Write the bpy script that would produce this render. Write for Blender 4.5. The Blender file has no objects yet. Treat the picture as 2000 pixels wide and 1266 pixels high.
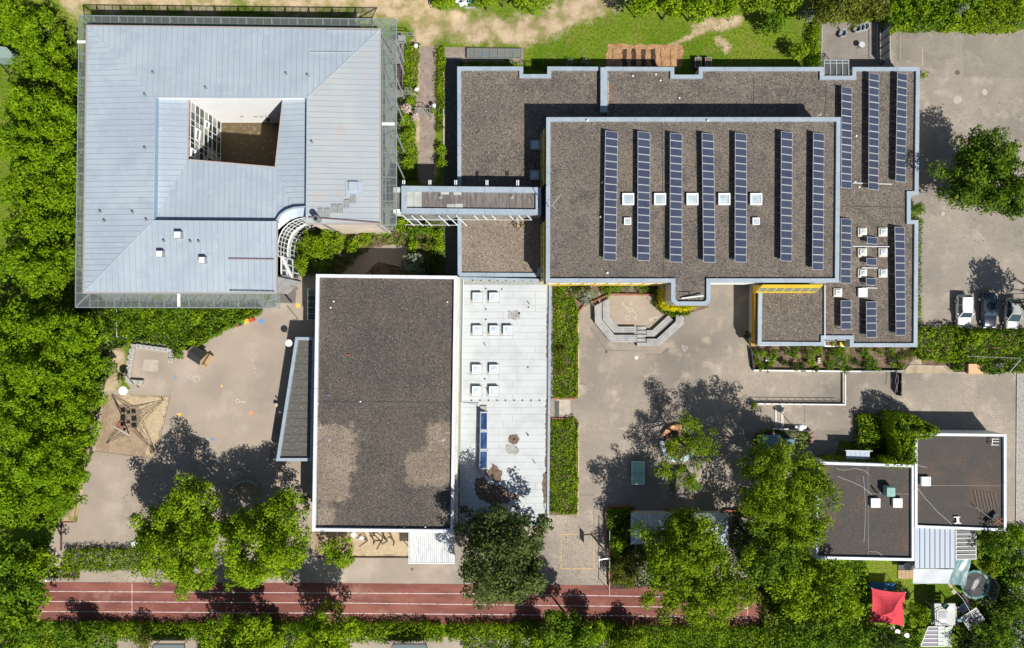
import bpy, math, random
import numpy as np
from mathutils import Vector

# ---------------------------------------------------------------- camera, sky, sun, exposure
scene = bpy.context.scene
H = 86.0                       # height of the drone above the ground, metres
F = 1387.0                     # focal length in pixels of the 2000 px wide photograph
cam_d = bpy.data.cameras.new('camera'); cam = bpy.data.objects.new('camera', cam_d)
scene.collection.objects.link(cam); scene.camera = cam
cam.location = (0, 0, H); cam.rotation_euler = (0, 0, 0)
cam_d.sensor_fit = 'HORIZONTAL'; cam_d.sensor_width = 36.0; cam_d.lens = 36.0*F/2000.0
cam_d.clip_start = 0.5; cam_d.clip_end = 2000
SUNV = Vector((-0.53, 0.65, -1.0)).normalized()
world = bpy.data.worlds.new('World'); scene.world = world; world.use_nodes = True
wn = world.node_tree.nodes; wn.clear()
wo = wn.new('ShaderNodeOutputWorld'); bg = wn.new('ShaderNodeBackground'); sk = wn.new('ShaderNodeTexSky')
sk.sky_type = 'NISHITA'; sk.sun_disc = False; sk.sun_elevation = math.radians(49.8); sk.sun_rotation = math.radians(140.8)
world.node_tree.links.new(sk.outputs[0], bg.inputs[0]); bg.inputs[1].default_value = 0.060
world.node_tree.links.new(bg.outputs[0], wo.inputs[0])
sun_d = bpy.data.lights.new('sun', 'SUN'); sun = bpy.data.objects.new('sun', sun_d)
scene.collection.objects.link(sun); sun_d.energy = 5.0; sun_d.angle = math.radians(0.5); sun_d.color = (1.0, 0.955, 0.88)
sun.rotation_euler = SUNV.to_track_quat('-Z', 'Y').to_euler(); sun.location = (40, -50, 80)
scene.view_settings.view_transform = 'Standard'; scene.view_settings.look = 'None'
scene.view_settings.exposure = 0.25; scene.view_settings.gamma = 1.0
try: scene.view_settings.use_curve_mapping = False
except Exception: pass
scene.render.engine = 'CYCLES'
try:
    scene.cycles.max_bounces = 6; scene.cycles.diffuse_bounces = 2; scene.cycles.transparent_max_bounces = 10
except Exception: pass

COL = scene.collection
rnd = random.Random(7)
WL = {}

def P(px, py, h=0.0):
    """a point of the place that stands at height h and is seen at that pixel of the photograph"""
    return Vector(((px-1000.0)*(H-h)/F, (633.0-py)*(H-h)/F, h))
def P2(px, py, h=0.0):
    p = P(px, py, h); return (p.x, p.y)
def PP(pts, h=0.0): return [P2(a, b, h) for a, b in pts]

# ---------------------------------------------------------------- materials
MATS = {}
def new_mat(name):
    m = bpy.data.materials.new(name); m.use_nodes = True
    nt = m.node_tree; nt.nodes.clear(); o = nt.nodes.new('ShaderNodeOutputMaterial')
    MATS[name] = m
    return m, nt, o
def c4(c): return (c[0], c[1], c[2], 1.0)
def noise_fac(nt, pos, scale, detail, lo, hi, rough=0.6, stretch=None):
    n = nt.nodes.new('ShaderNodeTexNoise'); n.inputs['Scale'].default_value = scale
    n.inputs['Detail'].default_value = detail; n.inputs['Roughness'].default_value = rough
    if stretch:
        mp = nt.nodes.new('ShaderNodeMapping'); mp.inputs['Scale'].default_value = stretch
        nt.links.new(pos, mp.inputs['Vector']); pos = mp.outputs[0]
    nt.links.new(pos, n.inputs['Vector'])
    r = nt.nodes.new('ShaderNodeMapRange'); r.inputs[1].default_value = lo; r.inputs[2].default_value = hi
    nt.links.new(n.outputs[0], r.inputs[0])
    return r.outputs[0]
def mix(nt, fac, a, b):
    m = nt.nodes.new('ShaderNodeMix'); m.data_type = 'RGBA'
    if hasattr(fac, 'is_linked') or not isinstance(fac, (int, float)): nt.links.new(fac, m.inputs[0])
    else: m.inputs[0].default_value = fac
    for v, i in ((a, 6), (b, 7)):
        if isinstance(v, tuple): m.inputs[i].default_value = c4(v)
        else: nt.links.new(v, m.inputs[i])
    return m.outputs[2]
def mat(name, col, layers=(), rough=0.85, metal=0.0, spec=0.3, bump=None, coat=0.0):
    """layers: (colour, noise scale, detail, low, high[, stretch])"""
    m, nt, o = new_mat(name)
    g = nt.nodes.new('ShaderNodeNewGeometry'); pos = g.outputs['Position']
    c = col
    for L in layers:
        f = noise_fac(nt, pos, L[1], L[2], L[3], L[4], 0.6, L[5] if len(L) > 5 else None)
        c = mix(nt, f, c, L[0])
    b = nt.nodes.new('ShaderNodeBsdfPrincipled')
    if isinstance(c, tuple): b.inputs['Base Color'].default_value = c4(c)
    else: nt.links.new(c, b.inputs['Base Color'])
    b.inputs['Roughness'].default_value = rough; b.inputs['Metallic'].default_value = metal
    b.inputs['Specular IOR Level'].default_value = spec
    if coat: b.inputs['Coat Weight'].default_value = coat; b.inputs['Coat Roughness'].default_value = 0.05
    if bump:
        n = nt.nodes.new('ShaderNodeTexNoise'); n.inputs['Scale'].default_value = bump[0]; n.inputs['Detail'].default_value = 3
        nt.links.new(pos, n.inputs['Vector'])
        bp = nt.nodes.new('ShaderNodeBump'); bp.inputs['Strength'].default_value = bump[1]; bp.inputs['Distance'].default_value = 0.05
        nt.links.new(n.outputs[0], bp.inputs['Height']); nt.links.new(bp.outputs[0], b.inputs['Normal'])
    nt.links.new(b.outputs[0], o.inputs[0])
    return m
def glass(name, tint, opac, rough=0.05):
    m, nt, o = new_mat(name)
    t = nt.nodes.new('ShaderNodeBsdfTransparent'); t.inputs[0].default_value = c4(tint)
    b = nt.nodes.new('ShaderNodeBsdfPrincipled'); b.inputs['Base Color'].default_value = c4(tuple(x*0.55 for x in tint))
    b.inputs['Roughness'].default_value = rough; b.inputs['Specular IOR Level'].default_value = 0.6
    x = nt.nodes.new('ShaderNodeMixShader'); x.inputs[0].default_value = opac
    nt.links.new(t.outputs[0], x.inputs[1]); nt.links.new(b.outputs[0], x.inputs[2]); nt.links.new(x.outputs[0], o.inputs[0])
    return m
def leaf_mat(name, a, b_, c_, trans=0.3):
    """leaf colours a (deep), b (usual), c (pale): varied from leaf to leaf and from bough to bough"""
    m, nt, o = new_mat(name)
    g = nt.nodes.new('ShaderNodeNewGeometry')
    f1 = noise_fac(nt, g.outputs['Position'], 0.55, 2, 0.35, 0.65)
    c = mix(nt, f1, a, b_)
    rr = nt.nodes.new('ShaderNodeMapRange'); rr.inputs[1].default_value = 0.45; rr.inputs[2].default_value = 1.0
    nt.links.new(g.outputs['Random Per Island'], rr.inputs[0])
    c = mix(nt, rr.outputs[0], c, c_)
    d = nt.nodes.new('ShaderNodeBsdfPrincipled'); d.inputs['Roughness'].default_value = 0.6; d.inputs['Specular IOR Level'].default_value = 0.12
    t = nt.nodes.new('ShaderNodeBsdfTranslucent'); nt.links.new(c, d.inputs['Base Color']); nt.links.new(c, t.inputs[0])
    x = nt.nodes.new('ShaderNodeMixShader'); x.inputs[0].default_value = trans
    nt.links.new(d.outputs[0], x.inputs[1]); nt.links.new(t.outputs[0], x.inputs[2]); nt.links.new(x.outputs[0], o.inputs[0])
    return m

gravel = mat('roof_gravel', (0.140, 0.120, 0.100), [((0.19, 0.16, 0.13), 0.22, 6, 0.40, 0.66), ((0.092, 0.085, 0.078), 0.45, 6, 0.48, 0.68), ((0.045, 0.038, 0.033), 6.5, 4, 0.47, 0.66),
             ((0.42, 0.35, 0.29), 7.5, 3, 0.57, 0.72)], bump=(8, 0.5))
gravel_dark = mat('dark_roof_gravel', (0.092, 0.080, 0.070), [((0.125, 0.108, 0.092), 0.2, 6, 0.4, 0.65), ((0.038, 0.033, 0.030), 6.5, 4, 0.48, 0.68),
             ((0.30, 0.26, 0.22), 7.5, 3, 0.58, 0.74)], bump=(8, 0.5))
gravel_brown = mat('mossy_roof_gravel', (0.072, 0.065, 0.058), [((0.125, 0.085, 0.062), 0.22, 6, 0.48, 0.72), ((0.034, 0.029, 0.026), 9, 4, 0.48, 0.70), ((0.24, 0.21, 0.18), 10, 3, 0.60, 0.78)], bump=(8, 0.5))
gravel_pale = mat('pale_washed_gravel', (0.195, 0.16, 0.125), [((0.26, 0.22, 0.18), 0.6, 4, 0.4, 0.68), ((0.11, 0.09, 0.072), 9, 4, 0.48, 0.72), ((0.45, 0.40, 0.34), 10, 3, 0.60, 0.78)], bump=(8, 0.5))
coping_m = mat('grey_blue_coping_metal', (0.29, 0.355, 0.415), [((0.335, 0.40, 0.46), 0.5, 3, 0.4, 0.6), ((0.22, 0.26, 0.30), 1.7, 5, 0.56, 0.78)], rough=0.45, spec=0.4)
white_cop = mat('white_coping_metal', (0.68, 0.70, 0.76), [((0.60, 0.63, 0.70), 0.7, 3, 0.45, 0.65), ((0.48, 0.49, 0.52), 1.9, 5, 0.58, 0.78)], rough=0.4)
seam_roof = mat('zinc_sheet', (0.355, 0.413, 0.470), [((0.405, 0.465, 0.522), 0.12, 3, 0.4, 0.62), ((0.335, 0.395, 0.46), 0.5, 4, 0.5, 0.7), ((0.43, 0.495, 0.55), 1.6, 5, 0.58, 0.75)], rough=0.5, metal=0.1, spec=0.35)
seam_rust = mat('zinc_sheet_weathered', (0.38, 0.42, 0.445), [((0.43, 0.455, 0.46), 0.15, 3, 0.4, 0.6), ((0.44, 0.39, 0.36), 0.4, 4, 0.58, 0.75)], rough=0.45, metal=0.1)
seam_rib = mat('zinc_seam', (0.28, 0.335, 0.385), rough=0.5)
rust = mat('rusty_metal', (0.22, 0.08, 0.05), rough=0.8)
wall_white = mat('white_render', (0.86, 0.86, 0.85), [((0.81, 0.81, 0.80), 0.5, 3, 0.5, 0.7)])
wall_cream = mat('cream_render', (0.60, 0.57, 0.47), [((0.52, 0.49, 0.41), 0.6, 3, 0.45, 0.65)])
wall_yellow = mat('yellow_panel', (0.72, 0.50, 0.03), [((0.66, 0.44, 0.03), 0.6, 3, 0.45, 0.65)], rough=0.5)
ochre = mat('ochre_panel', (0.42, 0.24, 0.02), rough=0.6)
wall_grey = mat('grey_render', (0.35, 0.35, 0.34), [((0.28, 0.28, 0.28), 0.6, 3, 0.45, 0.65)])
white_m = mat('white_painted_metal', (0.8, 0.81, 0.82), rough=0.35)
steel = mat('galvanised_steel', (0.38, 0.40, 0.42), rough=0.4, metal=0.5)
frame_green = mat('grey_green_frame_metal', (0.27, 0.32, 0.325), rough=0.4, metal=0.2)
dark_m = mat('dark_metal', (0.03, 0.032, 0.035), rough=0.5)
black_cloth = mat('black_cloth', (0.012, 0.013, 0.014), rough=0.9)
rope = mat('dark_rope', (0.05, 0.035, 0.035), rough=0.9)
concrete = mat('pale_concrete', (0.40, 0.37, 0.33), [((0.30, 0.28, 0.25), 1.2, 4, 0.45, 0.65)])
plank_m = mat('weathered_grey_slab', (0.125, 0.122, 0.108), [((0.075, 0.073, 0.065), 1.8, 5, 0.4, 0.62, (1, 5, 1)), ((0.22, 0.21, 0.18), 3.5, 3, 0.6, 0.75)])
sheet_brown = mat('brown_grey_roof_sheet', (0.19, 0.17, 0.155), [((0.12, 0.105, 0.095), 0.9, 5, 0.4, 0.6, (3, 0.5, 1)), ((0.33, 0.31, 0.28), 1.5, 3, 0.6, 0.75, (4, 0.7, 1))])
sheet_pale = mat('pale_roof_sheet', (0.44, 0.45, 0.42), [((0.37, 0.38, 0.35), 1, 4, 0.45, 0.65)])
membrane = mat('white_roof_membrane', (0.52, 0.545, 0.55), [((0.45, 0.475, 0.48), 0.5, 5, 0.45, 0.66), ((0.45, 0.46, 0.45), 2.0, 5, 0.66, 0.82)], rough=0.6)
membrane_gap = mat('grey_membrane_joint', (0.26, 0.27, 0.26))
membrane_pad = mat('grey_bitumen_pad', (0.36, 0.37, 0.34), [((0.28, 0.29, 0.27), 3, 3, 0.45, 0.65)])
moss = mat('brown_roof_silt', (0.19, 0.135, 0.10), [((0.10, 0.07, 0.055), 2.5, 5, 0.45, 0.62), ((0.33, 0.27, 0.22), 4, 3, 0.6, 0.75)])
soot = mat('grey_stain', (0.38, 0.38, 0.36), [((0.2, 0.19, 0.18), 3, 4, 0.45, 0.7)])
dome = mat('acrylic_dome', (0.46, 0.53, 0.68), [((0.6, 0.66, 0.78), 1.3, 2, 0.4, 0.6)], rough=0.12, spec=0.5)
dome_teal = mat('greenish_skylight_glass', (0.36, 0.46, 0.49), [((0.50, 0.58, 0.59), 0.9, 2, 0.4, 0.6)], rough=0.08, spec=0.6)
dome_white = mat('opal_dome', (0.74, 0.76, 0.78), rough=0.25)
# photovoltaic cells: dark blue with thin horizontal cell lines
m, nt, o = new_mat('solar_cells')
tc = nt.nodes.new('ShaderNodeTexCoord'); sp = nt.nodes.new('ShaderNodeSeparateXYZ'); nt.links.new(tc.outputs['Object'], sp.inputs[0])
def cells(sock, step):
    a = nt.nodes.new('ShaderNodeMath'); a.operation = 'DIVIDE'; nt.links.new(sock, a.inputs[0]); a.inputs[1].default_value = step
    b = nt.nodes.new('ShaderNodeMath'); b.operation = 'FRACT'; nt.links.new(a.outputs[0], b.inputs[0])
    c = nt.nodes.new('ShaderNodeMath'); c.operation = 'LESS_THAN'; nt.links.new(b.outputs[0], c.inputs[0]); c.inputs[1].default_value = 0.12
    return c.outputs[0]
ge = nt.nodes.new('ShaderNodeNewGeometry')
fv = noise_fac(nt, ge.outputs['Position'], 0.9, 3, 0.4, 0.65)
oi = nt.nodes.new('ShaderNodeObjectInfo'); fr2 = nt.nodes.new('ShaderNodeMapRange'); fr2.inputs[3].default_value = 0.0; fr2.inputs[4].default_value = 0.8; nt.links.new(oi.outputs['Random'], fr2.inputs[0])
cc = mix(nt, fv, (0.026, 0.034, 0.070), (0.038, 0.048, 0.088))
cc = mix(nt, fr2.outputs[0], cc, (0.045, 0.058, 0.095))
cc = mix(nt, cells(sp.outputs['Y'], 0.128), cc, (0.11, 0.12, 0.155))
cc = mix(nt, cells(sp.outputs['X'], 0.135), cc, (0.06, 0.07, 0.105))
pb = nt.nodes.new('ShaderNodeBsdfPrincipled'); nt.links.new(cc, pb.inputs['Base Color']); pb.inputs['Roughness'].default_value = 0.3
pb.inputs['Specular IOR Level'].default_value = 0.35; nt.links.new(pb.outputs[0], o.inputs[0]); solar_m = m
thermal_m = mat('blue_collector_glass', (0.02, 0.045, 0.13), [((0.04, 0.09, 0.2), 1.0, 3, 0.45, 0.6)], rough=0.1, spec=0.6)
alu = mat('aluminium_frame', (0.66, 0.68, 0.70), rough=0.35, metal=0.3)
# ground surfaces
asphalt = mat('worn_playground_asphalt', (0.365, 0.305, 0.245), [((0.30, 0.25, 0.205), 0.16, 5, 0.42, 0.62), ((0.43, 0.365, 0.30), 0.22, 4, 0.52, 0.7), ((0.28, 0.24, 0.21), 8, 3, 0.56, 0.74)])
path_m = mat('old_path_asphalt', (0.25, 0.205, 0.17), [((0.33, 0.27, 0.22), 0.7, 5, 0.45, 0.65), ((0.17, 0.145, 0.13), 3, 4, 0.5, 0.7), ((0.50, 0.43, 0.35), 4, 3, 0.66, 0.78)])
def paving(name, c1, c2, joint, bw, bh, angle, blot, blot2):
    m, nt, o = new_mat(name)
    g = nt.nodes.new('ShaderNodeNewGeometry')
    mp = nt.nodes.new('ShaderNodeMapping'); mp.inputs['Rotation'].default_value = (0, 0, angle); nt.links.new(g.outputs['Position'], mp.inputs[0])
    br = nt.nodes.new('ShaderNodeTexBrick'); nt.links.new(mp.outputs[0], br.inputs['Vector'])
    br.inputs['Color1'].default_value = c4(c1); br.inputs['Color2'].default_value = c4(c2); br.inputs['Mortar'].default_value = c4(joint)
    br.inputs['Scale'].default_value = 1.0; br.inputs['Mortar Size'].default_value = 0.018
    br.inputs['Brick Width'].default_value = bw; br.inputs['Row Height'].default_value = bh
    f = noise_fac(nt, g.outputs['Position'], 0.13, 6, 0.40, 0.60); c = mix(nt, f, br.outputs[0], blot)
    mx = nt.nodes.new('ShaderNodeMix'); mx.data_type = 'RGBA'; mx.inputs[0].default_value = 0.62
    nt.links.new(br.outputs[0], mx.inputs[6]); nt.links.new(c, mx.inputs[7]); c = mx.outputs[2]
    f = noise_fac(nt, g.outputs['Position'], 0.07, 5, 0.5, 0.68); c = mix(nt, f, c, tuple(x*0.82 for x in blot))
    f = noise_fac(nt, g.outputs['Position'], 0.45, 5, 0.54, 0.78); c = mix(nt, f, c, blot2)
    f = noise_fac(nt, g.outputs['Position'], 5, 3, 0.56, 0.85); c = mix(nt, f, c, tuple(x*0.6 for x in blot))
    b = nt.nodes.new('ShaderNodeBsdfPrincipled'); nt.links.new(c, b.inputs['Base Color']); b.inputs['Roughness'].default_value = 0.9  # stone
    b.inputs['Specular IOR Level'].default_value = 0.2; nt.links.new(b.outputs[0], o.inputs[0])
    return m
pavers = paving('interlocking_pavers', (0.40, 0.345, 0.28), (0.335, 0.29, 0.235), (0.20, 0.17, 0.14), 0.42, 0.24, 0.78, (0.25, 0.22, 0.19), (0.46, 0.395, 0.31))
pavers_n = paving('parking_pavers', (0.345, 0.305, 0.255), (0.31, 0.275, 0.23), (0.25, 0.22, 0.185), 0.36, 0.24, 0.0, (0.23, 0.205, 0.18), (0.42, 0.365, 0.30))
terrace_m = mat('terrace_slabs', (0.21, 0.185, 0.165), [((0.26, 0.23, 0.205), 0.5, 4, 0.42, 0.64), ((0.15, 0.13, 0.12), 3, 3, 0.55, 0.75)])
shade_and_mat_grey = mat('painted_shade_and_doormat', (0.10, 0.105, 0.105), [((0.07, 0.072, 0.075), 2, 3, 0.45, 0.65)])  # dark grey for the painted building shade, also the doormat's own colour
track_m = mat('red_running_track', (0.188, 0.062, 0.050), [((0.27, 0.105, 0.082), 0.25, 4, 0.4, 0.62, (0.3, 1, 1)), ((0.155, 0.055, 0.045), 0.7, 6, 0.46, 0.66, (0.25, 1, 1)), ((0.30, 0.16, 0.13), 0.35, 6, 0.55, 0.72), ((0.34, 0.16, 0.12), 9, 2, 0.62, 0.78)])
line_m = mat('white_line_paint', (0.66, 0.61, 0.58), [((0.38, 0.24, 0.2), 1.6, 6, 0.47, 0.68)])
yellow_line = mat('yellow_line_paint', (0.60, 0.40, 0.14), [((0.42, 0.33, 0.2), 3, 4, 0.42, 0.62)])
sand_m = mat('play_sand', (0.45, 0.36, 0.235), [((0.40, 0.31, 0.20), 0.5, 4, 0.42, 0.62), ((0.56, 0.44, 0.27), 2.5, 3, 0.5, 0.7)], bump=(1.6, 1.0))
sand_brown = mat('damp_play_sand', (0.34, 0.255, 0.175), [((0.27, 0.195, 0.13), 0.8, 4, 0.42, 0.62), ((0.42, 0.31, 0.2), 3, 3, 0.55, 0.72)], bump=(2.2, 0.8))
soil_m = mat('brown_soil', (0.17, 0.115, 0.075), [((0.09, 0.06, 0.04), 1.2, 5, 0.45, 0.62), ((0.27, 0.20, 0.13), 3, 3, 0.55, 0.7)])
straw_m = mat('straw_mulch', (0.40, 0.235, 0.12), [((0.28, 0.15, 0.075), 1.5, 5, 0.42, 0.62), ((0.52, 0.36, 0.2), 4, 3, 0.55, 0.7)])
dark_soil = mat('dark_bed_soil', (0.05, 0.03, 0.022), [((0.13, 0.085, 0.06), 2.5, 4, 0.5, 0.7)])
court_floor = mat('dry_courtyard_ground', (0.125, 0.09, 0.052), [((0.11, 0.095, 0.03), 0.7, 4, 0.52, 0.7), ((0.24, 0.185, 0.12), 2, 4, 0.55, 0.7)])
kerb_m = mat('concrete_kerb', (0.45, 0.40, 0.33), [((0.36, 0.32, 0.26), 1.5, 3, 0.45, 0.65)])
brick_kerb = mat('red_brick_kerb', (0.34, 0.135, 0.085), [((0.24, 0.09, 0.06), 3, 3, 0.45, 0.65)])
road_m = mat('road_asphalt', (0.22, 0.215, 0.22), [((0.28, 0.27, 0.27), 0.5, 4, 0.45, 0.65)])
granite_m = mat('granite_setts', (0.36, 0.34, 0.32), [((0.22, 0.21, 0.2), 5, 3, 0.5, 0.6)])
wood = mat('pale_wood', (0.46, 0.33, 0.20), [((0.34, 0.23, 0.13), 2, 4, 0.45, 0.65, (1, 6, 1))])
wood_dark = mat('dark_wood', (0.10, 0.065, 0.045), [((0.06, 0.04, 0.03), 2, 4, 0.45, 0.65)])
wood_grey = mat('silvered_wood', (0.38, 0.38, 0.37), [((0.29, 0.29, 0.29), 1.2, 5, 0.42, 0.62)], rough=0.7)
felt = mat('roofing_felt', (0.035, 0.035, 0.035), [((0.055, 0.052, 0.05), 3, 3, 0.45, 0.65)])
trunk_m = mat('bark', (0.10, 0.075, 0.055), [((0.05, 0.038, 0.03), 3, 4, 0.45, 0.65)])
# leaves
LEAF = {
 'forest': leaf_mat('forest_leaves', (0.062, 0.145, 0.002), (0.150, 0.275, 0.003), (0.26, 0.39, 0.006), 0.2),
 'bright': leaf_mat('bright_maple_leaves', (0.075, 0.160, 0.003), (0.185, 0.305, 0.004), (0.31, 0.43, 0.009), 0.22),
 'lime': leaf_mat('lime_leaves', (0.12, 0.20, 0.006), (0.20, 0.30, 0.008), (0.30, 0.40, 0.015), 0.3),
 'mid': leaf_mat('green_leaves', (0.038, 0.098, 0.004), (0.10, 0.20, 0.006), (0.20, 0.31, 0.015), 0.2),
 'yellowgreen': leaf_mat('yellow_green_leaves', (0.068, 0.135, 0.003), (0.16, 0.255, 0.004), (0.285, 0.385, 0.010), 0.22),
 'park': leaf_mat('parking_maple_leaves', (0.036, 0.092, 0.004), (0.086, 0.165, 0.006), (0.16, 0.25, 0.012), 0.2),
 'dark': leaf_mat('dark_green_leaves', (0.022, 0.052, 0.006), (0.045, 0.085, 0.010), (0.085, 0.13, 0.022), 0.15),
 'pine': leaf_mat('pine_needles', (0.036, 0.062, 0.012), (0.075, 0.105, 0.022), (0.15, 0.18, 0.05), 0.1),
 'olive': leaf_mat('olive_leaves', (0.070, 0.098, 0.010), (0.125, 0.15, 0.014), (0.21, 0.22, 0.032), 0.2),
 'silver': leaf_mat('silvery_leaves', (0.13, 0.16, 0.10), (0.21, 0.24, 0.16), (0.36, 0.39, 0.29), 0.15),
 'grass': leaf_mat('meadow_grass', (0.10, 0.18, 0.006), (0.15, 0.24, 0.009), (0.22, 0.29, 0.02), 0.3),
 'yellow': leaf_mat('yellow_flowering_creeper', (0.40, 0.40, 0.004), (0.60, 0.56, 0.005), (0.78, 0.70, 0.01), 0.2),
 'pink': leaf_mat('pink_blossom', (0.40, 0.26, 0.26), (0.62, 0.46, 0.42), (0.78, 0.70, 0.62), 0.2),
 'twig': leaf_mat('dry_twigs', (0.20, 0.14, 0.08), (0.30, 0.22, 0.13), (0.42, 0.33, 0.22), 0.1),
}
def paint(name, c, rough=0.5): return mat(name, c, rough=rough)
p_red = paint('red_paint', (0.56, 0.07, 0.05)); p_yel = paint('yellow_paint', (0.70, 0.48, 0.08)); p_blu = paint('blue_paint', (0.12, 0.28, 0.55))
p_grn = paint('green_paint', (0.05, 0.26, 0.09)); p_org = paint('orange_paint', (0.75, 0.28, 0.10)); chalk = mat('white_chalk', (0.58, 0.54, 0.49))
car_white = mat('white_car_paint', (0.78, 0.79, 0.82), rough=0.25, spec=0.5, coat=0.6); car_dark = mat('dark_blue_car_paint', (0.012, 0.02, 0.045), rough=0.25, spec=0.5, coat=0.8)
car_silver = mat('silver_car_paint', (0.52, 0.52, 0.50), rough=0.3, metal=0.4, coat=0.6); car_glass = mat('car_window_glass', (0.03, 0.06, 0.07), rough=0.06, spec=0.8)
tyre = mat('tyre_rubber', (0.015, 0.015, 0.016), rough=0.9)
canopy_glass = glass('greenish_canopy_glass', (0.84, 0.89, 0.88), 0.12)
clear_glass = glass('clear_window_glass', (0.6, 0.7, 0.68), 0.6)
dark_glass = mat('dark_window_glass', (0.03, 0.045, 0.045), rough=0.08, spec=0.7)
dim_room = mat('window_with_pale_blind', (0.36, 0.37, 0.33), rough=0.2, spec=0.6)
poly_glass = glass('smoky_polycarbonate', (0.45, 0.43, 0.45), 0.6, 0.3)

# ---------------------------------------------------------------- mesh building
def area2(p): return sum(p[i][0]*p[(i+1) % len(p)][1]-p[(i+1) % len(p)][0]*p[i][1] for i in range(len(p)))
def ccw(p):
    p = [tuple(q[:2]) for q in p]
    return p if area2(p) > 0 else p[::-1]
def inset(poly, d):
    n = len(poly); out = []
    for i in range(n):
        a, b, c = Vector(poly[i-1]), Vector(poly[i]), Vector(poly[(i+1) % n])
        e1 = (b-a).normalized(); e2 = (c-b).normalized()
        n1 = Vector((-e1.y, e1.x)); n2 = Vector((-e2.y, e2.x))
        k = 1+n1.dot(n2); k = max(k, 0.2)
        q = b+(n1+n2)*(d/k); out.append((q.x, q.y))
    return out
def clip_axis(poly, ax, lo, hi):
    def cl(ps, s, lim):
        out = []
        for i in range(len(ps)):
            a, b = ps[i], ps[(i+1) % len(ps)]
            da, db = s*(a[ax]-lim), s*(b[ax]-lim)
            if da >= 0: out.append(a)
            if (da >= 0) != (db >= 0):
                t = da/(da-db); out.append((a[0]+t*(b[0]-a[0]), a[1]+t*(b[1]-a[1])))
        return out
    p = cl(poly, 1, lo)
    return cl(p, -1, hi) if len(p) > 2 else []
def jitter_poly(pts, step, amp, seed):
    r = random.Random(seed); out = []
    n = len(pts)
    for i in range(n):
        a, b = Vector(pts[i][:2]), Vector(pts[(i+1) % n][:2]); L = (b-a).length; k = max(1, int(L/step))
        nn = Vector((-(b-a).y, (b-a).x)); nn.normalize()
        for j in range(k):
            q = a+(b-a)*(j/k)+nn*r.uniform(-amp, amp)+(b-a).normalized()*r.uniform(-step*.2, step*.2); out.append((q.x, q.y))
    return out

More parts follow.
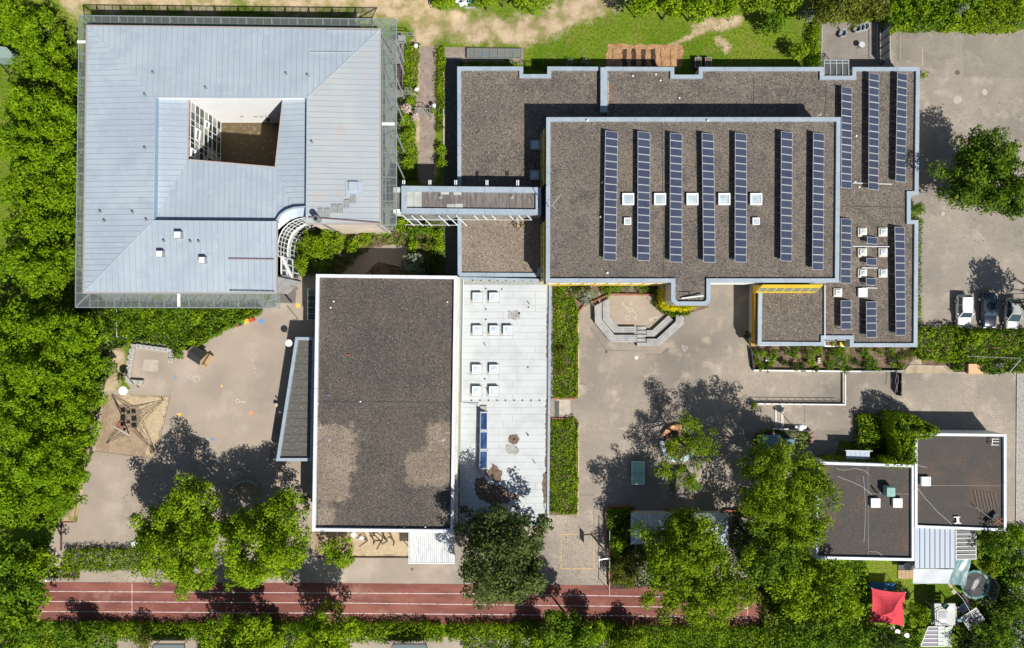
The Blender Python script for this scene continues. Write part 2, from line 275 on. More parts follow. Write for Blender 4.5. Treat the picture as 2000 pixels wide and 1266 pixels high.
class M:
    def __init__(s): s.v = []; s.f = []; s.m = []
    def add(s, vs, fs, mi=0):
        o = len(s.v); s.v += [tuple(q) for q in vs]; s.f += [tuple(i+o for i in f) for f in fs]; s.m += [mi]*len(fs)
        return s
    def prism(s, poly, z0, z1, mi=0, cap=True, bottom=True):
        """z0, z1: numbers or functions of x, y"""
        p = ccw(poly); n = len(p)
        f0 = z0 if callable(z0) else (lambda x, y: z0); f1 = z1 if callable(z1) else (lambda x, y: z1)
        vs = [(x, y, f0(x, y)) for x, y in p]+[(x, y, f1(x, y)) for x, y in p]
        fs = [(i, (i+1) % n, n+(i+1) % n, n+i) for i in range(n)]
        if cap: fs.append(tuple(range(n, 2*n)))
        if bottom: fs.append(tuple(range(n-1, -1, -1)))
        return s.add(vs, fs, mi)
    def sheet(s, poly, z, mi=0):
        p = ccw(poly); return s.add([(x, y, z) for x, y in p], [tuple(range(len(p)))], mi)
    def box(s, c, d, rz=0.0, mi=0):
        """c = centre of the base, d = size"""
        cs, sn = math.cos(rz), math.sin(rz); pts = []
        for x, y in ((-.5, -.5), (.5, -.5), (.5, .5), (-.5, .5)):
            x, y = x*d[0], y*d[1]; pts.append((c[0]+x*cs-y*sn, c[1]+x*sn+y*cs))
        return s.prism(pts, c[2], c[2]+d[2], mi)
    def bar(s, p, q, w, h=None, mi=0):
        p, q = Vector(p), Vector(q); h = h or w; d = (q-p)
        if d.length < 1e-6: return s
        d.normalize(); u = d.cross(Vector((0, 0, 1)))
        if u.length < 1e-3: u = Vector((1, 0, 0))
        u.normalize(); k = u.cross(d).normalized()
        vs = []
        for e in (p, q):
            for a, b in ((-1, -1), (1, -1), (1, 1), (-1, 1)): vs.append(e+u*(a*w/2)+k*(b*h/2))
        return s.add(vs, [(0, 1, 2, 3), (7, 6, 5, 4), (0, 4, 5, 1), (1, 5, 6, 2), (2, 6, 7, 3), (3, 7, 4, 0)], mi)
    def tube(s, pts, rs, n=8, mi=0, caps=True):
        pts = [Vector(p) for p in pts]
        if isinstance(rs, (int, float)): rs = [rs]*len(pts)
        o = []; 
        for i, p in enumerate(pts):
            d = (pts[min(i+1, len(pts)-1)]-pts[max(i-1, 0)]).normalized()
            u = d.cross(Vector((0, 0, 1)))
            if u.length < 1e-2: u = Vector((1, 0, 0))
            u.normalize(); k = d.cross(u).normalized()
            o += [p+(u*math.cos(2*math.pi*j/n)+k*math.sin(2*math.pi*j/n))*rs[i] for j in range(n)]
        fs = []
        for i in range(len(pts)-1):
            for j in range(n): fs.append((i*n+j, i*n+(j+1) % n, (i+1)*n+(j+1) % n, (i+1)*n+j))
        if caps: fs += [tuple(range(n-1, -1, -1)), tuple(range((len(pts)-1)*n, len(pts)*n))]
        return s.add(o, fs, mi)
    def lathe(s, c, prof, n=16, mi=0):
        o = []
        for r, z in prof: o += [(c[0]+r*math.cos(2*math.pi*j/n), c[1]+r*math.sin(2*math.pi*j/n), c[2]+z) for j in range(n)]
        fs = []
        for i in range(len(prof)-1):
            for j in range(n): fs.append((i*n+j, i*n+(j+1) % n, (i+1)*n+(j+1) % n, (i+1)*n+j))
        fs += [tuple(range(n-1, -1, -1)), tuple(range((len(prof)-1)*n, len(prof)*n))]
        return s.add(o, fs, mi)
    def mesh(s, name, mats, off=(0, 0, 0)):
        me = bpy.data.meshes.new(name)
        me.from_pydata([(x-off[0], y-off[1], z-off[2]) for x, y, z in s.v], [], s.f)
        for k in (mats if isinstance(mats, (list, tuple)) else [mats]): me.materials.append(k)
        if isinstance(mats, (list, tuple)) and len(mats) > 1: me.polygons.foreach_set('material_index', s.m)
        me.update(); return me
    def build(s, name, mats, parent=None):
        off = WL.get(parent, Vector((0, 0, 0))) if parent else Vector((0, 0, 0))
        o = bpy.data.objects.new(name, s.mesh(name, mats, off)); COL.objects.link(o)
        if parent: o.parent = parent
        WL[o] = off
        return o
def inst(name, me, parent, loc, rot=(0, 0, 0)):
    """one more object that shares a mesh"""
    o = bpy.data.objects.new(name, me); COL.objects.link(o)
    off = WL.get(parent, Vector((0, 0, 0))) if parent else Vector((0, 0, 0))
    o.location = Vector(loc)-off; o.rotation_euler = rot
    if parent: o.parent = parent
    WL[o] = Vector(loc)
    return o
def tag(o, label=None, cat=None, group=None, kind=None):
    if label: o['label'] = label
    if cat: o['category'] = cat
    if group: o['group'] = group
    if kind: o['kind'] = kind
    return o
def thing(name, label, cat, loc, group=None):
    o = bpy.data.objects.new(name, None); COL.objects.link(o); o.location = Vector(loc); o.empty_display_size = 0.3
    WL[o] = Vector(loc); tag(o, label, cat, group); return o
def struct(name, m_, mats): return tag(m_.build(name, mats), kind='structure')
# ---------------------------------------------------------------- terrain: one sheet to the horizon, worn path in the meadow
def seg_dist(X, Y, pts):
    best = np.full(X.shape, 1e9)
    for (x0, y0), (x1, y1) in zip(pts[:-1], pts[1:]):
        dx, dy = x1-x0, y1-y0; L = dx*dx+dy*dy+1e-9
        t = np.clip(((X-x0)*dx+(Y-y0)*dy)/L, 0, 1)
        best = np.minimum(best, np.hypot(X-(x0+t*dx), Y-(y0+t*dy)))
    return best
xs = np.concatenate([[-600, -300, -150, -100], np.arange(-72, 72.1, 0.45), [100, 150, 300, 600]])
ys = np.concatenate([[-600, -300, -150, -80], np.arange(-48, 48.1, 0.45), [80, 150, 300, 600]])
X, Y = np.meshgrid(xs, ys); nx, ny = len(xs), len(ys)
dirt = np.zeros(X.shape)
for pts, r in (([(160, 8), (330, 14), (470, 6), (620, 0)], 1.5), ([(560, 12), (700, 8), (800, 22), (860, 45), (960, 60), (1050, 60), (1120, 20), (1195, -8)], 1.8),
               ([(800, 22), (830, 60), (835, 90)], 1.3), ([(820, 20), (835, 350)], 1.05), ([(1360, 55), (1385, 48), (1440, 42)], 0.8), ([(1404, 80), (1420, 95)], 0.6),
               ([(1310, 88), (1370, 62), (1440, 44)], 0.3), ([(205, 665), (232, 700), (215, 760)], 0.9), ([(130, 1020), (150, 985), (185, 800)], 0.8),
               ([(1795, 640), (1795, 690), (1770, 715)], 0.7), ([(780, 470), (870, 478)], 0.7), ([(660, 440), (700, 455)], 1.4)):
    w = [P2(a, b) for a, b in pts]
    dirt = np.maximum(dirt, np.clip(1.35-seg_dist(X, Y, w)/r*0.75, 0, 1))
me = bpy.data.meshes.new('ground')
def sstep(v, a, b_): t_ = np.clip((v-a)/(b_-a), 0, 1); return t_*t_*(3-2*t_)
Z = 2.6*sstep(Y, 36.9, 37.8)*sstep(X, -75, -60)*(1-sstep(X, -14.5, -4))
co = np.stack([X.ravel(), Y.ravel(), Z.ravel()], 1)
I = np.arange(nx*ny).reshape(ny, nx)
q = np.stack([I[:-1, :-1], I[:-1, 1:], I[1:, 1:], I[1:, :-1]], -1).reshape(-1, 4)
me.vertices.add(len(co)); me.vertices.foreach_set('co', co.ravel())
me.loops.add(q.size); me.loops.foreach_set('vertex_index', q.ravel().astype(np.int32))
me.polygons.add(len(q)); me.polygons.foreach_set('loop_start', np.arange(0, q.size, 4, dtype=np.int32))
at = me.attributes.new('wear', 'FLOAT', 'POINT'); at.data.foreach_set('value', dirt.ravel().astype(np.float32))
me.update(); me.validate()
m, nt, o = new_mat('meadow_ground')
g = nt.nodes.new('ShaderNodeNewGeometry'); pos = g.outputs['Position']
a = nt.nodes.new('ShaderNodeAttribute'); a.attribute_name = 'wear'
gc = mix(nt, noise_fac(nt, pos, 0.12, 5, 0.4, 0.62), (0.095, 0.175, 0.008), (0.17, 0.225, 0.022))
gc = mix(nt, noise_fac(nt, pos, 0.5, 5, 0.5, 0.7), gc, (0.20, 0.20, 0.045))
gc = mix(nt, noise_fac(nt, pos, 3.5, 4, 0.45, 0.7), gc, (0.055, 0.10, 0.010))
dc = mix(nt, noise_fac(nt, pos, 0.45, 5, 0.42, 0.62), (0.32, 0.25, 0.14), (0.50, 0.395, 0.27))
dc = mix(nt, noise_fac(nt, pos, 4, 4, 0.52, 0.75), dc, (0.28, 0.21, 0.12))
nf = noise_fac(nt, pos, 0.45, 7, 0.30, 0.70)
s1 = nt.nodes.new('ShaderNodeMath'); s1.operation = 'MULTIPLY_ADD'; nt.links.new(a.outputs['Fac'], s1.inputs[0]); s1.inputs[1].default_value = 1.3; nt.links.new(nf, s1.inputs[2])
s2 = nt.nodes.new('ShaderNodeMapRange'); s2.inputs[1].default_value = 1.05; s2.inputs[2].default_value = 1.75; nt.links.new(s1.outputs[0], s2.inputs[0])
fc = mix(nt, s2.outputs[0], gc, dc)
pb = nt.nodes.new('ShaderNodeBsdfPrincipled'); nt.links.new(fc, pb.inputs['Base Color']); pb.inputs['Roughness'].default_value = 1.0
pb.inputs['Specular IOR Level'].default_value = 0.1; nt.links.new(pb.outputs[0], o.inputs[0])
me.materials.append(m)
gr = bpy.data.objects.new('ground', me); COL.objects.link(gr); tag(gr, kind='structure')

def ground_sheet(name, px, z, m_, jit=0, seed=1):
    p = PP(px)
    if jit: p = jitter_poly(p, 0.45, jit, seed)
    return struct(name, M().prism(p, z-0.004 if z > 0.006 else 0.001, z, bottom=False), m_)
ground_sheet('playground', [(300, 655), (420, 655), (470, 628), (505, 603), (540, 598), (540, 535), (625, 535), (625, 1000), (900, 1000), (900, 1146), (70, 1142), (92, 1075), (115, 1020), (150, 1020), (175, 885), (185, 800), (205, 765), (255, 760), (240, 735), (255, 672)], 0.008, asphalt)
ground_sheet('courtyard_paving', [(1060, 535), (1500, 535), (1500, 722), (1990, 726), (1990, 1070), (1950, 1070), (1955, 860), (1640, 858), (1620, 920), (1480, 1000), (1480, 1150), (880, 1147), (880, 1018), (1060, 1018)], 0.012, pavers)
ground_sheet('parking_area', [(1738, 46), (2150, 40), (2150, 642), (1808, 642), (1798, 720), (1770, 730), (1735, 730)], 0.008, pavers_n)
ground_sheet('running_track', [(66, 1137), (660, 1139), (1180, 1143), (1512, 1150), (1512, 1226), (900, 1220), (50, 1213)], 0.020, track_m)
ground_sheet('walkway', [(150, 1240), (1200, 1246), (1200, 1330), (150, 1330)], 0.008, asphalt)
ground_sheet('garden_path', [(819, 92), (852, 92), (852, 200), (848, 300), (848, 352), (816, 352), (820, 240), (806, 215), (812, 190), (819, 180)], 0.010, path_m, 0.12)
ground_sheet('paved_strip', [(862, 92), (1022, 94), (1022, 125), (862, 122)], 0.010, path_m)
ground_sheet('painted_shade_strip', [(867, 112), (900, 112), (900, 560), (867, 560)], 0.014, shade_and_mat_grey)  # shade cast by the low school block, put into the ground colour
ground_sheet('terrace_paving', [(1604, 44), (1740, 44), (1740, 136), (1604, 136)], 0.014, terrace_m)
ground_sheet('straw_bed', [(1188, 85), (1262, 88), (1330, 88), (1335, 100), (1330, 134), (1184, 134), (1183, 105)], 0.03, straw_m, 0.15, 4)
ground_sheet('courtyard_floor', [(400, 200), (600, 200), (600, 400), (400, 400)], 0.008, court_floor)
ground_sheet('garden_soil', [(560, 425), (870, 425), (870, 540), (560, 540)], 0.006, soil_m, 0.2, 5)
ground_sheet('garden_path', [(665, 540), (690, 505), (725, 486), (760, 478), (795, 478), (795, 530), (800, 528), (740, 512), (705, 540)], 0.012, asphalt, 0.1, 6)
ground_sheet('sandpit', [(202, 770), (333, 773), (304, 897), (184, 881)], 0.014, sand_brown)
ground_sheet('sand_patch', [(225, 772), (330, 775), (312, 850), (302, 892), (280, 888), (292, 862), (268, 840), (278, 800), (252, 790), (225, 786)], 0.020, sand_m, 0.25, 8)
ground_sheet('sandpit', [(609, 1035), (800, 1035), (800, 1088), (619, 1088), (609, 1078)], 0.014, sand_brown)
ground_sheet('sand_patch', [(690, 1040), (798, 1040), (797, 1085), (688, 1086)], 0.020, sand_m, 0.25, 9)
ground_sheet('flower_bed_soil', [(1466, 676), (1800, 678), (1768, 722), (1466, 722)], 0.03, soil_m)
ground_sheet('flower_bed_soil', [(1078, 555), (1128, 575), (1128, 778), (1082, 778)], 0.03, soil_m)
ground_sheet('flower_bed_soil', [(1077, 818), (1128, 818), (1128, 1006), (1072, 1006)], 0.03, soil_m)
ground_sheet('flower_bed_soil', [(1128, 553), (1315, 553), (1385, 600), (1340, 614), (1292, 612), (1278, 592), (1278, 577), (1190, 577), (1160, 590), (1128, 605)], 0.03, soil_m)
ground_sheet('flower_bed_soil', [(1186, 990), (1240, 990), (1240, 1150), (1190, 1150)], 0.03, dark_soil)
ground_sheet('flower_bed_soil', [(1805, 645), (2000, 645), (2000, 730), (1862, 728), (1845, 716), (1800, 712)], 0.03, soil_m)
ground_sheet('road', [(1991, 728), (2200, 728), (2200, 1400), (1991, 1400)], 0.016, road_m)
ground_sheet('pavement', [(1968, 1020), (1989, 1020), (1989, 1400), (1968, 1400)], 0.014, granite_m)
ground_sheet('pavement', [(1986, 728), (2004, 728), (2006, 900), (1990, 1400), (1986, 1400)], 0.020, granite_m)
ground_sheet('amphitheatre_floor', [(1192, 577), (1278, 577), (1279, 597), (1292, 612), (1262, 636), (1206, 636), (1192, 618)], 0.020, asphalt)
ground_sheet('light_paving', [(1538, 792), (1571, 792), (1571, 836), (1525, 836), (1525, 792)], 0.020, pavers)
ground_sheet('light_paving', [(281, 702), (310, 703), (307, 727), (279, 724)], 0.014, kerb_m, 0.04, 3)
ground_sheet('light_paving', [(1089, 781), (1114, 781), (1114, 810), (1089, 810)], 0.020, kerb_m)
ground_sheet('light_paving', [(1265, 668), (1312, 670), (1288, 692), (1263, 692)], 0.016, asphalt)
ground_sheet('doormat', [(1083, 783), (1092, 783), (1092, 815), (1083, 815)], 0.024, shade_and_mat_grey)
ground_sheet('sandy_footpath', [(1796, 640), (1803, 645), (1801, 705), (1808, 714), (1846, 717), (1862, 729), (1765, 729), (1775, 712), (1794, 696)], 0.016, mat('sandy_path', (0.40, 0.33, 0.23), [((0.30, 0.24, 0.16), 1.2, 4, .45, .65)]), 0.1, 12)
ground_sheet('gravel_strip', [(150, 560), (196, 562), (590, 562), (592, 602), (150, 602)], 0.007, mat('grey_gravel_strip', (.20, .195, .185), [((.12, .115, .105), 2, 4, .45, .65), ((.09, .12, .03), .5, 4, .56, .66)]))
ground_sheet('gravel_strip', [(748, 75), (788, 75), (786, 452), (748, 452)], 0.007, MATS['grey_gravel_strip'])
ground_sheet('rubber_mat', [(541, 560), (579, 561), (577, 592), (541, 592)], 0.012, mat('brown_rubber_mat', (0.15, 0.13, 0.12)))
ground_sheet('seat_terrace_floor', [(448, 955), (470, 938), (500, 938), (515, 955), (512, 972), (450, 972)], 0.014, sand_brown)
# running track lines
lm = M()
def gline(m_, a, b, w, z):
    p, q = Vector(P2(*a)), Vector(P2(*b)); d = (q-p).normalized(); n = Vector((-d.y, d.x))*w/2
    m_.sheet([(p-n)[:], (q-n)[:], (q+n)[:], (p+n)[:]], z)
for pts in (((80, 1155), (960, 1160), (1262, 1165), (1460, 1168)), ((66, 1174.5), (700, 1178), (1330, 1186), (1460, 1188)), ((60, 1194), (700, 1198), (1250, 1203), (1460, 1207))):
    lm = M()
    for a, b in zip(pts[:-1], pts[1:]): gline(lm, a, b, 0.075, 0.026)
    struct('track_line', lm, line_m)
for a, b in (((258, 1139), (258, 1213)), ((660, 1139), (660, 1217)), ((1460, 1150), (1460, 1225))):
    lm = M(); gline(lm, a, b, 0.065, 0.030); struct('track_line', lm, line_m)
# yellow square on the court and the joint lines
lm = M()
for a, b in (((1096, 1044), (1160, 1044)), ((1160, 1044), (1160, 1110.5)), ((1160, 1110.5), (1096, 1110.5)), ((1096, 1110.5), (1096, 1044))): gline(lm, a, b, 0.10, 0.02)
struct('court_marking', lm, yellow_line)
lm = M()
for a, b in (((1160, 990), (1160, 1044)), ((1130, 967), (1160, 967)), ((1154, 640), (1184, 684)), ((1184, 684), (1250, 686)), ((1262, 692), (1292, 692)), ((1292, 692), (1308, 680)),
             ((1525, 790), (1525, 838)), ((1571, 790), (1571, 838)), ((1131, 750), (1145, 750)), ((333, 773), (304, 897)), ((184, 881), (304, 897))): gline(lm, a, b, 0.05, 0.026)
struct('paving_joint', lm, mat('dark_joint', (0.14, 0.12, 0.1)))
# kerbs
def kerb(pts, w, h, m_, z=0.0, name='kerb'):
    k = M()
    for a, b in zip(pts[:-1], pts[1:]):
        p, q = P(*a), P(*b); k.bar(p+Vector((0, 0, z+h/2)), q+Vector((0, 0, z+h/2)), w, h)
    return struct(name, k, m_)
kerb([(1129, 612), (1130, 700), (1130, 776)], 0.14, 0.12, mat('yellowish_kerb', (0.52, 0.42, 0.22), [((0.42, 0.33, 0.18), 2, 3, .45, .65)]))
kerb([(1129, 828), (1130, 900), (1128.5, 1006)], 0.14, 0.12, MATS['yellowish_kerb'])
kerb([(1128, 612), (1128, 640)], 0.12, 0.2, brick_kerb); kerb([(1140, 597), (1160, 589), (1190, 575), (1279, 576)], 0.18, 0.35, brick_kerb)
kerb([(1128, 612), (1140, 597)], 0.18, 0.3, brick_kerb); kerb([(1279, 576), (1279, 597), (1294, 613)], 0.16, 0.5, brick_kerb)
kerb([(1077, 778), (1122, 778), (1129, 772)], 0.16, 0.2, brick_kerb); kerb([(1077, 817), (1122, 818), (1130, 828)], 0.16, 0.2, brick_kerb)
kerb([(1082, 600), (1083, 778)], 0.10, 0.1, sand_brown)
kerb([(1190, 1145), (1182, 1000), (1190, 989), (1234, 988), (1239, 1002)], 0.16, 0.45, brick_kerb)
kerb([(1293, 1002), (1302, 996), (1338, 996), (1342, 1002)], 0.16, 0.45, brick_kerb); kerb([(1408, 1002), (1416, 996), (1450, 997)], 0.16, 0.45, brick_kerb)
kerb([(852, 225), (868, 225), (867, 300)], 0.0001+0.10, 0.1, kerb_m); kerb([(866.5, 142), (866.5, 300)], 0.12, 0.15, kerb_m)
kerb([(1767, 724), (1775, 714), (1845, 715), (1862, 728), (1885, 728)], 0.12, 0.12, kerb_m)
kerb([(1905, 728), (1970, 728), (1986, 729)], 0.12, 0.10, kerb_m); kerb([(1986, 729), (1984, 1020)], 0.12, 0.12, kerb_m)
kerb([(1738, 48), (1738, 132)], 0.12, 0.10, kerb_m); kerb([(1757, 60), (1757, 120)], 0.08, 0.08, kerb_m); kerb([(1801, 95), (1802, 130)], 0.08, 0.02, kerb_m)
kerb([(202, 770), (184, 881)], 0.12, 0.10, kerb_m); kerb([(617, 1088), (800, 1088.5)], 0.10, 0.16, wood_dark); kerb([(609, 1040), (609, 1078), (617, 1088)], 0.10, 0.12, kerb_m)
kerb([(149, 986), (145, 1020), (122, 1020)], 0.10, 0.10, brick_kerb)
kerb([(120, 1021), (120, 1075)], 0.22, 0.10, wood_dark, name='drain_channel')
# manhole covers in the ground
def manhole(px, py, r, ring, cap, lab):
    t = thing('manhole_cover', lab, 'manhole cover', P(px, py), 'manhole covers')
    M().lathe(P(px, py, 0.004), [(r, 0), (r, 0.022)], 24).build('ring', ring, t)
    M().lathe(P(px, py, 0.026), [(r*0.72, 0), (r*0.72, 0.006)], 24).build('cover', cap, t)
pale_c = mat('pale_cover', (0.44, 0.40, 0.35), [((0.33, 0.3, 0.26), 3, 4, 0.45, 0.65)])
manhole(1870, 195, 0.52, pale_c, pale_c, 'pale round manhole cover, brightest one on the parking area')
manhole(1923, 180, 0.50, pavers_n, pale_c, 'faint round manhole cover at right on the parking area')
manhole(1842, 417, 0.40, path_m, pale_c, 'small round manhole cover with dark ring below the parking tree')
ir = mat('rusty_iron_cover', (0.13, 0.085, 0.06), [((0.2, 0.14, 0.1), 4, 3, .45, .65)])
manhole(1341, 779, 0.20, ir, ir, 'small rusty drain cover in the middle of the paved court')
manhole(805, 1112, 0.17, ir, ir, 'small reddish drain cover just above the running track')
manhole(1184, 687, 0.18, ir, ir, 'small dark drain cover at the corner of the amphitheatre paving')
manhole(1870, 142, 0.30, ir, ir, 'dark weedy drain cover on the north part of the parking area')
for k, (q, m_) in enumerate((([(1750, 60), (1860, 58), (1862, 118), (1752, 120)], 'a'), ([(1880, 70), (2000, 66), (2000, 150), (1884, 152)], 'a'), ([(1560, 840), (1680, 838), (1680, 860), (1562, 862)], 'a'))):
    mk = 'darker_paving_patch' if m_ == 'a' else 'lighter_paving_patch'
    if mk not in MATS: paving(mk, *(((0.30, 0.27, 0.225), (0.275, 0.245, 0.205), (0.21, 0.185, 0.155), .36, .24, .02, (0.20, 0.18, 0.155), (0.33, 0.29, 0.24)) if m_ == 'a' else ((0.42, 0.37, 0.30), (0.37, 0.32, 0.26), (0.27, 0.23, 0.19), .36, .24, .7, (0.34, 0.30, 0.25), (0.46, 0.40, 0.33))))
    ground_sheet('paving_patch', q, 0.0165, MATS[mk], 0.22, 60+k)
# painted play markings and chalk
def flat_thing(name, px, py, pts, m_, lab, cat, group='painted marks on the playground', z=0.013):
    t = tag(struct_flat(name, px, py, pts, m_, z), lab, cat, group); return t
def struct_flat(name, px, py, pts, m_, z):
    c = P(px, py, z); mm = M().prism([(x, y) for x, y in pts], -0.004, 0.0)
    o = bpy.data.objects.new(name, mm.mesh(name, m_)); COL.objects.link(o); o.location = c; WL[o] = c; return o
def star(n, r1, r2, a0=0.0): return [((r1 if k % 2 == 0 else r2)*math.cos(a0+math.pi*k/n), (r1 if k % 2 == 0 else r2)*math.sin(a0+math.pi*k/n)) for k in range(2*n)]
flat_thing('painted_star', 342, 738, star(5, 0.26, 0.10, .3), p_blu, 'blue painted star on the playground near the seat wall', 'star')
flat_thing('painted_star', 433, 754, star(5, 0.24, 0.10, .5), p_yel, 'yellow painted star on the playground asphalt', 'star')
flat_thing('painted_triangle', 350, 811, [(-.34, .22), (.34, .22), (.03, -.30)], p_yel, 'yellow painted triangle right of the climbing net', 'triangle')
flat_thing('painted_triangle', 490, 806, [(-.28, -.24), (.28, -.24), (.02, .30)], p_org, 'orange painted triangle on the playground', 'triangle')
flat_thing('painted_triangle', 414.5, 858.5, [(-.24, .2), (.28, .18), (.04, -.26)], p_blu, 'small blue painted triangle beside the tree shadow', 'triangle')
flat_thing('painted_sun', 577, 555, star(12, 0.36, 0.25), p_red, 'red painted sun on the playground by the covered corner', 'sun mark')
flat_thing('painted_sun', 582, 597, star(12, 0.34, 0.25), p_yel, 'yellow painted sun on the playground by the hall', 'sun mark')
flat_thing('painted_sun', 510, 627.5, star(9, 0.36, 0.27), p_blu, 'blue painted sun on the playground below the glazed wing', 'sun mark')
flat_thing('drain_cap', 413, 653.5, star(14, 0.30, 0.30), mat('blue_cap', (0.28, 0.50, 0.66)), 'round pale blue cap beside the planted bank', 'cap', None, 0.04)
def chalk_curve(px_pts, w=0.04, z=0.018):
    mm = M()
    for a, b in zip(px_pts[:-1], px_pts[1:]): gline(mm, a, b, w, z)
    return mm
def chalk_obj(strokes, lab, cx, cy, w=0.045):
    mm = M()
    for st in strokes:
        for a, b in zip(st[:-1], st[1:]): gline(mm, a, b, w, 0.024)
    o = mm.build('chalk_drawing', chalk); tag(o, lab, 'drawing', 'chalk drawings'); return o
def circ(cx, cy, r, n=14, k=1.0): return [(cx+r*math.cos(6.2832*i/n), cy+k*r*math.sin(6.2832*i/n)) for i in range(n+1)]
chalk_obj([[(1215, 590), (1229, 610), (1237, 606), (1224, 600)], [(1215, 590), (1217, 598)], circ(1226, 621, 4.5), [(1234, 602), (1243, 617), (1238, 627)], [(1236, 618), (1246, 627)]], 'chalk arrow and figure drawn in the amphitheatre', 1226, 610)
chalk_obj([circ(1272, 625, 3), [(1276, 622), (1284, 617), (1282, 622)], [(1290, 622), (1294, 624)]], 'small chalk scribbles beside the inner bench step', 1280, 621, 0.08)
chalk_obj([[(1332, 675), (1344, 679), (1336, 687), (1332, 675)], [(1336, 679), (1338, 683)]], 'chalk triangle drawn on the court right of the benches', 1338, 681)
chalk_obj([circ(372, 736, 4), circ(384, 740, 6), [(376, 738), (388, 736)]], 'white chalk flower on the playground below the playhouse', 382, 738, 0.06)
chalk_obj([circ(464, 783, 3.5), [(467, 786), (472, 783), (474, 787), (478, 784), (481, 787)]], 'white chalk snail on the playground', 470, 784, 0.08)
chalk_obj([[(493, 713), (498, 715)], [(493, 719), (499, 718), (496, 723)], [(492, 700), (490, 706), (496, 705)], [(494, 728), (500, 727)]], 'faint chalk letters on the playground near the hall', 496, 714)
chalk_obj([circ(262, 909, 8), circ(262, 909, 4)], 'faint chalk ring on the asphalt under the sandpit', 262, 909)
hs = [[(1241, 870+8*k), (1256, 870+8*k)] for k in range(2)]+[[(1241, 878), (1241, 850), (1249, 846), (1254, 850), (1254, 878)], [(1240, 874), (1256, 874), (1256, 882), (1240, 882), (1240, 874)], [(1248, 874), (1248, 882)]]
chalk_obj(hs, 'faint chalk hopscotch beside the table tennis table', 1248, 862, 0.05)
chalk_obj([[(1208, 838), (1220, 836)], [(1210, 864), (1224, 860)]], 'faint chalk strokes on the paved court', 1214, 850, 0.05)
tag(M().lathe(P(1243, 699, 0.015), [(0.22, 0), (0.20, 0.02)], 7).build('white_sheet', white_m), 'white scrap of paper lying below the amphitheatre', 'paper')

# ---------------------------------------------------------------- buildings
def inst_prism(poly, z0, z1): return M().prism(poly, z0, z1)
def roof_edge(parent, poly, w, z0, z1, m_, skip=(), name='coping'):
    p = ccw(poly); q = inset(p, w); n = len(p)
    for i in range(n):
        if i in skip: continue
        j = (i+1) % n; A, B, C, D = Vector(p[i]), Vector(p[j]), Vector(q[j]), Vector(q[i]); L = (B-A).length; k = max(1, round(L/3.1)); g_ = .012/max(L, .1)
        for s in range(k):   # sheet metal lengths with a thin joint between them
            u0, u1 = s/k+(g_ if s else 0), (s+1)/k-(g_ if s < k-1 else 0); M().prism([(A+(B-A)*u0)[:], (A+(B-A)*u1)[:], (D+(C-D)*u1)[:], (D+(C-D)*u0)[:]], z0, z1-(.006 if s % 2 and k > 1 else 0)).build(name, m_, parent)
def flat_building(name, label, px, h, wall, roofm, cop, cw=0.45, depth=0.25, over=0.05):
    poly = ccw(PP(px, h)); c = np.mean(poly, 0)
    t = thing(name, label, 'building', (c[0], c[1], 0))
    M().prism(inset(poly, over), 0.001, h-depth-0.12).build('wall', wall, t)
    M().prism(inset(poly, cw-0.05), h-depth-0.12, h-depth).build('roof', roofm, t)
    roof_edge(t, poly, cw, h-depth-0.118, h, cop)
    return t, poly
def windows(parent, a, b, z0, z1, n, w, frame_m, glass_m, out=0.06, name='window'):
    """n windows let into the wall from a to b (left to right seen from outside)"""
    a, b = Vector((a[0], a[1])), Vector((b[0], b[1])); d = (b-a).normalized(); nrm = Vector((d.y, -d.x)); L = (b-a).length
    for k in range(n):
        c = a+d*(L*(k+0.5)/n); p = c-d*w/2; q = c+d*w/2
        f = M()
        for s0, s1, y0, y1 in ((0, w, z0, z0+0.07), (0, w, z1-0.07, z1), (0, 0.07, z0+.07, z1-.07), (w-0.07, w, z0+.07, z1-.07), (w/2-0.03, w/2+0.03, z0+.07, z1-.07)):
            A = p+d*s0; B = p+d*s1; f.prism([A[:], B[:], (B+nrm*out)[:], (A+nrm*out)[:]], y0, y1)
        fo = f.build(name, frame_m, parent)
        A = p+d*.07; B = q-d*.07
        M().prism([A[:], B[:], (B+nrm*out*0.5)[:], (A+nrm*out*0.5)[:]], z0+.07, z1-.07).build('pane', glass_m, fo)

HL, HU, HH, HW = 3.4, 7.6, 5.7, 3.4
low_px = [(893, 130), (1022, 130), (1022, 145), (1069, 145), (1069, 130), (1317, 131), (1317, 146), (1365, 146), (1365, 131), (1609, 131), (1609, 148), (1665, 148), (1665, 131), (1797, 131),
          (1794, 381), (1779, 381), (1779, 430), (1794, 430), (1792, 678), (1660, 678), (1660, 663), (1611, 663), (1611, 676), (1480, 675), (1482, 530), (1057, 530), (1057, 541), (894, 540)]
school, lowp = flat_building('school_building', 'sprawling flat gravel roofed school block carrying rows of solar panels', low_px, HL, wall_cream, gravel, coping_m)
M().sheet(inset(ccw(PP([(898, 424), (1060, 424), (1060, 538), (898, 537)], HL-.24)), .02), HL-.243).build('gravel_layer', mat('pale_brown_gravel', (0.20, 0.165, 0.13), [((0.26, 0.215, 0.17), 0.3, 5, .42, .64), ((0.08, 0.066, 0.053), 6.5, 4, .47, .66), ((0.5, 0.4, 0.32), 7.5, 3, .57, .72)]), school)
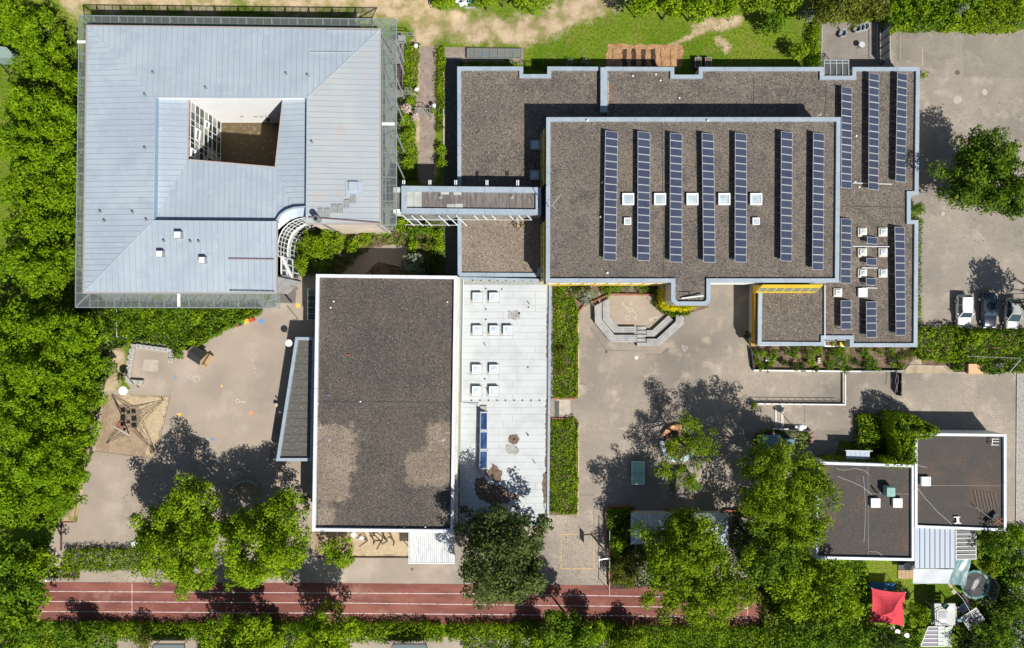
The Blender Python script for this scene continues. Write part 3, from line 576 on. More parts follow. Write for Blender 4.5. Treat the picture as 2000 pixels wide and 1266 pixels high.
# raised strip between the two roof parts, relief of the lower roof
M().prism(PP([(1173, 131.5), (1186, 131.5), (1186, 219), (1173, 219)], HL+.45), HL-0.25, HL+0.45).build('firewall_coping', coping_m, school)
for k in range(6):
    M().prism(PP([(1186.5, 142+k*14.5), (1188, 142+k*14.5), (1188, 152+k*14.5), (1186.5, 152+k*14.5)], HL), HL-0.24, HL+.05).build('metal_clip', coping_m, school)
M().prism(PP([(1610.2, 557), (1612.2, 557), (1612.2, 662), (1610.2, 662)], HL), HL-0.24, HL+.02).build('roof_divider', alu, school)
M().bar(P(1187, 160, HL-.2), P(1187, 200, HL-.2), 0.3, 0.02).build('straw_litter', straw_m, school)
up_px = [(1067, 229), (1642, 229), (1637, 549), (1640, 552), (1388, 552), (1388, 588), (1380, 597), (1322, 597), (1311, 588), (1311, 552), (1066, 552)]
up_px = [(1067, 229), (1642, 229), (1639, 552), (1388, 552), (1388, 588), (1380, 597), (1321, 597), (1311, 588), (1311, 552), (1066, 552)]
upp = ccw(PP(up_px, HU))
upw = inset(upp, 0.12)
M().prism(upw, HL+0.1, HU-0.4).build('wall', wall_cream, school)
M().prism(inset(upp, 0.4), HU-0.4, HU-0.28).build('roof', gravel, school)
roof_edge(school, upp, 0.46, HU-0.398, HU, coping_m)
# ground floor walls below the upper block on the court side
gp = inset(upp, 0.13)
M().prism(PP([(1068, 547), (1310, 547), (1313, 586), (1322, 594), (1379, 594), (1386, 586), (1386, 540), (1478, 540), (1478, 500), (1068, 500)], HU), 0.002, HL+0.1).build('wall', wall_cream, school)
def facade(a, b, h, z0, z1, m_, name='facade_panel', out=0.05, n=1, hh=None):
    A, B = Vector(P2(*a, h)), Vector(P2(*b, h)); d = (B-A).normalized(); nrm = Vector((d.y, -d.x)); L = (B-A).length
    for k in range(n):
        p = A+d*(L*k/n+0.012); q = A+d*(L*(k+1)/n-0.012)
        M().prism([p[:], q[:], (q+nrm*out)[:], (p+nrm*out)[:]], z0, z1).build(name, m_, school)
facade((1068, 550.4), (1310, 550.4), HU, 0.3, 7.0, wall_yellow, n=12, out=0.10)
facade((1390, 550.4), (1478, 550.4), HU, 3.6, 7.0, wall_white, n=5, out=0.10)
A = P(1068, 550.2, HU); B = P(1310, 550.2, HU)
windows(school, (A.x, A.y-0.1), (B.x, B.y-0.1), 4.6, 6.2, 10, 1.05, white_m, dark_glass, 0.05)
# the yellow glazed bay over the low roof at right
bay_glass = mat('olive_grey_window_glass', (0.22, 0.24, 0.18), rough=0.2)
def bay(a, b, n, solid=(), o=0.8):
    """sloping window bay: a, b = px of the top edge at height 6.6, running left to right"""
    p, q = P(a[0], a[1], 6.6), P(b[0], b[1], 6.6); d = (q-p).normalized(); nrm = Vector((d.y, -d.x, 0))
    p2, q2 = p+nrm*o+Vector((0, 0, -2.3)), q+nrm*o+Vector((0, 0, -2.3))
    base = nrm*o+Vector((0, 0, -2.3)); g0, g1 = P(a[0], a[1], 6.6), P(b[0], b[1], 6.6)
    body = M()
    vs = [p, q, q2, p2, Vector((p2.x, p2.y, 3.2)), Vector((q2.x, q2.y, 3.2)), Vector((p.x, p.y, 3.2)), Vector((q.x, q.y, 3.2))]
    body.add(vs, [(0, 3, 2, 1), (3, 4, 5, 2), (0, 6, 4, 3), (1, 2, 5, 7), (0, 1, 7, 6), (4, 6, 7, 5)])
    bo = body.build('window_bay', wall_yellow, school)
    L = (q-p).length; sl = base.normalized(); SL = base.length; nn = d.cross(sl).normalized()
    if nn.z < 0: nn = -nn
    for k in range(n):
        if k in solid: continue
        u0, u1 = (k+0.08)*L/n, (k+0.92)*L/n
        c = [p+d*u0+sl*(SL*.40), p+d*u1+sl*(SL*.40), p+d*u1+sl*(SL*.85), p+d*u0+sl*(SL*.85)]
        mm = M(); mm.add([v+nn*0.02 for v in c]+[v-nn*0.02 for v in c], [(0, 1, 2, 3), (7, 6, 5, 4), (0, 4, 5, 1), (1, 5, 6, 2), (2, 6, 7, 3), (3, 7, 4, 0)])
        mm.build('pane', bay_glass, bo)
bay((1490, 556), (1609, 556), 7)
bay((1063.5, 250), (1063.5, 358), 7, o=.3); bay((1063.5, 432), (1063.5, 548), 8, o=.3)
# covered west side of the right wing and the niche with the planter
p = P(1480, 676, HL)
M().prism(PP([(1476.5, 560), (1479.5, 560), (1479.5, 672), (1476.5, 672)], HL), 1.9, HL-0.45).build('facade_panel', ochre, school)
M().prism(PP([(1467, 666), (1477, 666), (1477, 675), (1467, 675)], 2.2), 1.4, 2.2).build('facade_panel', ochre, school)
M().prism(PP([(1611, 667), (1661, 667), (1661, 677.5), (1611, 677.5)], 1.4), 0.05, 1.4).build('planter_box', wall_white, school)
M().prism(PP([(1613, 668), (1637, 668), (1637, 675), (1613, 675)], 1.45), 1.35, 1.45).build('planter_soil', soil_m, school)
M().prism(PP([(1641, 668), (1655, 668), (1655, 675.5), (1641, 675.5)], 1.9), 1.41, 1.9).build('orange_box', wall_yellow, school)
pv = lambda a: Vector((a[0], a[1]))
windows(school, P2(1613, 664, HL-.1), P2(1659, 664, HL-.1), 1.6, 2.9, 2, 1.1, white_m, dark_glass, 0.05)
for (a, b, n) in (((1490, 674.8), (1605, 674.8), 6), ((1665, 677.2), (1788, 677.2), 6)):
    windows(school, P2(*a, HL), P2(*b, HL), 0.9, 2.5, n, 1.2, white_m, dark_glass, 0.08)
# the roof bay with its balcony rail at the south
M().bar(P(1331, 583, HU-.1), P(1374, 578, HU+.25), 0.14, 0.1).build('white_pole', white_m, school)
mm = M(); mm.bar(P(1331, 576.5, HU+.3), P(1365, 574.5, HU+.3), 0.05); mm.bar(P(1350, 575.5, HU+.3), P(1354, 580, HU-.25), 0.05); mm.build('aerial_rail', dark_m, school)
# stones and small vents lying on the roofs
for k, (px, py, h) in enumerate([(1147, 236, HU), (1191, 578-30, HU-.28), (1382, 236, HU), (1186, 533, HU-.28), (1173, 424, HU-.28), (1176, 357, HU-.28)]):
    M().lathe(P(px, py, h), [(0.13, 0), (0.13, 0.18), (0.06, 0.24)], 10).build('vent', white_m, school)
for px, py in ((1236, 149), (1281, 146), (1290, 158), (1327, 192), (1672, 266), (1656, 277), (1670, 356), (1678, 366)):
    M().lathe(P(px, py, HL-.25), [(0.10, 0), (0.10, 0.12)], 8).build('vent', white_m, school)
tag(M().prism(jitter_poly(PP([(1595, 226), (1602, 222), (1604, 219), (1605, 226)], HL-.2), .4, .05, 3), HL-.25, HL-.2).build('cardboard', concrete), 'pale scrap lying on the lower roof north of the big roof', 'scrap')
# roof joint lines
for a, b, h in (((1472, 575-440+15, ), (1472, 205), HL-.245), ((1645, 403), (1776, 405), HL-.245), ((1293, 236), (1296, 545), HU-.275), ((1614, 165), (1611, 225), HL-.245)):
    M().bar(P(a[0], a[1], h), P(b[0], b[1], h), 0.05, 0.02).build('roof_joint', dark_m, school)
# skylights
_sk = {}
def skylight(px, py, h, s, lab, style='teal', curb=0.3, group='square skylights', pad=None):
    key = (round(s, 2), style, curb)
    if key not in _sk:
        a = M().prism([(-s/2, -s/2), (s/2, -s/2), (s/2, s/2), (-s/2, s/2)], 0, curb).mesh('curb', {'teal': white_m, 'dome': white_m, 'opal': white_m, 'curbed': wall_cream, 'shade': steel}[style])
        i = s*(0.39 if style != 'curbed' else 0.26)
        if style == 'curbed':
            b = M(); j = s*0.33
            b.prism([(-j, -j), (j, -j), (j, j), (-j, j)], curb+.002, curb+.16); bm_ = b.mesh('frame', white_m); top = curb+.162
        else:
            b = M(); o_ = s*0.5+.02
            for x0, y0, x1, y1 in ((-o_, -o_, o_, -i), (-o_, i, o_, o_), (-o_, -i, -i, i), (i, -i, o_, i)): b.prism([(x0, y0), (x1, y0), (x1, y1), (x0, y1)], curb+.002, curb+.07)
            bm_ = b.mesh('frame', white_m if style != 'shade' else steel); top = curb+.01
        d = M(); n = 4; rise = s*0.10 if style in ('dome', 'opal', 'curbed') else 0.05; vs = []; fs = []
        for y in range(n+1):
            for x in range(n+1):
                u, v = x/n*2-1, y/n*2-1; vs.append((u*i, v*i, top+rise*(1-u*u)*(1-v*v)))
        for y in range(n):
            for x in range(n): k = y*(n+1)+x; fs.append((k, k+1, k+n+2, k+n+1))
        d.add(vs, fs); dm = d.mesh('dome', {'teal': dome_teal, 'dome': dome, 'opal': dome_white, 'curbed': dome_teal, 'shade': dome}[style])
        for pl in dm.polygons: pl.use_smooth = True
        _sk[key] = (a, bm_, dm)
    c = P(px, py, h); t = thing('skylight', lab, 'skylight', c, group)
    for nm, me_ in zip(('curb', 'frame', 'dome'), _sk[key]): inst(nm, me_, t, c)
    if pad: M().prism([(c.x-pad, c.y-pad*.8), (c.x+pad*.75, c.y-pad*.8), (c.x+pad*.75, c.y+pad*.8), (c.x-pad, c.y+pad*.8)], h+0.012, h+0.02).build('pad', membrane_pad, t)
    return t
ords = ['first', 'second', 'third', 'fourth', 'fifth', 'sixth', 'seventh', 'eighth', 'ninth', 'tenth', 'eleventh', 'twelfth', 'thirteenth', 'fourteenth', 'fifteenth', 'sixteenth', 'seventeenth', 'eighteenth', 'nineteenth', 'twentieth']
for k, px in enumerate((1226, 1288, 1351, 1413, 1475)):
    skylight(px, 390, HU-.28, 1.26, 'large square skylight, %s from the left in the row across the big solar roof' % ords[k], 'teal', 0.3, 'large skylights between the solar rows')
skylight(1225, 433, HU-.28, 0.74, 'small square skylight between the first and second solar rows', 'teal', 0.25, 'small skylights on the big roof')
skylight(1475, 433, HU-.28, 0.74, 'small square skylight right of the fifth solar row', 'teal', 0.25, 'small skylights on the big roof')
skylight(1045, 284, HL-.25, 1.08, 'bluish skylight in the shade beside the yellow bay, upper one', 'shade', 0.25, 'shaded skylights beside the yellow bay')
skylight(1044, 343, HL-.25, 1.08, 'bluish skylight in the shade beside the yellow bay, lower one', 'shade', 0.25, 'shaded skylights beside the yellow bay')
for r, yy in enumerate((454, 494, 534)):
    for c_, xx in enumerate((1683, 1723)):
        skylight(xx, yy, HL-.25, 1.02, 'small skylight on cream kerb, %s row, %s of the pair' % (('upper', 'middle', 'lower')[r], ('left', 'right')[c_]), 'curbed', 0.22, 'skylights on cream kerbs')
skylight(1635, 572, HL-.25, 0.98, 'small skylight on cream kerb by the corner of the upper roof', 'curbed', 0.22, 'skylights on cream kerbs')
skylight(1683, 572, HL-.25, 1.0, 'plain white closed roof hatch below the cream skylights', 'opal', 0.25, 'skylights on cream kerbs')

# solar arrays: panels tilted towards the east, one thing per row
TW, TH_, TILT = 1.58, 0.808, math.radians(22)
pm = M(); pm.prism([(-TW/2, -TH_/2), (TW/2, -TH_/2), (TW/2, TH_/2), (-TW/2, TH_/2)], -0.04, 0.0, 0)
fr = 0.035
pm.prism([(-TW/2+fr, -TH_/2+fr), (TW/2-fr, -TH_/2+fr), (TW/2-fr, TH_/2-fr), (-TW/2+fr, TH_/2-fr)], 0.0005, 0.004, 1)
panel_me = pm.mesh('panel', [alu, solar_m])
def solar_row(x_top, y_top, x_bot, y_bot, n, hroof, lab, group='tilted solar panel rows'):
    """x = px of the low east edge"""
    zb = hroof+0.22; a, b = P(x_top, y_top, zb), P(x_bot, y_bot, zb)
    if n > 1: pitch = (a-b).length/n
    else: pitch = 0.83
    d = (b-a).normalized(); ang = math.atan2(d.x, -d.y)
    cw_ = TW*math.cos(TILT)/2; rise = TW*math.sin(TILT)
    west = Vector((-d.y*-1, d.x*-1, 0)); west = Vector((d.y, -d.x, 0)); west = west if west.x < 0 else -west
    t = thing('solar_array', lab, 'solar panels' if n > 1 else 'solar panel', (a+b)/2+west*cw_-Vector((0, 0, zb-hroof)), group)
    for k in range(n):
        c = a+d*(pitch*(k+.5))+west*cw_+Vector((0, 0, rise/2))
        inst('panel', panel_me, t, c, (0, TILT, ang))
    f = M()
    ns = max(2, n//2+1)
    for k in range(ns):
        e = a+d*((b-a).length*min(max(k/(ns-1), 0.02), 0.98) if n > 1 else (pitch*(0.12+0.76*k)))
        lo = e+Vector((0, 0, -.05)); hi = e+west*(cw_*2)+Vector((0, 0, rise-.05))
        f.bar(lo, hi, 0.05); f.bar(lo-west*0.25+Vector((0, 0, -.14)), hi*1+Vector((0, 0, -(rise+.14)))+west*.1, 0.05); f.bar(hi, Vector((hi.x, hi.y, hroof)), 0.05); f.bar(lo, Vector((lo.x, lo.y, hroof)), 0.05)
    f.build('rack', steel, t)
names = ['first', 'second', 'third', 'fourth', 'fifth', 'sixth', 'seventh']
for k, a in enumerate(((1207, 258, 1203.5, 509, 17), (1270, 259, 1269, 510, 17), (1332.5, 262, 1332, 513, 17), (1394, 262, 1397, 513, 17), (1458.5, 262, 1458, 513, 17), (1547.8, 259, 1546.8, 511, 17), (1610, 262, 1608, 528, 18))):
    solar_row(*a, HU-.28, 'long row of dark blue solar panels, %s from the left on the upper roof' % names[k])
solar_row(1664, 172, 1663, 369, 14, HL-.25, 'solar row on the lower roof close beside the upper roof edge, north half')
solar_row(1717, 145, 1716, 372, 16, HL-.25, 'solar row on the lower roof, middle of the three northern rows')
solar_row(1772, 145, 1768.5, 357, 15, HL-.25, 'solar row on the lower roof along the northeast roof edge')
solar_row(1663, 428, 1662, 554, 9, HL-.25, 'nine panel solar row beside the small cream skylights')
solar_row(1767, 444, 1769, 655, 15, HL-.25, 'solar row along the southeast edge of the lower roof')
solar_row(1662.5, 587, 1662.5, 643.5, 4, HL-.25, 'short row of four solar panels near the roof notch')
solar_row(1711.5, 589, 1712, 659.5, 5, HL-.25, 'short row of five solar panels below the white hatch')
solar_row(1713.5, 464, 1713, 480, 1, HL-.25, 'single solar panel between the upper and middle skylight pairs', 'single solar panels')
solar_row(1712.5, 505, 1712.3, 521, 1, HL-.25, 'single solar panel between the middle and lower skylight pairs', 'single solar panels')
solar_row(1711.5, 544, 1711.3, 560, 1, HL-.25, 'single solar panel just above the white roof hatch', 'single solar panels')
for a, b in (((1665, 357.5), (1742, 360)), ((1664, 481), (1738, 482)), ((1683, 523), (1714, 524)), ((1684, 562), (1713, 563))):
    tag(M().bar(P(a[0], a[1], HL-.12), P(b[0], b[1], HL-.12), 0.12, 0.08).build('cable_tray', alu), 'galvanised cable tray on the lower roof %s' % {357.5: 'below the northern solar rows', 481: 'above the middle skylight pair', 523: 'above the lower skylight pair', 562: 'just above the white hatch'}[a[1]], 'cable tray', 'cable trays between the solar rows')

# ---------------------------------------------------------------- sports hall with its wedge shaped canopy
hall, hallp = flat_building('sports_hall', 'tall sports hall with dark gravel roof and thin white coping', [(617, 535.5), (893, 539), (886, 1041), (609.5, 1038)], HH, wall_cream, gravel_dark, white_cop, 0.36, 0.42)
hz_ = HH-.412; xs_h = np.arange(-24.5, -6, .22); ys_h = np.arange(-25, 6.5, .22)
HX, HY = np.meshgrid(xs_h, ys_h); hp_ = inset(hallp, .31)
wear = np.zeros(HX.shape)
for cxp, cyp, rx, ry in ((655, 880, 42, 48), (650, 945, 36, 36), (640, 855, 26, 26), (862, 870, 30, 48), (838, 915, 46, 36), (872, 1010, 14, 16), (632, 1008, 22, 20)):
    q = P(cxp, cyp, hz_); wear = np.maximum(wear, (1.0 if rx > 21 else .72)*np.clip(1.6-1.0*np.sqrt(((HX-q.x)/(rx*.0579))**4+((HY-q.y)/(ry*.0579))**4)**.5, 0, 1))
# the patch ends in a straight line where the washed gravel was raked
hv = [(min(max(x, hp_[0][0] if 0 else -1e9), 1e9), y) for x, y in hp_]
ok_ = lambda x, y: all((hp_[(i+1) % 4][0]-hp_[i][0])*(y-hp_[i][1])-(hp_[(i+1) % 4][1]-hp_[i][1])*(x-hp_[i][0]) > -.02 for i in range(4))
vid = -np.ones(HX.shape, int); vs = []; wv = []
for j in range(HX.shape[0]):
    for i in range(HX.shape[1]):
        if ok_(HX[j, i], HY[j, i]): vid[j, i] = len(vs); vs.append((HX[j, i], HY[j, i], hz_)); wv.append(wear[j, i])
fs = [(vid[j, i], vid[j, i+1], vid[j+1, i+1], vid[j+1, i]) for j in range(HX.shape[0]-1) for i in range(HX.shape[1]-1) if min(vid[j, i], vid[j, i+1], vid[j+1, i+1], vid[j+1, i]) >= 0]
mm = M(); mm.add(vs, fs); go = mm.build('gravel_layer', gravel_dark, hall)
at = go.data.attributes.new('wear', 'FLOAT', 'POINT'); at.data.foreach_set('value', np.array(wv, dtype=np.float32))
m, nt, o = new_mat('hall_gravel'); g = nt.nodes.new('ShaderNodeNewGeometry'); pos = g.outputs['Position']; at_ = nt.nodes.new('ShaderNodeAttribute'); at_.attribute_name = 'wear'
def speck(c0, c1, lo, hi):
    cc = mix(nt, noise_fac(nt, pos, .25, 6, .4, .65), c0, c1); cc = mix(nt, noise_fac(nt, pos, 6.5, 4, .47, .67), cc, lo); return mix(nt, noise_fac(nt, pos, 7.5, 3, .57, .73), cc, hi)
cd = speck((0.088, 0.077, 0.068), (0.118, 0.102, 0.088), (0.036, 0.031, 0.029), (0.30, 0.26, 0.22)); cp_ = speck((0.20, 0.16, 0.125), (0.27, 0.22, 0.175), (0.085, 0.068, 0.055), (0.48, 0.42, 0.36))
ad = nt.nodes.new('ShaderNodeMath'); ad.operation = 'ADD'; nt.links.new(at_.outputs['Fac'], ad.inputs[0]); nt.links.new(noise_fac(nt, pos, 1.3, 7, .2, .8, .7), ad.inputs[1])
mr = nt.nodes.new('ShaderNodeMapRange'); mr.inputs[1].default_value = .95; mr.inputs[2].default_value = 1.25; nt.links.new(ad.outputs[0], mr.inputs[0])
pb = nt.nodes.new('ShaderNodeBsdfPrincipled'); nt.links.new(mix(nt, mr.outputs[0], cd, cp_), pb.inputs['Base Color']); pb.inputs['Roughness'].default_value = .95; pb.inputs['Specular IOR Level'].default_value = .15; nt.links.new(pb.outputs[0], o.inputs[0])
go.data.materials[0] = m
M().bar(P(620, 784, HH-.41), P(882, 786, HH-.41), 0.06, 0.02).build('roof_joint', dark_m, hall)
for px, py in ((643, 859), (865, 859)):
    M().lathe(P(px, py, HH-.42), [(0.22, 0), (0.22, 0.05), (0.08, 0.06), (0.08, 0.12)], 12).build('roof_drain', steel, hall)
for px, py, mm_ in ((652, 589, white_m), (646, 601, white_m), (874, 590, white_m), (681, 693, p_red), (641.5, 771.5, p_blu), (831, 1029, white_m), (790, 1029, p_grn), (704, 784, white_m), (621, 788.5, white_m)):
    M().lathe(P(px, py, HH-.42), [(0.07, 0), (0.11, 0.10), (0.07, 0.2)], 8).build('lost_ball', mm_, hall)
M().prism(PP([(893.5, 541), (898, 541), (892, 1036), (887, 1036)], HH-.7), 3.5, HH-.7).build('gutter', wall_cream, hall)
# annex with the white membrane roof
annex, annp = flat_building('white_roof_annex', 'low annex with white membrane roof, skylights and brown patches', [(897, 541), (1077, 545), (1072.5, 1026), (889, 1025)], HW, wall_grey, membrane_gap, coping_m, 0.28, 0.16)
zr = HW-0.16
r2 = random.Random(3)
for k in range(35):
    y0 = 556+k*13.35; y1 = y0+12.9
    xl, xr = 903-(y0-541)*0.012, 1068.5-(y0-545)*0.006
    cuts = sorted(r2.sample(range(920, 1055, 9), 2 if k % 2 else 1)); e = [xl]+cuts+[xr]
    for a, b in zip(e[:-1], e[1:]):
        M().prism(PP([(a, y0), (b-.5, y0), (b-.5, y1), (a, y1)], zr), zr-0.003, zr+0.006+0.001*r2.random(), bottom=False).build('roofing_sheet', membrane, annex)
M().prism(PP([(901, 545), (1068, 547), (1068, 555), (901, 555)], zr), zr-.003, zr+.008, bottom=False).build('roofing_sheet', membrane_pad, annex)
for i, (px, py) in enumerate([(923+k*16.3, 547.5+k*.2) for k in range(9)]+[(921+k*16.6, 782) for k in range(9)]+[(949, 564), (949, 604), (949, 624), (947, 740), (980, 565), (1032, 600), (1031, 717), (1031, 849)]):
    M().lathe(P(px, py, zr+.005), [(0.10, 0), (0.10, 0.03)], 8).build('roof_anchor', dark_m, annex)
for a, b in (((943.5, 668), (948, 675)), ((946, 757), (953, 764)), ((1029, 588), (1034, 594)), ((1028, 846), (1032, 852)), ((1040, 901), (1045, 905))):
    q = P(b[0], b[1], zr); M().tube([q, P(a[0]*0+b[0]+0.5, b[1]-.5, zr+.55)], 0.05, 8).build('vent_pipe', steel, annex)
for pts, sd, m_ in (([(957, 916), (968, 908), (980, 920), (979, 940), (966, 946), (960, 935), (950, 928)], 11, moss), ([(928, 935), (945, 930), (958, 945), (985, 950), (998, 965), (994, 982), (962, 988), (935, 975), (926, 958)], 12, moss),
                    ([(999, 966), (1014, 963), (1013, 974), (1002, 978)], 13, moss), ([(1003, 985), (1016, 992), (1010, 997), (1001, 990)], 14, moss), ([(898, 990), (912, 988), (914, 1000), (900, 1002)], 15, moss),
                    ([(1060, 925), (1069, 920), (1068, 965), (1064, 985), (1066, 1000), (1069, 1015), (1070, 1020), (1062, 1018), (1063, 990), (1058, 950)], 16, moss), ([(1066, 780), (1070, 780), (1069, 925), (1065, 925)], 17, moss),
                    ([(993, 918), (1001, 917), (1000, 923), (994, 923)], 18, moss), ([(996, 850), (1010, 847), (1016, 858), (1010, 868), (998, 868), (993, 860)], 19, moss), ([(992, 608), (1012, 606), (1016, 622), (1002, 626), (990, 622)], 20, soot),
                    ([(988, 868), (1010, 870), (1014, 884), (1000, 888), (986, 882)], 21, soot), ([(961, 906), (965, 905), (968, 910), (962, 912)], 22, moss), ([(944, 920), (950, 918), (952, 926), (945, 928)], 23, moss), ([(1068, 600), (1071, 600), (1070, 700), (1067, 700)], 24, moss)):
    M().prism(jitter_poly(PP(pts, zr), 0.22, 0.11, sd), zr+.004, zr+.012, bottom=False).build('roof_stain', m_, annex)
M().lathe(P(1004, 858, zr+.012), [(0.13, 0), (0.13, 0.05)], 10).build('roof_drain', dark_m, annex)
M().lathe(P(1014, 612, zr+.012), [(0.13, 0), (0.13, 0.05)], 10).build('roof_drain', dark_m, annex)
pp_ = [(902.5, 545), (901, 660), (899.5, 786), (934, 790)]
M().tube([P(x, y, zr+.12) for x, y in pp_], 0.05, 6).build('roof_pipe', steel, annex)
M().tube([P(x+2.6, y+.5, zr+.12) for x, y in pp_[:3]]+[P(936, 788, zr+.12)], 0.04, 6).build('roof_pipe', white_m, annex)
for r, (yy, xl) in enumerate(((581, (932.5, 965)), (645, (932.5, 965.5, 992)), (721, (931.5, 965)), (763, (931.5, 964.5)))):
    for c_, xx in enumerate(xl):
        skylight(xx, yy, zr, 1.02, 'domed skylight on the white roof, %s row from the top, %s in its row' % (ords[r], ords[c_]), 'dome', 0.42, 'domed skylights on the white roof', pad=0.86)
# solar thermal collectors
a, b = P(934.5, 796, zr+.05), P(933, 916, zr+.05)
t = thing('solar_collector', 'row of three blue solar collectors standing on the white roof', 'solar collector', (a+b)/2)
for k in range(3):
    y0 = 805+k*37.5; y1 = y0+36
    A, B = P(951.5, y0, zr+.25), P(951, y1, zr+.25); C, D = P(937.5-k*.6, y1, zr+.95), P(938-k*.6, y0, zr+.95)
    mm = M(); up = Vector((0.5, 0, 0.9)).normalized()*0.06
    mm.add([A, B, C, D, A+up, B+up, C+up, D+up], [(0, 3, 2, 1), (4, 5, 6, 7), (0, 1, 5, 4), (1, 2, 6, 5), (2, 3, 7, 6), (3, 0, 4, 7)])
    cp = mm.build('collector', alu, t)
    ce = (A+B+C+D)/4; q = [ce+(v-ce)*0.9+up*1.08 for v in (A, B, C, D)]; mm = M(); mm.add(q, [(0, 1, 2, 3)]); mm.build('pane', thermal_m, cp)
f = M()
for k in range(4):
    y = 804+k*37.6; f.bar(P(951.5, y, zr+.2), P(937.5, y, zr+.9), .06); f.bar(P(937.5, y, zr+.9), P(936.5, y, zr), .06); f.bar(P(932, y, zr+.06), P(953, y, zr+.06), .08)
f.bar(P(933, 796, zr+.1), P(930, 918, zr+.1), .12); f.build('rack', steel, t)
M().prism(PP([(938, 793), (951, 793), (951, 803), (938, 803)], zr+.2), zr+.01, zr+.2).build('ballast', concrete, t)
M().prism(PP([(935, 918), (948, 918), (948, 926), (935, 926)], zr+.2), zr+.01, zr+.2).build('ballast', concrete, t)

# wedge canopy west of the hall
hc = 3.1
cpx = [(577, 658.5), (616, 659), (611, 901), (539, 901)]
cp = ccw(PP(cpx, hc)); ca = thing('entrance_canopy', 'wedge shaped canopy roof of weathered slabs with metal rim beside the hall', 'canopy', (cp[0][0], cp[0][1], 0))
M().prism(inset(cp, .3), hc-.55, hc-.32).build('deck', felt, ca)
roof_edge(ca, cp, 0.36, hc-.5, hc, coping_m, name='rim')
for k in range(15):
    y0 = 665+k*15.3; y1 = y0+14.7
    xl = lambda y: 583.5-(y-665)*(583.5-547)/(896-665)
    if y1 > 896: y1 = 896
    M().prism(PP([(xl(y0), y0), (611, y0), (611, y1), (xl(y1), y1)], hc-.3), hc-.319, hc-.29).build('slab', plank_m, ca)
for px, py in ((585, 700), (560, 800), (549, 890), (604, 680)):
    q = P(px, py, 0); M().tube([(q.x, q.y, 0), (q.x, q.y, hc-.5)], .08, 8).build('post', steel, ca)
M().prism(PP([(535, 812), (548, 812), (530, 905), (522, 905)], 0.6), 0.02, 0.05).build('step', path_m, ca)
# glass lean-to and fence of the yard entrance north of the canopy
la = thing('glass_lean_to', 'dark glazed lean-to roof in the shade of the hall', 'lean-to', P(608, 590))
for k in range(5):
    A, B, C, D = P(601, 565+k*12, 2.6), P(601, 576.3+k*12, 2.6), P(619, 576.3+k*12, 3.0), P(619, 565+k*12, 3.0)
    mm = M(); mm.add([A, B, C, D]+[v+Vector((0, 0, .03)) for v in (A, B, C, D)], [(0, 3, 2, 1), (4, 5, 6, 7), (0, 1, 5, 4), (1, 2, 6, 5), (2, 3, 7, 6), (3, 0, 4, 7)]); mm.build('pane', dark_glass, la)
mm = M()
for k in range(6): mm.bar(P(601, 564.6+k*12, 2.62), P(619, 564.6+k*12, 3.02), .05)
mm.bar(P(601, 564, 2.6), P(601, 625, 2.6), .06); mm.build('frame', frame_green, la)
for py in (566, 624): q = P(602, py, 0); M().tube([(q.x-1.2, q.y, 0), (q.x-1.2, q.y, 2.6)], .04, 8).build('post', frame_green, la)
# porch shelter south of the hall (white corrugated)
pc = thing('corrugated_shelter', 'white corrugated shelter roof with rust stains south of the hall', 'shelter', P(843, 1070))
hp = 2.9
for k in range(22):
    x0 = 800+k*3.93; x1 = x0+3.9
    q = PP([(x0, 1040), (x1, 1040), (x1, 1098), (x0, 1098)], hp); mdx = (x0+x1)/2
    mm = M(); A, B = P(x0, 1038, hp+.25), P(x0, 1099, hp); C, D = P(x1, 1099, hp), P(x1, 1038, hp+.25); E, G = P(mdx, 1038, hp+.31), P(mdx, 1099, hp+.06)
    mm.add([A, B, G, E, C, D], [(0, 1, 2, 3), (3, 2, 4, 5)])
    mm.build('corrugated_sheet', mat('rust_streaked_white_sheet', (0.62, 0.64, 0.65), [((0.48, 0.5, 0.52), 1.5, 4, 0.45, 0.6, (4, .5, 1)), ((0.36, 0.2, 0.14), 1.2, 5, 0.60, 0.70, (3, 0.8, 1))]) if 'rust_streaked_white_sheet' not in MATS else MATS['rust_streaked_white_sheet'], pc)
mm = M(); mm.bar(P(799, 1100, hp-.05), P(887, 1100, hp-.05), .10, .2); mm.bar(P(799, 1040, hp+.1), P(799, 1101, hp-.05), .08, .2); mm.bar(P(887, 1040, hp+.1), P(887, 1101, hp-.05), .08, .2); mm.build('rim', white_m, pc)
for px in (802, 843, 885):
    q = P(px, 1097, hp); M().tube([(q.x, q.y, 0), (q.x, q.y, hp-.1)], .05, 8).build('post', steel, pc)
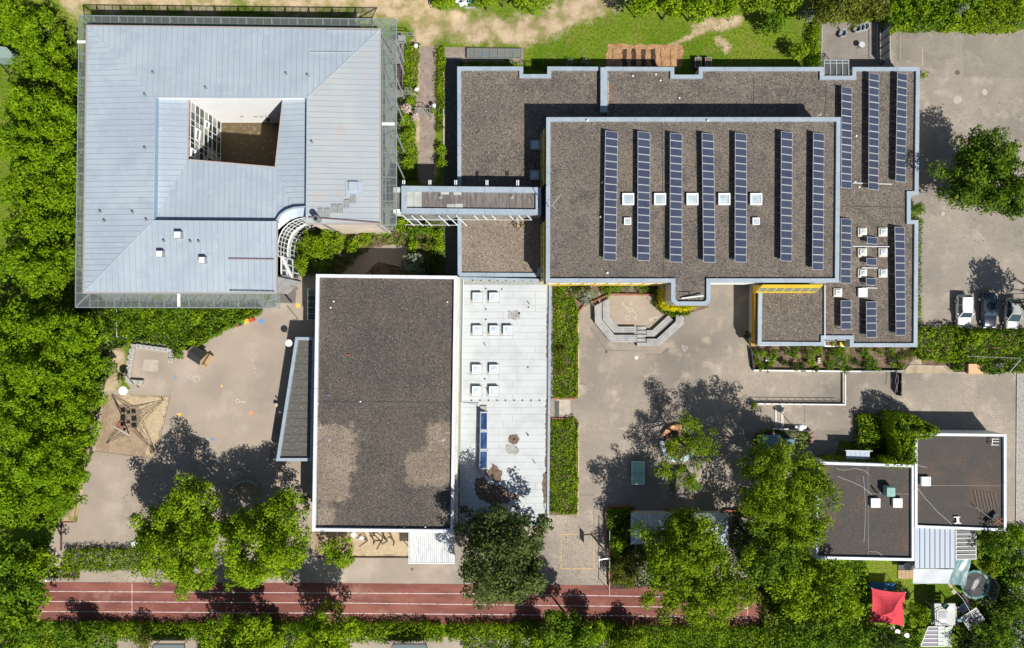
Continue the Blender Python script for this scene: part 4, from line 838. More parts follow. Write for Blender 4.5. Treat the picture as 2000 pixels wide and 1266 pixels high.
# ---------------------------------------------------------------- glazed school wing with the zinc ring roof and courtyard
EV, RG, IN1, IN2 = 9.35, 9.9, 9.2, 8.85
wing = thing('glazed_school_wing', 'square school wing with pale zinc ring roof, inner courtyard and glass canopy', 'building', P(450, 310))
def plane_of(pts):
    A = np.array([[p.x, p.y, 1] for p in pts]); z = np.array([p.z for p in pts]); s = np.linalg.lstsq(A, z, rcond=None)[0]
    return lambda x, y: float(s[0]*x+s[1]*y+s[2])
def seam_plane(pts, axis, w, m_, start=0.0, rib=True, name='roof_panel'):
    f = plane_of(pts); poly = ccw([(p.x, p.y) for p in pts]); lo = min(p[axis] for p in poly); hi = max(p[axis] for p in poly)
    a = lo+start
    while a < hi-0.02:
        b = min(a+w, hi); s = clip_axis(poly, axis, a+0.004, b)
        if len(s) > 2 and abs(area2(s)) > 0.02:
            mm = M(); mm.prism(s, lambda x, y: f(x, y)-0.05, f)
            rb = clip_axis(poly, axis, b-0.038, b)
            if rib and len(rb) > 2 and b < hi-0.01: mm.prism(rb, lambda x, y: f(x, y)+0.002, lambda x, y: f(x, y)+0.035, 1)
            mm.build(name, [m_, seam_rib], wing)
        a = b
TL, TR, BR, BL = P(170, 50, EV), P(743, 57, EV), P(743, 437, EV), P(163, 572, EV)
BE = P(540, 573, EV)
rTL, rTR, rBL, rBE, rBR = P(303, 190, RG), P(600, 191, RG), P(300, 431, RG), P(541, 433, RG), P(598, 437, RG)
seam_plane([TL, TR, rTR, rTL], 0, 0.615, seam_roof); seam_plane([TL, rTL, rBL, BL], 1, 0.60, seam_roof)
seam_plane([BL, rBL, rBE, BE], 0, 0.64, seam_roof); seam_plane([TR, BR, rBR, rTR], 1, 0.60, seam_rust)
# hip and ridge caps, eaves gutter
for a, b in ((TL, rTL), (TR, rTR), (BL, rBL)): M().bar(a+Vector((0, 0, .02)), b+Vector((0, 0, .02)), 0.12, 0.05).build('hip_cap', seam_roof, wing)
cap = M()
for a, b in ((rTL, rTR), (rTL, rBL), (rBL, rBE), (rTR, rBR)): cap.bar(a+Vector((0, 0, .0)), b+Vector((0, 0, .0)), 0.10, 0.05)
cap.build('ridge_cap', seam_roof, wing)
cap = M()
for a, b in ((TL, TR), (TR, BR), (BL, BE), (TL, BL), (BE, rBE), (BR, rBR)): cap.bar(a-Vector((0, 0, .06)), b-Vector((0, 0, .06)), 0.16, 0.16)
cap.build('eaves_gutter', mat('zinc_gutter', (0.34, 0.30, 0.28), rough=.5), wing)
# inner roof, one step down from the ridge, falling gently to the courtyard
c1, c2, c3, c4_ = P(369, 191, IN2), P(367, 312, IN2), P(538, 327, IN2), P(553, 194, IN2)
i1, i2, i3, i4 = P(303.5, 191, IN1), P(301.5, 429, IN1), P(598.5, 420, IN1), P(599, 192, IN1)
i3b = P(541, 430, IN1)
seam_plane([i1, i2, c2, c1], 1, 0.60, seam_roof); seam_plane([i2, i3b, P(574, 408, IN1-.05), c3, c2], 0, 0.58, seam_roof)
seam_plane([i4, c4_, c3, P(572, 408, IN1-.05), P(598.5, 406, IN1)], 1, 0.60, seam_roof)
# curved piece of roof over the round glass front
def arc(cx, cy, r, a0, a1, n): return [(cx+r*math.cos(math.radians(a0+(a1-a0)*k/n)), cy+r*math.sin(math.radians(a0+(a1-a0)*k/n))) for k in range(n+1)]
mm = M(); out_ = [(541, 431), (548, 420), (560, 411), (575, 406), (598.5, 404)]
q1 = PP(out_, IN1+.1); q2 = PP([(598.5, 421), (582, 423), (566, 430), (553, 440), (545, 448), (541, 434)], IN1-.3)
for k in range(4):
    a, b = out_[k], out_[k+1]; ins = [(543, 449), (553, 440), (566, 430), (582, 424), (599, 422)]
    A, B, C, D = P(a[0], a[1], IN1+.12), P(b[0], b[1], IN1+.12), P(ins[k+1][0], ins[k+1][1], IN1-.35), P(ins[k][0], ins[k][1], IN1-.35)
    mm = M(); dn = Vector((0, 0, -.08)); mm.add([A, B, C, D, A+dn, B+dn, C+dn, D+dn], [(0, 1, 2, 3), (7, 6, 5, 4), (0, 4, 5, 1), (1, 5, 6, 2), (2, 6, 7, 3), (3, 7, 4, 0)]); mm.build('roof_panel', seam_roof, wing)
mm = M()
for k in range(4): mm.bar(P(*out_[k], IN1+.3), P(*out_[k+1], IN1+.3), 0.10, 0.5)
mm.build('step_flashing', coping_m, wing)
mm = M(); mm.bar(c1, c2, .14, .12); mm.bar(c2, c3, .14, .12); mm.bar(c3, c4_, .14, .12); mm.build('courtyard_gutter', mat('reddish_gutter', (0.40, 0.33, 0.31), rough=.5), wing)
# step walls between ring and inner roof
for a, b in ((rTL, rBL), (rBL, rBE), (rTR, rBR)):
    mm = M(); A, B = a.copy(), b.copy(); ab = (B-A).normalized(); nn = Vector((-ab.y, ab.x, 0)); s = 1 if a is not rTR else -1
    lo = -1.2; nn = nn*(0.05)
    mm.add([A-nn+Vector((0, 0, -.02)), B-nn+Vector((0, 0, -.02)), B+nn+Vector((0, 0, -.02)), A+nn+Vector((0, 0, -.02)), A-nn+Vector((0, 0, lo)), B-nn+Vector((0, 0, lo)), B+nn+Vector((0, 0, lo)), A+nn+Vector((0, 0, lo))],
           [(0, 1, 2, 3), (7, 6, 5, 4), (0, 4, 5, 1), (1, 5, 6, 2), (2, 6, 7, 3), (3, 7, 4, 0)]); mm.build('step_wall', mat('blue_step_flashing', (0.24, 0.36, 0.47), rough=.5) if 'blue_step_flashing' not in MATS else MATS['blue_step_flashing'], wing)
# walls round the courtyard
def wallseg(a, b, z0, z1, th, m_, name='wall', parent=wing, side=1):
    a, b = Vector((a[0], a[1])), Vector((b[0], b[1])); d = (b-a).normalized(); n = Vector((-d.y, d.x))*th*side
    return M().prism([a[:], b[:], (b+n)[:], (a+n)[:]], z0, z1).build(name, m_, parent)
nw = P(300, 188.5, RG); ne = P(602, 189, RG)
wallseg(nw, ne, 0.02, RG-.08, 0.35, wall_white, 'courtyard_wall')
e_lo = 0.02
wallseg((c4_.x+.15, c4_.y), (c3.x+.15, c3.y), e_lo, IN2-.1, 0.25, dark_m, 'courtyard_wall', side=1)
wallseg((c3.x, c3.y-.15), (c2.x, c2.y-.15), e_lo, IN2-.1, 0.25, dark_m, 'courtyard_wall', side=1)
# glazed courtyard wall at the west
ga, gb = Vector((c2.x-.1, c2.y)), Vector((c1.x-.1, c1.y+.2)); gd = (gb-ga).normalized(); gn = Vector((gd.y, -gd.x)); GL = (gb-ga).length
wallseg((ga-gn*.5)[:], (gb-gn*.5)[:], 0.02, IN2-.15, 0.1, dark_m, 'back_wall')
cols = [0, .07, .22, .31, .38, .58, .67, .80, 1.0]; rows = [0.1, 1.2, 2.5, 3.6, 4.7, 5.9, 7.0, 8.1, IN2-.2]
mm = M()
for c_ in cols: p = ga+gd*GL*c_; mm.box((p.x, p.y, 0.02), (0.05, 0.06, IN2-.25), math.atan2(gd.y, gd.x))
for z in rows: p = ga; q = gb; mm.bar((p.x, p.y, z), (q.x, q.y, z), 0.05, 0.07)
fr_ = mm.build('window_frame', white_m, wing)
r5 = random.Random(5)
for i in range(8):
    for j in range(8):
        p = ga+gd*(GL*cols[i]+.05)-gn*.02; q = ga+gd*(GL*cols[i+1]-.05)-gn*.02
        M().prism([p[:], q[:], (q-gn*.03)[:], (p-gn*.03)[:]], rows[j]+.05, rows[j+1]-.05).build('pane', dim_room if r5.random() < .28 else dark_glass, fr_)
for i, j, op in ((1, 6, .12), (4, 5, .12), (6, 3, .12), (0, 2, .12)):
    p = ga+gd*(GL*cols[i]+.1); q = ga+gd*(GL*cols[i+1]-.1); z0, z1 = rows[j]+.08, rows[j+1]-.08; k = gn*op
    mm = M()
    for s, e in (((p+k*.2, z0), (q+k, z0)), ((p+k*.2, z1), (q+k, z1)), ((q+k, z0), (q+k, z1)), ((p+k*.2, z0), (p+k*.2, z1))): mm.bar((s[0].x, s[0].y, s[1]), (e[0].x, e[0].y, e[1]), .16)
    mm.build('open_casement', white_m, wing)
# small lamps and marks on the white wall
for px, py in ((508, 226), (520, 228), (497, 228), (470, 222)):
    wx = P(px, py, 3.3).x; M().box((wx, nw.y-.11, 2.9), (0.4, 0.18, 0.1)).build('wall_lamp', steel, wing)
M().box((P(522, 233, 2).x, nw.y-.18, 1.6), (0.25, 0.3, 0.5)).build('wall_box', dark_m, wing)
# outer walls below the eaves with windows
W = 0.45
o1, o2, o3, o4 = (TL.x+W, TL.y-W), (TR.x-W, TR.y-W), (BR.x-W, BR.y+.05), (BL.x+W, BL.y+W); o5 = (BE.x-.25, BE.y+W)
y547 = P(560, 547, 0).y
wallseg(o2, o1, 0.02, EV-.15, .3, wall_grey); wallseg(o1, o4, 0.02, EV-.15, .3, wall_grey); wallseg(o4, (P(505, 573, EV).x, o4[1]), 0.02, EV-.15, .3, wall_grey)
wallseg(o3, o2, 0.02, EV-.15, .3, wall_grey); wallseg((rBR.x+.1, o3[1]+.05), o3, 0.02, EV-.15, .3, mat('sandy_render', (0.62, 0.52, 0.42), [((0.7, 0.62, 0.52), .6, 4, .45, .65)]), side=1)
wallseg((o5[0], y547), (P(505, 573, EV).x, o4[1]), 0.02, EV-.15, .3, wall_grey)
windows(wing, o2, o1, .8, 2.4, 16, 1.6, frame_green, dark_glass, -0.05); windows(wing, o1, o4, .8, 2.4, 14, 1.6, frame_green, dark_glass, .06)
windows(wing, o1, o4, 3.9, 5.6, 14, 1.6, frame_green, dark_glass, .06); windows(wing, o4, (P(500, 573, EV).x, o4[1]), 3.9, 5.6, 9, 1.6, frame_green, dark_glass, .06); windows(wing, o3, o2, 3.9, 5.6, 9, 1.6, frame_green, dark_glass, .06)
M().prism([(TL.x+.8, TL.y-.9), (TR.x-.8, TR.y-.9), (TR.x-.8, rTR.y+.6), (TL.x+.8, rTR.y+.6)], 0.1, EV-.2).build('upper_floor', dark_m, wing)
M().prism([(TL.x+.8, TL.y-.9), (rTL.x-.5, TL.y-.9), (rTL.x-.5, BL.y+.9), (TL.x+.8, BL.y+.9)], 0.12, EV-.22).build('upper_floor', dark_m, wing)
M().prism([(rTR.x+.6, TR.y-.9), (TR.x-.8, TR.y-.9), (TR.x-.8, BR.y+.3), (rTR.x+.6, BR.y+.3)], 0.14, EV-.24).build('upper_floor', dark_m, wing)
M().prism([(BL.x+.9, rBL.y-.5), (P(500, 500, EV).x, rBL.y-.5), (P(500, 500, EV).x, BL.y+.9), (BL.x+.9, BL.y+.9)], 0.16, EV-.26).build('upper_floor', dark_m, wing)
# glazed end wall towards the garden and the curved glass front
def glass_front(pts, z0, z1, ncols_each, rows_, col_m=white_m, thick=0.09, glass_m=clear_glass):
    fr = M()
    for k, (a, b) in enumerate(zip(pts[:-1], pts[1:])):
        a, b = Vector(a), Vector(b)
        for j in range(ncols_each):
            p = a+(b-a)*j/ncols_each; fr.bar((p.x, p.y, z0), (p.x, p.y, z1), thick)
        for z in rows_: fr.bar((a.x, a.y, z), (b.x, b.y, z), thick)
    e = pts[-1]; fr.bar((e[0], e[1], z0), (e[0], e[1], z1), thick)
    fo = fr.build('curtain_wall_frame', col_m, wing)
    for k, (a, b) in enumerate(zip(pts[:-1], pts[1:])):
        a, b = Vector(a), Vector(b)
        for j in range(ncols_each):
            p, q = a+(b-a)*j/ncols_each, a+(b-a)*(j+1)/ncols_each; d = (q-p).normalized(); n = Vector((-d.y, d.x))*.02
            p = p+d*.05; q = q-d*.05
            for z, zz in zip(rows_[:-1], rows_[1:]): M().prism([(p-n)[:], (q-n)[:], (q+n)[:], (p+n)[:]], z+.05, zz-.05).build('pane', dark_glass if (k+j+int(z*3)) % 3 else canopy_glass, fo)
top = [(543, 500), (542.5, 480), (546, 462), (553, 448), (564, 437), (579, 429), (598, 425)]
zt = 7.2
curve = [P2(x, y, zt) for x, y in top]
glass_front(curve, 0.02, zt, 2, [0.05, 1.4, 2.8, 4.0, 5.2, 6.2, zt])
mm = M()
for a, b in zip(curve[:-1], curve[1:]): mm.bar((a[0], a[1], 3.6), (b[0], b[1], 3.6), .16, .6)
mm.build('floor_band', white_m, wing)
ex = P(541, 500, 7.5).x+.1
glass_front([(ex, P(541, 500, zt).y), (ex, y547)], 0.02, 6.3, 3, [0.05, 2.2, 4.4, 6.3], thick=.14)
mm = M(); mm.bar((ex+.05, P(541, 500, zt).y, 6.2), (ex+.05, y547, 2.6), .35, .3); mm.bar((ex, y547, .2), (ex, y547, 6.3), .3, .3); mm.bar((ex-2.5, y547, .15), (ex+.2, y547, .15), .3, .3); mm.build('stair_beam', white_m, wing)
mm = M(); q = P(579, 592, 0); mm.bar((q.x-.5, q.y, 0), (q.x-.5, q.y, EV-1), .15); mm.bar((q.x-.5, q.y, EV-1.1), (BE.x, BE.y-.3, EV-1.1), .12); mm.build('corner_post', frame_green, wing)
# interior floor behind the curved front
M().prism([(p[0]-1.2, p[1]+1.5) for p in curve]+[(curve[-1][0]-1, curve[-1][1]+3), (curve[0][0]-3, curve[0][1]+3)], 4.0, 4.3).build('gallery_floor', wood, wing)
# glass canopy all around at eaves level
GC = 8.2; CW = 1.55
def canopy(a, b, out, n, name_skip=(), solid=(), lower=0.0):
    a, b = Vector((a[0], a[1])), Vector((b[0], b[1])); d = (b-a).normalized(); o_ = Vector(out)*CW; L = (b-a).length
    f = M()
    for off in (0.02, .52, 1.0): f.bar((a.x+o_.x*off, a.y+o_.y*off, GC), (b.x+o_.x*off, b.y+o_.y*off, GC), .09 if off != .52 else .05, .1)
    for k in range(n+1):
        p = a+d*(L*k/n); f.bar((p.x, p.y, GC), (p.x+o_.x, p.y+o_.y, GC), .05 if k % 3 else .12, .07)
        if k % 3 == 0: f.bar((p.x+o_.x*.9, p.y+o_.y*.9, GC-.05), (p.x, p.y, GC-2.2), .08); f.bar((p.x-d.x*.3, p.y-d.y*.3, GC-.03), (p.x-d.x*.3+o_.x*.5, p.y-d.y*.3+o_.y*.5, GC-.03), .08)
    fo = f.build('canopy_frame', frame_green, wing)
    for k in range(n):
        p, q = a+d*(L*k/n+.03), a+d*(L*(k+1)/n-.03); e = o_*.03; g_ = o_*.97
        M().prism([(p+e)[:], (q+e)[:], (q+g_)[:], (p+g_)[:]], GC+.06, GC+.075).build('glass_pane', white_m if k in solid else canopy_glass, fo)
canopy(TL, TR, (0, 1), 34); canopy(BL, TL, (-1, 0), 33); canopy(BR, TR, (1, 0), 24); canopy(BL, BE, (0, -1), 23)
for q in ([(151, 79.5), (167, 79.5), (167, 84.5), (151, 84.5)], [(746, 239.5), (771, 239.5), (771, 245), (746, 245)], [(346.5, 574), (352, 574), (352, 599), (346.5, 599)]): M().prism(PP(q, GC+.1), GC+.08, GC+.13).build('white_panel', white_m, wing)
mm = M()
for a, s in ((TL, (-1, 1)), (TR, (1, 1)), (BL, (-1, -1))):
    mm.bar((a.x, a.y, GC+.02), (a.x+s[0]*CW, a.y+s[1]*CW, GC+.02), .14, .1)
    mm.bar((a.x+s[0]*CW, a.y, GC), (a.x+s[0]*CW, a.y+s[1]*CW, GC), .08); mm.bar((a.x, a.y+s[1]*CW, GC), (a.x+s[0]*CW, a.y+s[1]*CW, GC), .08)
mm.build('canopy_corner', frame_green, wing)
for a, s in ((TL, (-1, 1)), (TR, (1, 1)), (BL, (-1, -1))):
    M().prism([(a.x, a.y), (a.x+s[0]*CW*.97, a.y), (a.x+s[0]*CW*.97, a.y+s[1]*CW*.97), (a.x, a.y+s[1]*CW*.97)], GC+.06, GC+.075).build('glass_pane', canopy_glass, wing)
# struts on the east side down to the garden fence
mm = M()
for y in (70, 95, 145, 195, 255, 310):
    a = P(772, y, GC); q = P(790, y+30, 2.0); mm.bar(a, (a.x+.35, a.y-1.3, GC-4.2), .14)
mm.build('raking_strut', steel, wing)
# things on the zinc roof: hatches, vents, snow guards, ladder marks
fN, fS, fE, fW = plane_of([TL, TR, rTR, rTL]), plane_of([BL, rBL, rBE, BE]), plane_of([TR, BR, rBR, rTR]), plane_of([TL, rTL, rBL, BL])
def on(f, px, py):
    z = 8.0
    for _ in range(6): p = P(px, py, z); z = f(p.x, p.y)
    return P(px, py, z)
for px, py, s, nm in ((352, 460, .72, 'upper'), (317, 497, .68, 'left'), (399, 509, .68, 'right')):
    p = on(fS, px, py)
    M().box((p.x, p.y, p.z-.3), (s, s, .95)).build('roof_vent', steel, wing); M().box((p.x, p.y, p.z+.66), (s*.86, s*.86, .03)).build('vent_cover', wall_white, wing)
for f, px, py in ((fW, 206, 433), (fW, 285, 187), (fW, 285, 291), (fN, 301, 144), (fN, 404, 174), (fN, 561, 146), (fN, 603, 149), (fE, 611, 279), (fS, 322, 472), (fS, 374, 473), (fS, 390, 473), (fW, 198, 415), (fW, 261, 416), (fW, 288, 431)):
    p = on(f, px, py); M().lathe((p.x, p.y, p.z), [(.12, 0), (.09, .1), (.09, .32), (.13, .38)], 8).build('vent_pipe', steel, wing)
for f, a, b, m_ in ((fS, (448, 506), (535, 507), rust), (fS, (450, 568), (536, 569.5), dark_m), (fN, (640, 61), (740, 62), alu), (fN, (609, 103), (690, 104), alu), (fE, (604, 425), (742, 436), rust)):
    mm = M(); A, B = on(f, *a), on(f, *b); n = 8
    for k in range(n+1):
        p = A+(B-A)*k/n; mm.bar(p, p+Vector((0, 0, .2)), .05)
    up = Vector((0, 0, .2)); mm.bar(A+up, B+up, .06); mm.build('snow_guard', m_, wing)
def on_quad(f, px, m_, name, th=.03, lift=.02):
    q = [on(f, *a) for a in px]; poly = [(v.x, v.y) for v in q]
    return M().prism(poly, lambda x, y: f(x, y)+lift, lambda x, y: f(x, y)+lift+th).build(name, m_, wing)
grate = mat('grey_grating', (0.22, 0.23, 0.23), [((0.32, 0.33, 0.33), 9, 2, .45, .6)])
for px, py in ((627, 416), (640, 416), (653, 408), (665, 408), (678, 399), (690.5, 389)): on_quad(fE, [(px-5.2, py-8.5), (px+5.2, py-8.5), (px+5.2, py+8.5), (px-5.2, py+8.5)], grate, 'step_grating', .05, .08)
on_quad(fE, [(676, 355), (709, 355), (709, 384), (676, 384)], seam_roof, 'hatch_flashing', .02, .075)
on_quad(fE, [(682, 356), (701, 356), (701, 374), (682, 374)], seam_roof, 'roof_hatch', .22, .10)
# steel flue
fl = thing('flue_pipe', 'tall round steel flue rising beside the curved glass front', 'flue', P(667, 454))
b0 = P(667, 454, 0); t0 = P(613, 433, 11.2)
M().tube([b0, (b0.x, b0.y, 11.2)], 0.30, 14).build('pipe', steel, fl)
M().lathe((b0.x, b0.y, 11.2), [(0.34, -.25), (0.34, .12)], 14).build('cap_ring', steel, fl); M().lathe((b0.x, b0.y, 11.33), [(0.24, 0), (0.24, .01)], 14).build('opening', dark_m, fl)
mm = M(); mm.bar((b0.x, b0.y, 6.2), (b0.x-2.0, b0.y+1.2, 6.4), .08); mm.bar((b0.x, b0.y, 9), (b0.x-3.2, b0.y+2, 8.8), .06); mm.build('bracket', steel, fl)
fl = thing('satellite_dish', 'white dish on a short mast at the roof edge beside the flue', 'dish', P(655, 436, 5.8))
q = P(652, 431, 8.6); M().tube([(q.x, q.y, 5.2), (q.x, q.y, 8.6)], .05, 8).build('mast', steel, fl)
M().lathe((q.x, q.y, 8.5), [(0.06, 0), (.30, .12), (.42, .3), (.36, .28)], 14).build('reflector', white_m, fl)

# ---------------------------------------------------------------- covered footbridge between the wings
hb = 6.0
bx = [(784, 363), (1057, 366), (1057, 420), (784, 417)]
br_, brp = flat_building('covered_footbridge', 'long narrow link building with grey sheet roof between two school blocks', bx, hb, wall_grey, sheet_brown, coping_m, 0.62, 0.35)
M().prism(PP([(768, 377), (785, 377), (785, 408), (768, 408)], hb-.6), 3.0, hb-.6).build('link_roof', sheet_brown, br_)
M().prism(PP([(768, 408.5), (785, 408.5), (785, 416), (768, 416)], hb-.5), 3.0, hb-.5).build('link_edge', white_m, br_)
M().prism(PP([(768, 366), (785, 366), (785, 376), (768, 376)], hb-.4), 3.0, hb-.4).build('link_edge', alu, br_)
M().prism(PP([(1055, 372), (1068, 372), (1068, 414), (1055, 414)], hb-.5), hb-1.2, hb-.5).build('link_edge', felt, br_)
r6 = random.Random(2); x = 793.0; k = 0
while x < 1053:
    w = 15.6 if k != 2 else 10
    w = min(w, 1053-x); M().prism(PP([(x, 373.5), (x+w-.7, 373.5), (x+w-.7, 408.5), (x, 408.5)], hb-.3), hb-.345, hb-.31+.006*r6.random()).build('roof_sheet', sheet_pale if k < 2 else sheet_brown, br_)
    x += w; k += 1
for q in ([(861, 373.5), (877, 373.5), (877, 380), (861, 380)], [(886, 373.5), (901, 373.5), (901, 381), (886, 381)], [(873, 399), (888, 399), (888, 408), (873, 408)], [(889, 398), (904, 398), (904, 408), (889, 408)]):
    M().prism(PP(q, hb-.28), hb-.30, hb-.285).build('repair_sheet', sheet_pale, br_)
for px in (861, 1000): M().lathe(P(px, 385, hb-.3), [(.25, 0), (.25, .05), (.08, .06), (.08, .3)], 10).build('roof_vent', steel, br_)
for px in (788.5, 839.5, 890, 951, 1011):
    mm = M()
    for dx in (-1.6, 1.9):
        a = P(px+dx, 365, hb-.5); mm.bar(a, a+Vector((0, .75, 0)), .10)
    mm.build('twin_bracket', white_m, br_)
mm = M(); yb = P(800, 418.5, hb).y
x = 786.0; k = 0
while x < 1040:
    a = P(x, 417.5, hb-.4); ln = 1.0 if x < 892 else .45
    if k % 4 != 3: mm.bar((a.x, yb-.05, hb-.5), (a.x+1.15*ln, yb-1.05*ln, hb-.5-1.4*ln), .11, .08)
    x += 17.4; k += 1
a, b = P(786, 420, hb), P(892, 421, hb); e = P(1040, 422, hb)
mm.bar((a.x, yb-.45, hb-1.05), (e.x, yb-.5, hb-1.05), .06); mm.bar((a.x, yb-.95, hb-1.75), (b.x, yb-1.0, hb-1.75), .06)
mm.build('sunshade_frame', mat('dull_white_frame', (.5, .52, .52)), br_)
for k in range(6):
    x0 = a.x+.2+k*1.12; p = [(x0, yb-.15, hb-.62), (x0+.9, yb-.15, hb-.62), (x0+1.5, yb-.98, hb-1.8), (x0+.65, yb-.98, hb-1.8)]
    if k % 3 == 0: mm = M(); mm.add([Vector(v) for v in p], [(0, 1, 2, 3)]); mm.build('glass_louvre', canopy_glass, br_)
for px in (800, 850, 885): q = P(px, 392, 0); M().tube([(q.x, q.y, 0), (q.x, q.y, hb-1)], .12, 8).build('column', steel, br_)
# dry brush lying by the bridge on the low roof and aerial
tag(M().bar(P(1010, 425, HL), P(1013, 445, HL-.1), .3, .06).build('roof_debris', concrete), 'pale broken board lying on the low roof beside the bridge', 'board')
an = thing('roof_aerial', 'thin aerial mast on the west edge of the upper roof', 'aerial', P(1074, 405, HU))
mm = M(); q = P(1072, 405, HU); mm.bar(q, q+Vector((.35, -.1, 2.4)), .05); mm.bar(q+Vector((.3, -.1, 2.2)), q+Vector((1.1, .9, 2.5)), .04); mm.bar(q+Vector((.25, -.1, 1.8)), q+Vector((.9, -.8, 2.0)), .04); mm.build('mast', alu, an)
an = thing('roof_aerial', 'dark whip aerial standing at the east end of the bridge roof', 'aerial', P(1046, 384, hb))
mm = M(); q = P(1042, 378, hb-.3); mm.bar(q, P(1053, 392, hb+.1), .06); mm.bar(P(1053, 392, hb+.1), P(1052, 406, hb+.1), .06); mm.build('mast', dark_m, an)

# ---------------------------------------------------------------- residential house at lower right
HR = 3.4
house, h1 = flat_building('flat_roofed_house', 'flat roofed house with two dark gravel roofs and white rim', [(1787, 846), (1966, 848), (1966, 1038), (1787, 1031)], HR, wall_white, gravel_brown, white_cop, 0.30, 0.30)
p2 = ccw(PP([(1596, 902), (1786, 908), (1786, 1096), (1593, 1092)], HR-.12))
M().prism(inset(p2, .05), 0.001, HR-.6).build('wall', wall_white, house); M().prism(inset(p2, .25), HR-.6, HR-.45).build('roof', gravel_brown, house); roof_edge(house, p2, .30, HR-.598, HR-.12, white_cop)
for px, py, nm in ((1805, 939, 'white domed skylight on the right house roof'), (1707, 981, 'white domed skylight on the left house roof, left of the pair'), (1750, 981, 'white domed skylight on the left house roof, right of the pair')):
    skylight(px, py, HR-.45 if px < 1790 else HR-.3, 1.02, nm, 'opal', .35, 'white skylights on the house')
for a, b, h in (((1789, 948), (1958, 949), HR-.29), ((1695, 912), (1696, 1090), HR-.44), ((1698, 964), (1780, 965), HR-.44)):
    M().bar(P(a[0], a[1], h), P(b[0], b[1], h), .03, .02).build('roof_joint', concrete, house)
def cable(pts, h, m_=None, r=.022, name='cable', parent=None):
    sm = []
    for i in range(len(pts)-1):
        for k in range(4):
            t = k/4; sm.append(P(pts[i][0]*(1-t)+pts[i+1][0]*t, pts[i][1]*(1-t)+pts[i+1][1]*t+math.sin((i+t)*4)*.5, h))
    sm.append(P(*pts[-1], h)); return M().tube(sm, r, 5).build(name, m_ or alu, parent)
cable([(1634, 915), (1650, 919), (1670, 914), (1690, 920), (1697, 926)], HR-.42, parent=house); cable([(1636, 930), (1655, 938), (1684, 950), (1702, 966)], HR-.42, parent=house)
cable([(1686, 930), (1688, 950), (1690, 985), (1689, 1030), (1687, 1060)], HR-.42, parent=house); cable([(1698, 1077), (1712, 1078), (1726, 1087)], HR-.42, parent=house)
cable([(1790, 950), (1808, 975), (1832, 1000), (1858, 1024)], HR-.28, parent=house); cable([(1791, 908), (1810, 913)], HR-.28, parent=house)
vb = thing('roof_ventilator', 'green sheet metal ventilator box on the left house roof', 'ventilator', P(1732, 955, HR-.45))
q = P(1731, 957, HR-.45); M().box((q.x, q.y, HR-.45), (.8, 1.1, 1.0)).build('body', mat('patina_green_sheet', (0.22, 0.40, 0.37), [((0.3, 0.46, 0.43), 2, 3, .45, .6)]), vb)
M().box((q.x, q.y, HR+.55), (.95, .95, .07)).build('lid', MATS['patina_green_sheet'], vb)
q = P(1712, 963, HR-.45); M().tube([q, q+Vector((-.1, .2, 1.0))], .09, 8).build('side_pipe', steel, vb)
an = thing('roof_ladder_frame', 'white tubular frame standing on the northeast corner of the house roof', 'frame', P(1942, 862, HR-.3))
mm = M()
for y in (857.5, 862.5, 869): mm.bar(P(1937, y, HR+.2), P(1951, y+.5, HR+.2), .06)
mm.bar(P(1939, 857, HR+.2), P(1937, 870, HR+.2), .07)
for x, y in ((1939, 857), (1937, 870)): q = P(x, y, HR+.2); mm.bar(q, (q.x, q.y, HR-.3), .06)
mm.build('frame', white_m, an)
an = thing('roof_aerial_rack', 'row of thin grey aerial rods lying on the right house roof', 'aerial rods', P(1925, 985, HR-.3))
mm = M()
for k in range(7): mm.bar(P(1904+k*6.5, 958+k*1.2, HR-.1), P(1912+k*6.2, 1004-k*2, HR-.25), .04)
mm.bar(P(1905, 990, HR+.2), P(1942, 1018, HR+.4), .07); mm.build('rods', mat('dull_rod', (0.22, 0.20, 0.18)), an)
mm = M(); mm.bar(P(1930, 1023, HR+.1), P(1950, 1004, HR+.1), .5, .06); mm.build('panel', dark_m, an); mm = M(); mm.bar(P(1940, 1010, HR), P(1960, 1025, HR), .15); mm.bar(P(1938, 1025, HR), P(1958, 1012, HR), .12); mm.build('brace', rust, an)
an = thing('roof_stand', 'small grey H shaped stand on the right house roof', 'stand', P(1869, 1016, HR-.3))
mm = M(); mm.bar(P(1863, 1010, HR-.1), P(1875, 1010, HR-.1), .08); mm.bar(P(1864, 1022, HR-.1), P(1877, 1022, HR-.1), .08); mm.bar(P(1870, 1010, HR-.1), P(1871, 1022, HR-.1), .28, .08); mm.build('frame', alu, an)
# metal terrace roof, glazed pergola, awning
tr = thing('terrace_roof', 'light blue grey standing seam roof attached south of the house', 'roof', P(1826, 1070))
for k in range(8):
    x0 = 1787+k*9.85; mm = M(); A, B, C, D = P(x0, 1031, 3.05), P(x0, 1110, 2.75), P(x0+9.7, 1110, 2.75), P(x0+9.7, 1031, 3.05)
    dn = Vector((0, 0, -.05)); mm.add([A, B, C, D, A+dn, B+dn, C+dn, D+dn], [(0, 1, 2, 3), (7, 6, 5, 4), (0, 4, 5, 1), (1, 5, 6, 2), (2, 6, 7, 3), (3, 7, 4, 0)]); mm.bar(D+Vector((0, 0, .04)), C+Vector((0, 0, .04)), .05, .08, 1); mm.build('roof_panel', [mat('blue_grey_sheet', (0.30, 0.36, 0.44), rough=.45) if 'blue_grey_sheet' not in MATS else MATS['blue_grey_sheet'], seam_rib], tr)
for px in (1790, 1864): q = P(px, 1105, 2.7); M().tube([(q.x, q.y, 0), (q.x, q.y, 2.68)], .06, 8).build('post', steel, tr)
pg = thing('glazed_pergola', 'smoky glazed pergola with white bars beside the terrace roof', 'pergola', P(1887, 1063))
f = M()
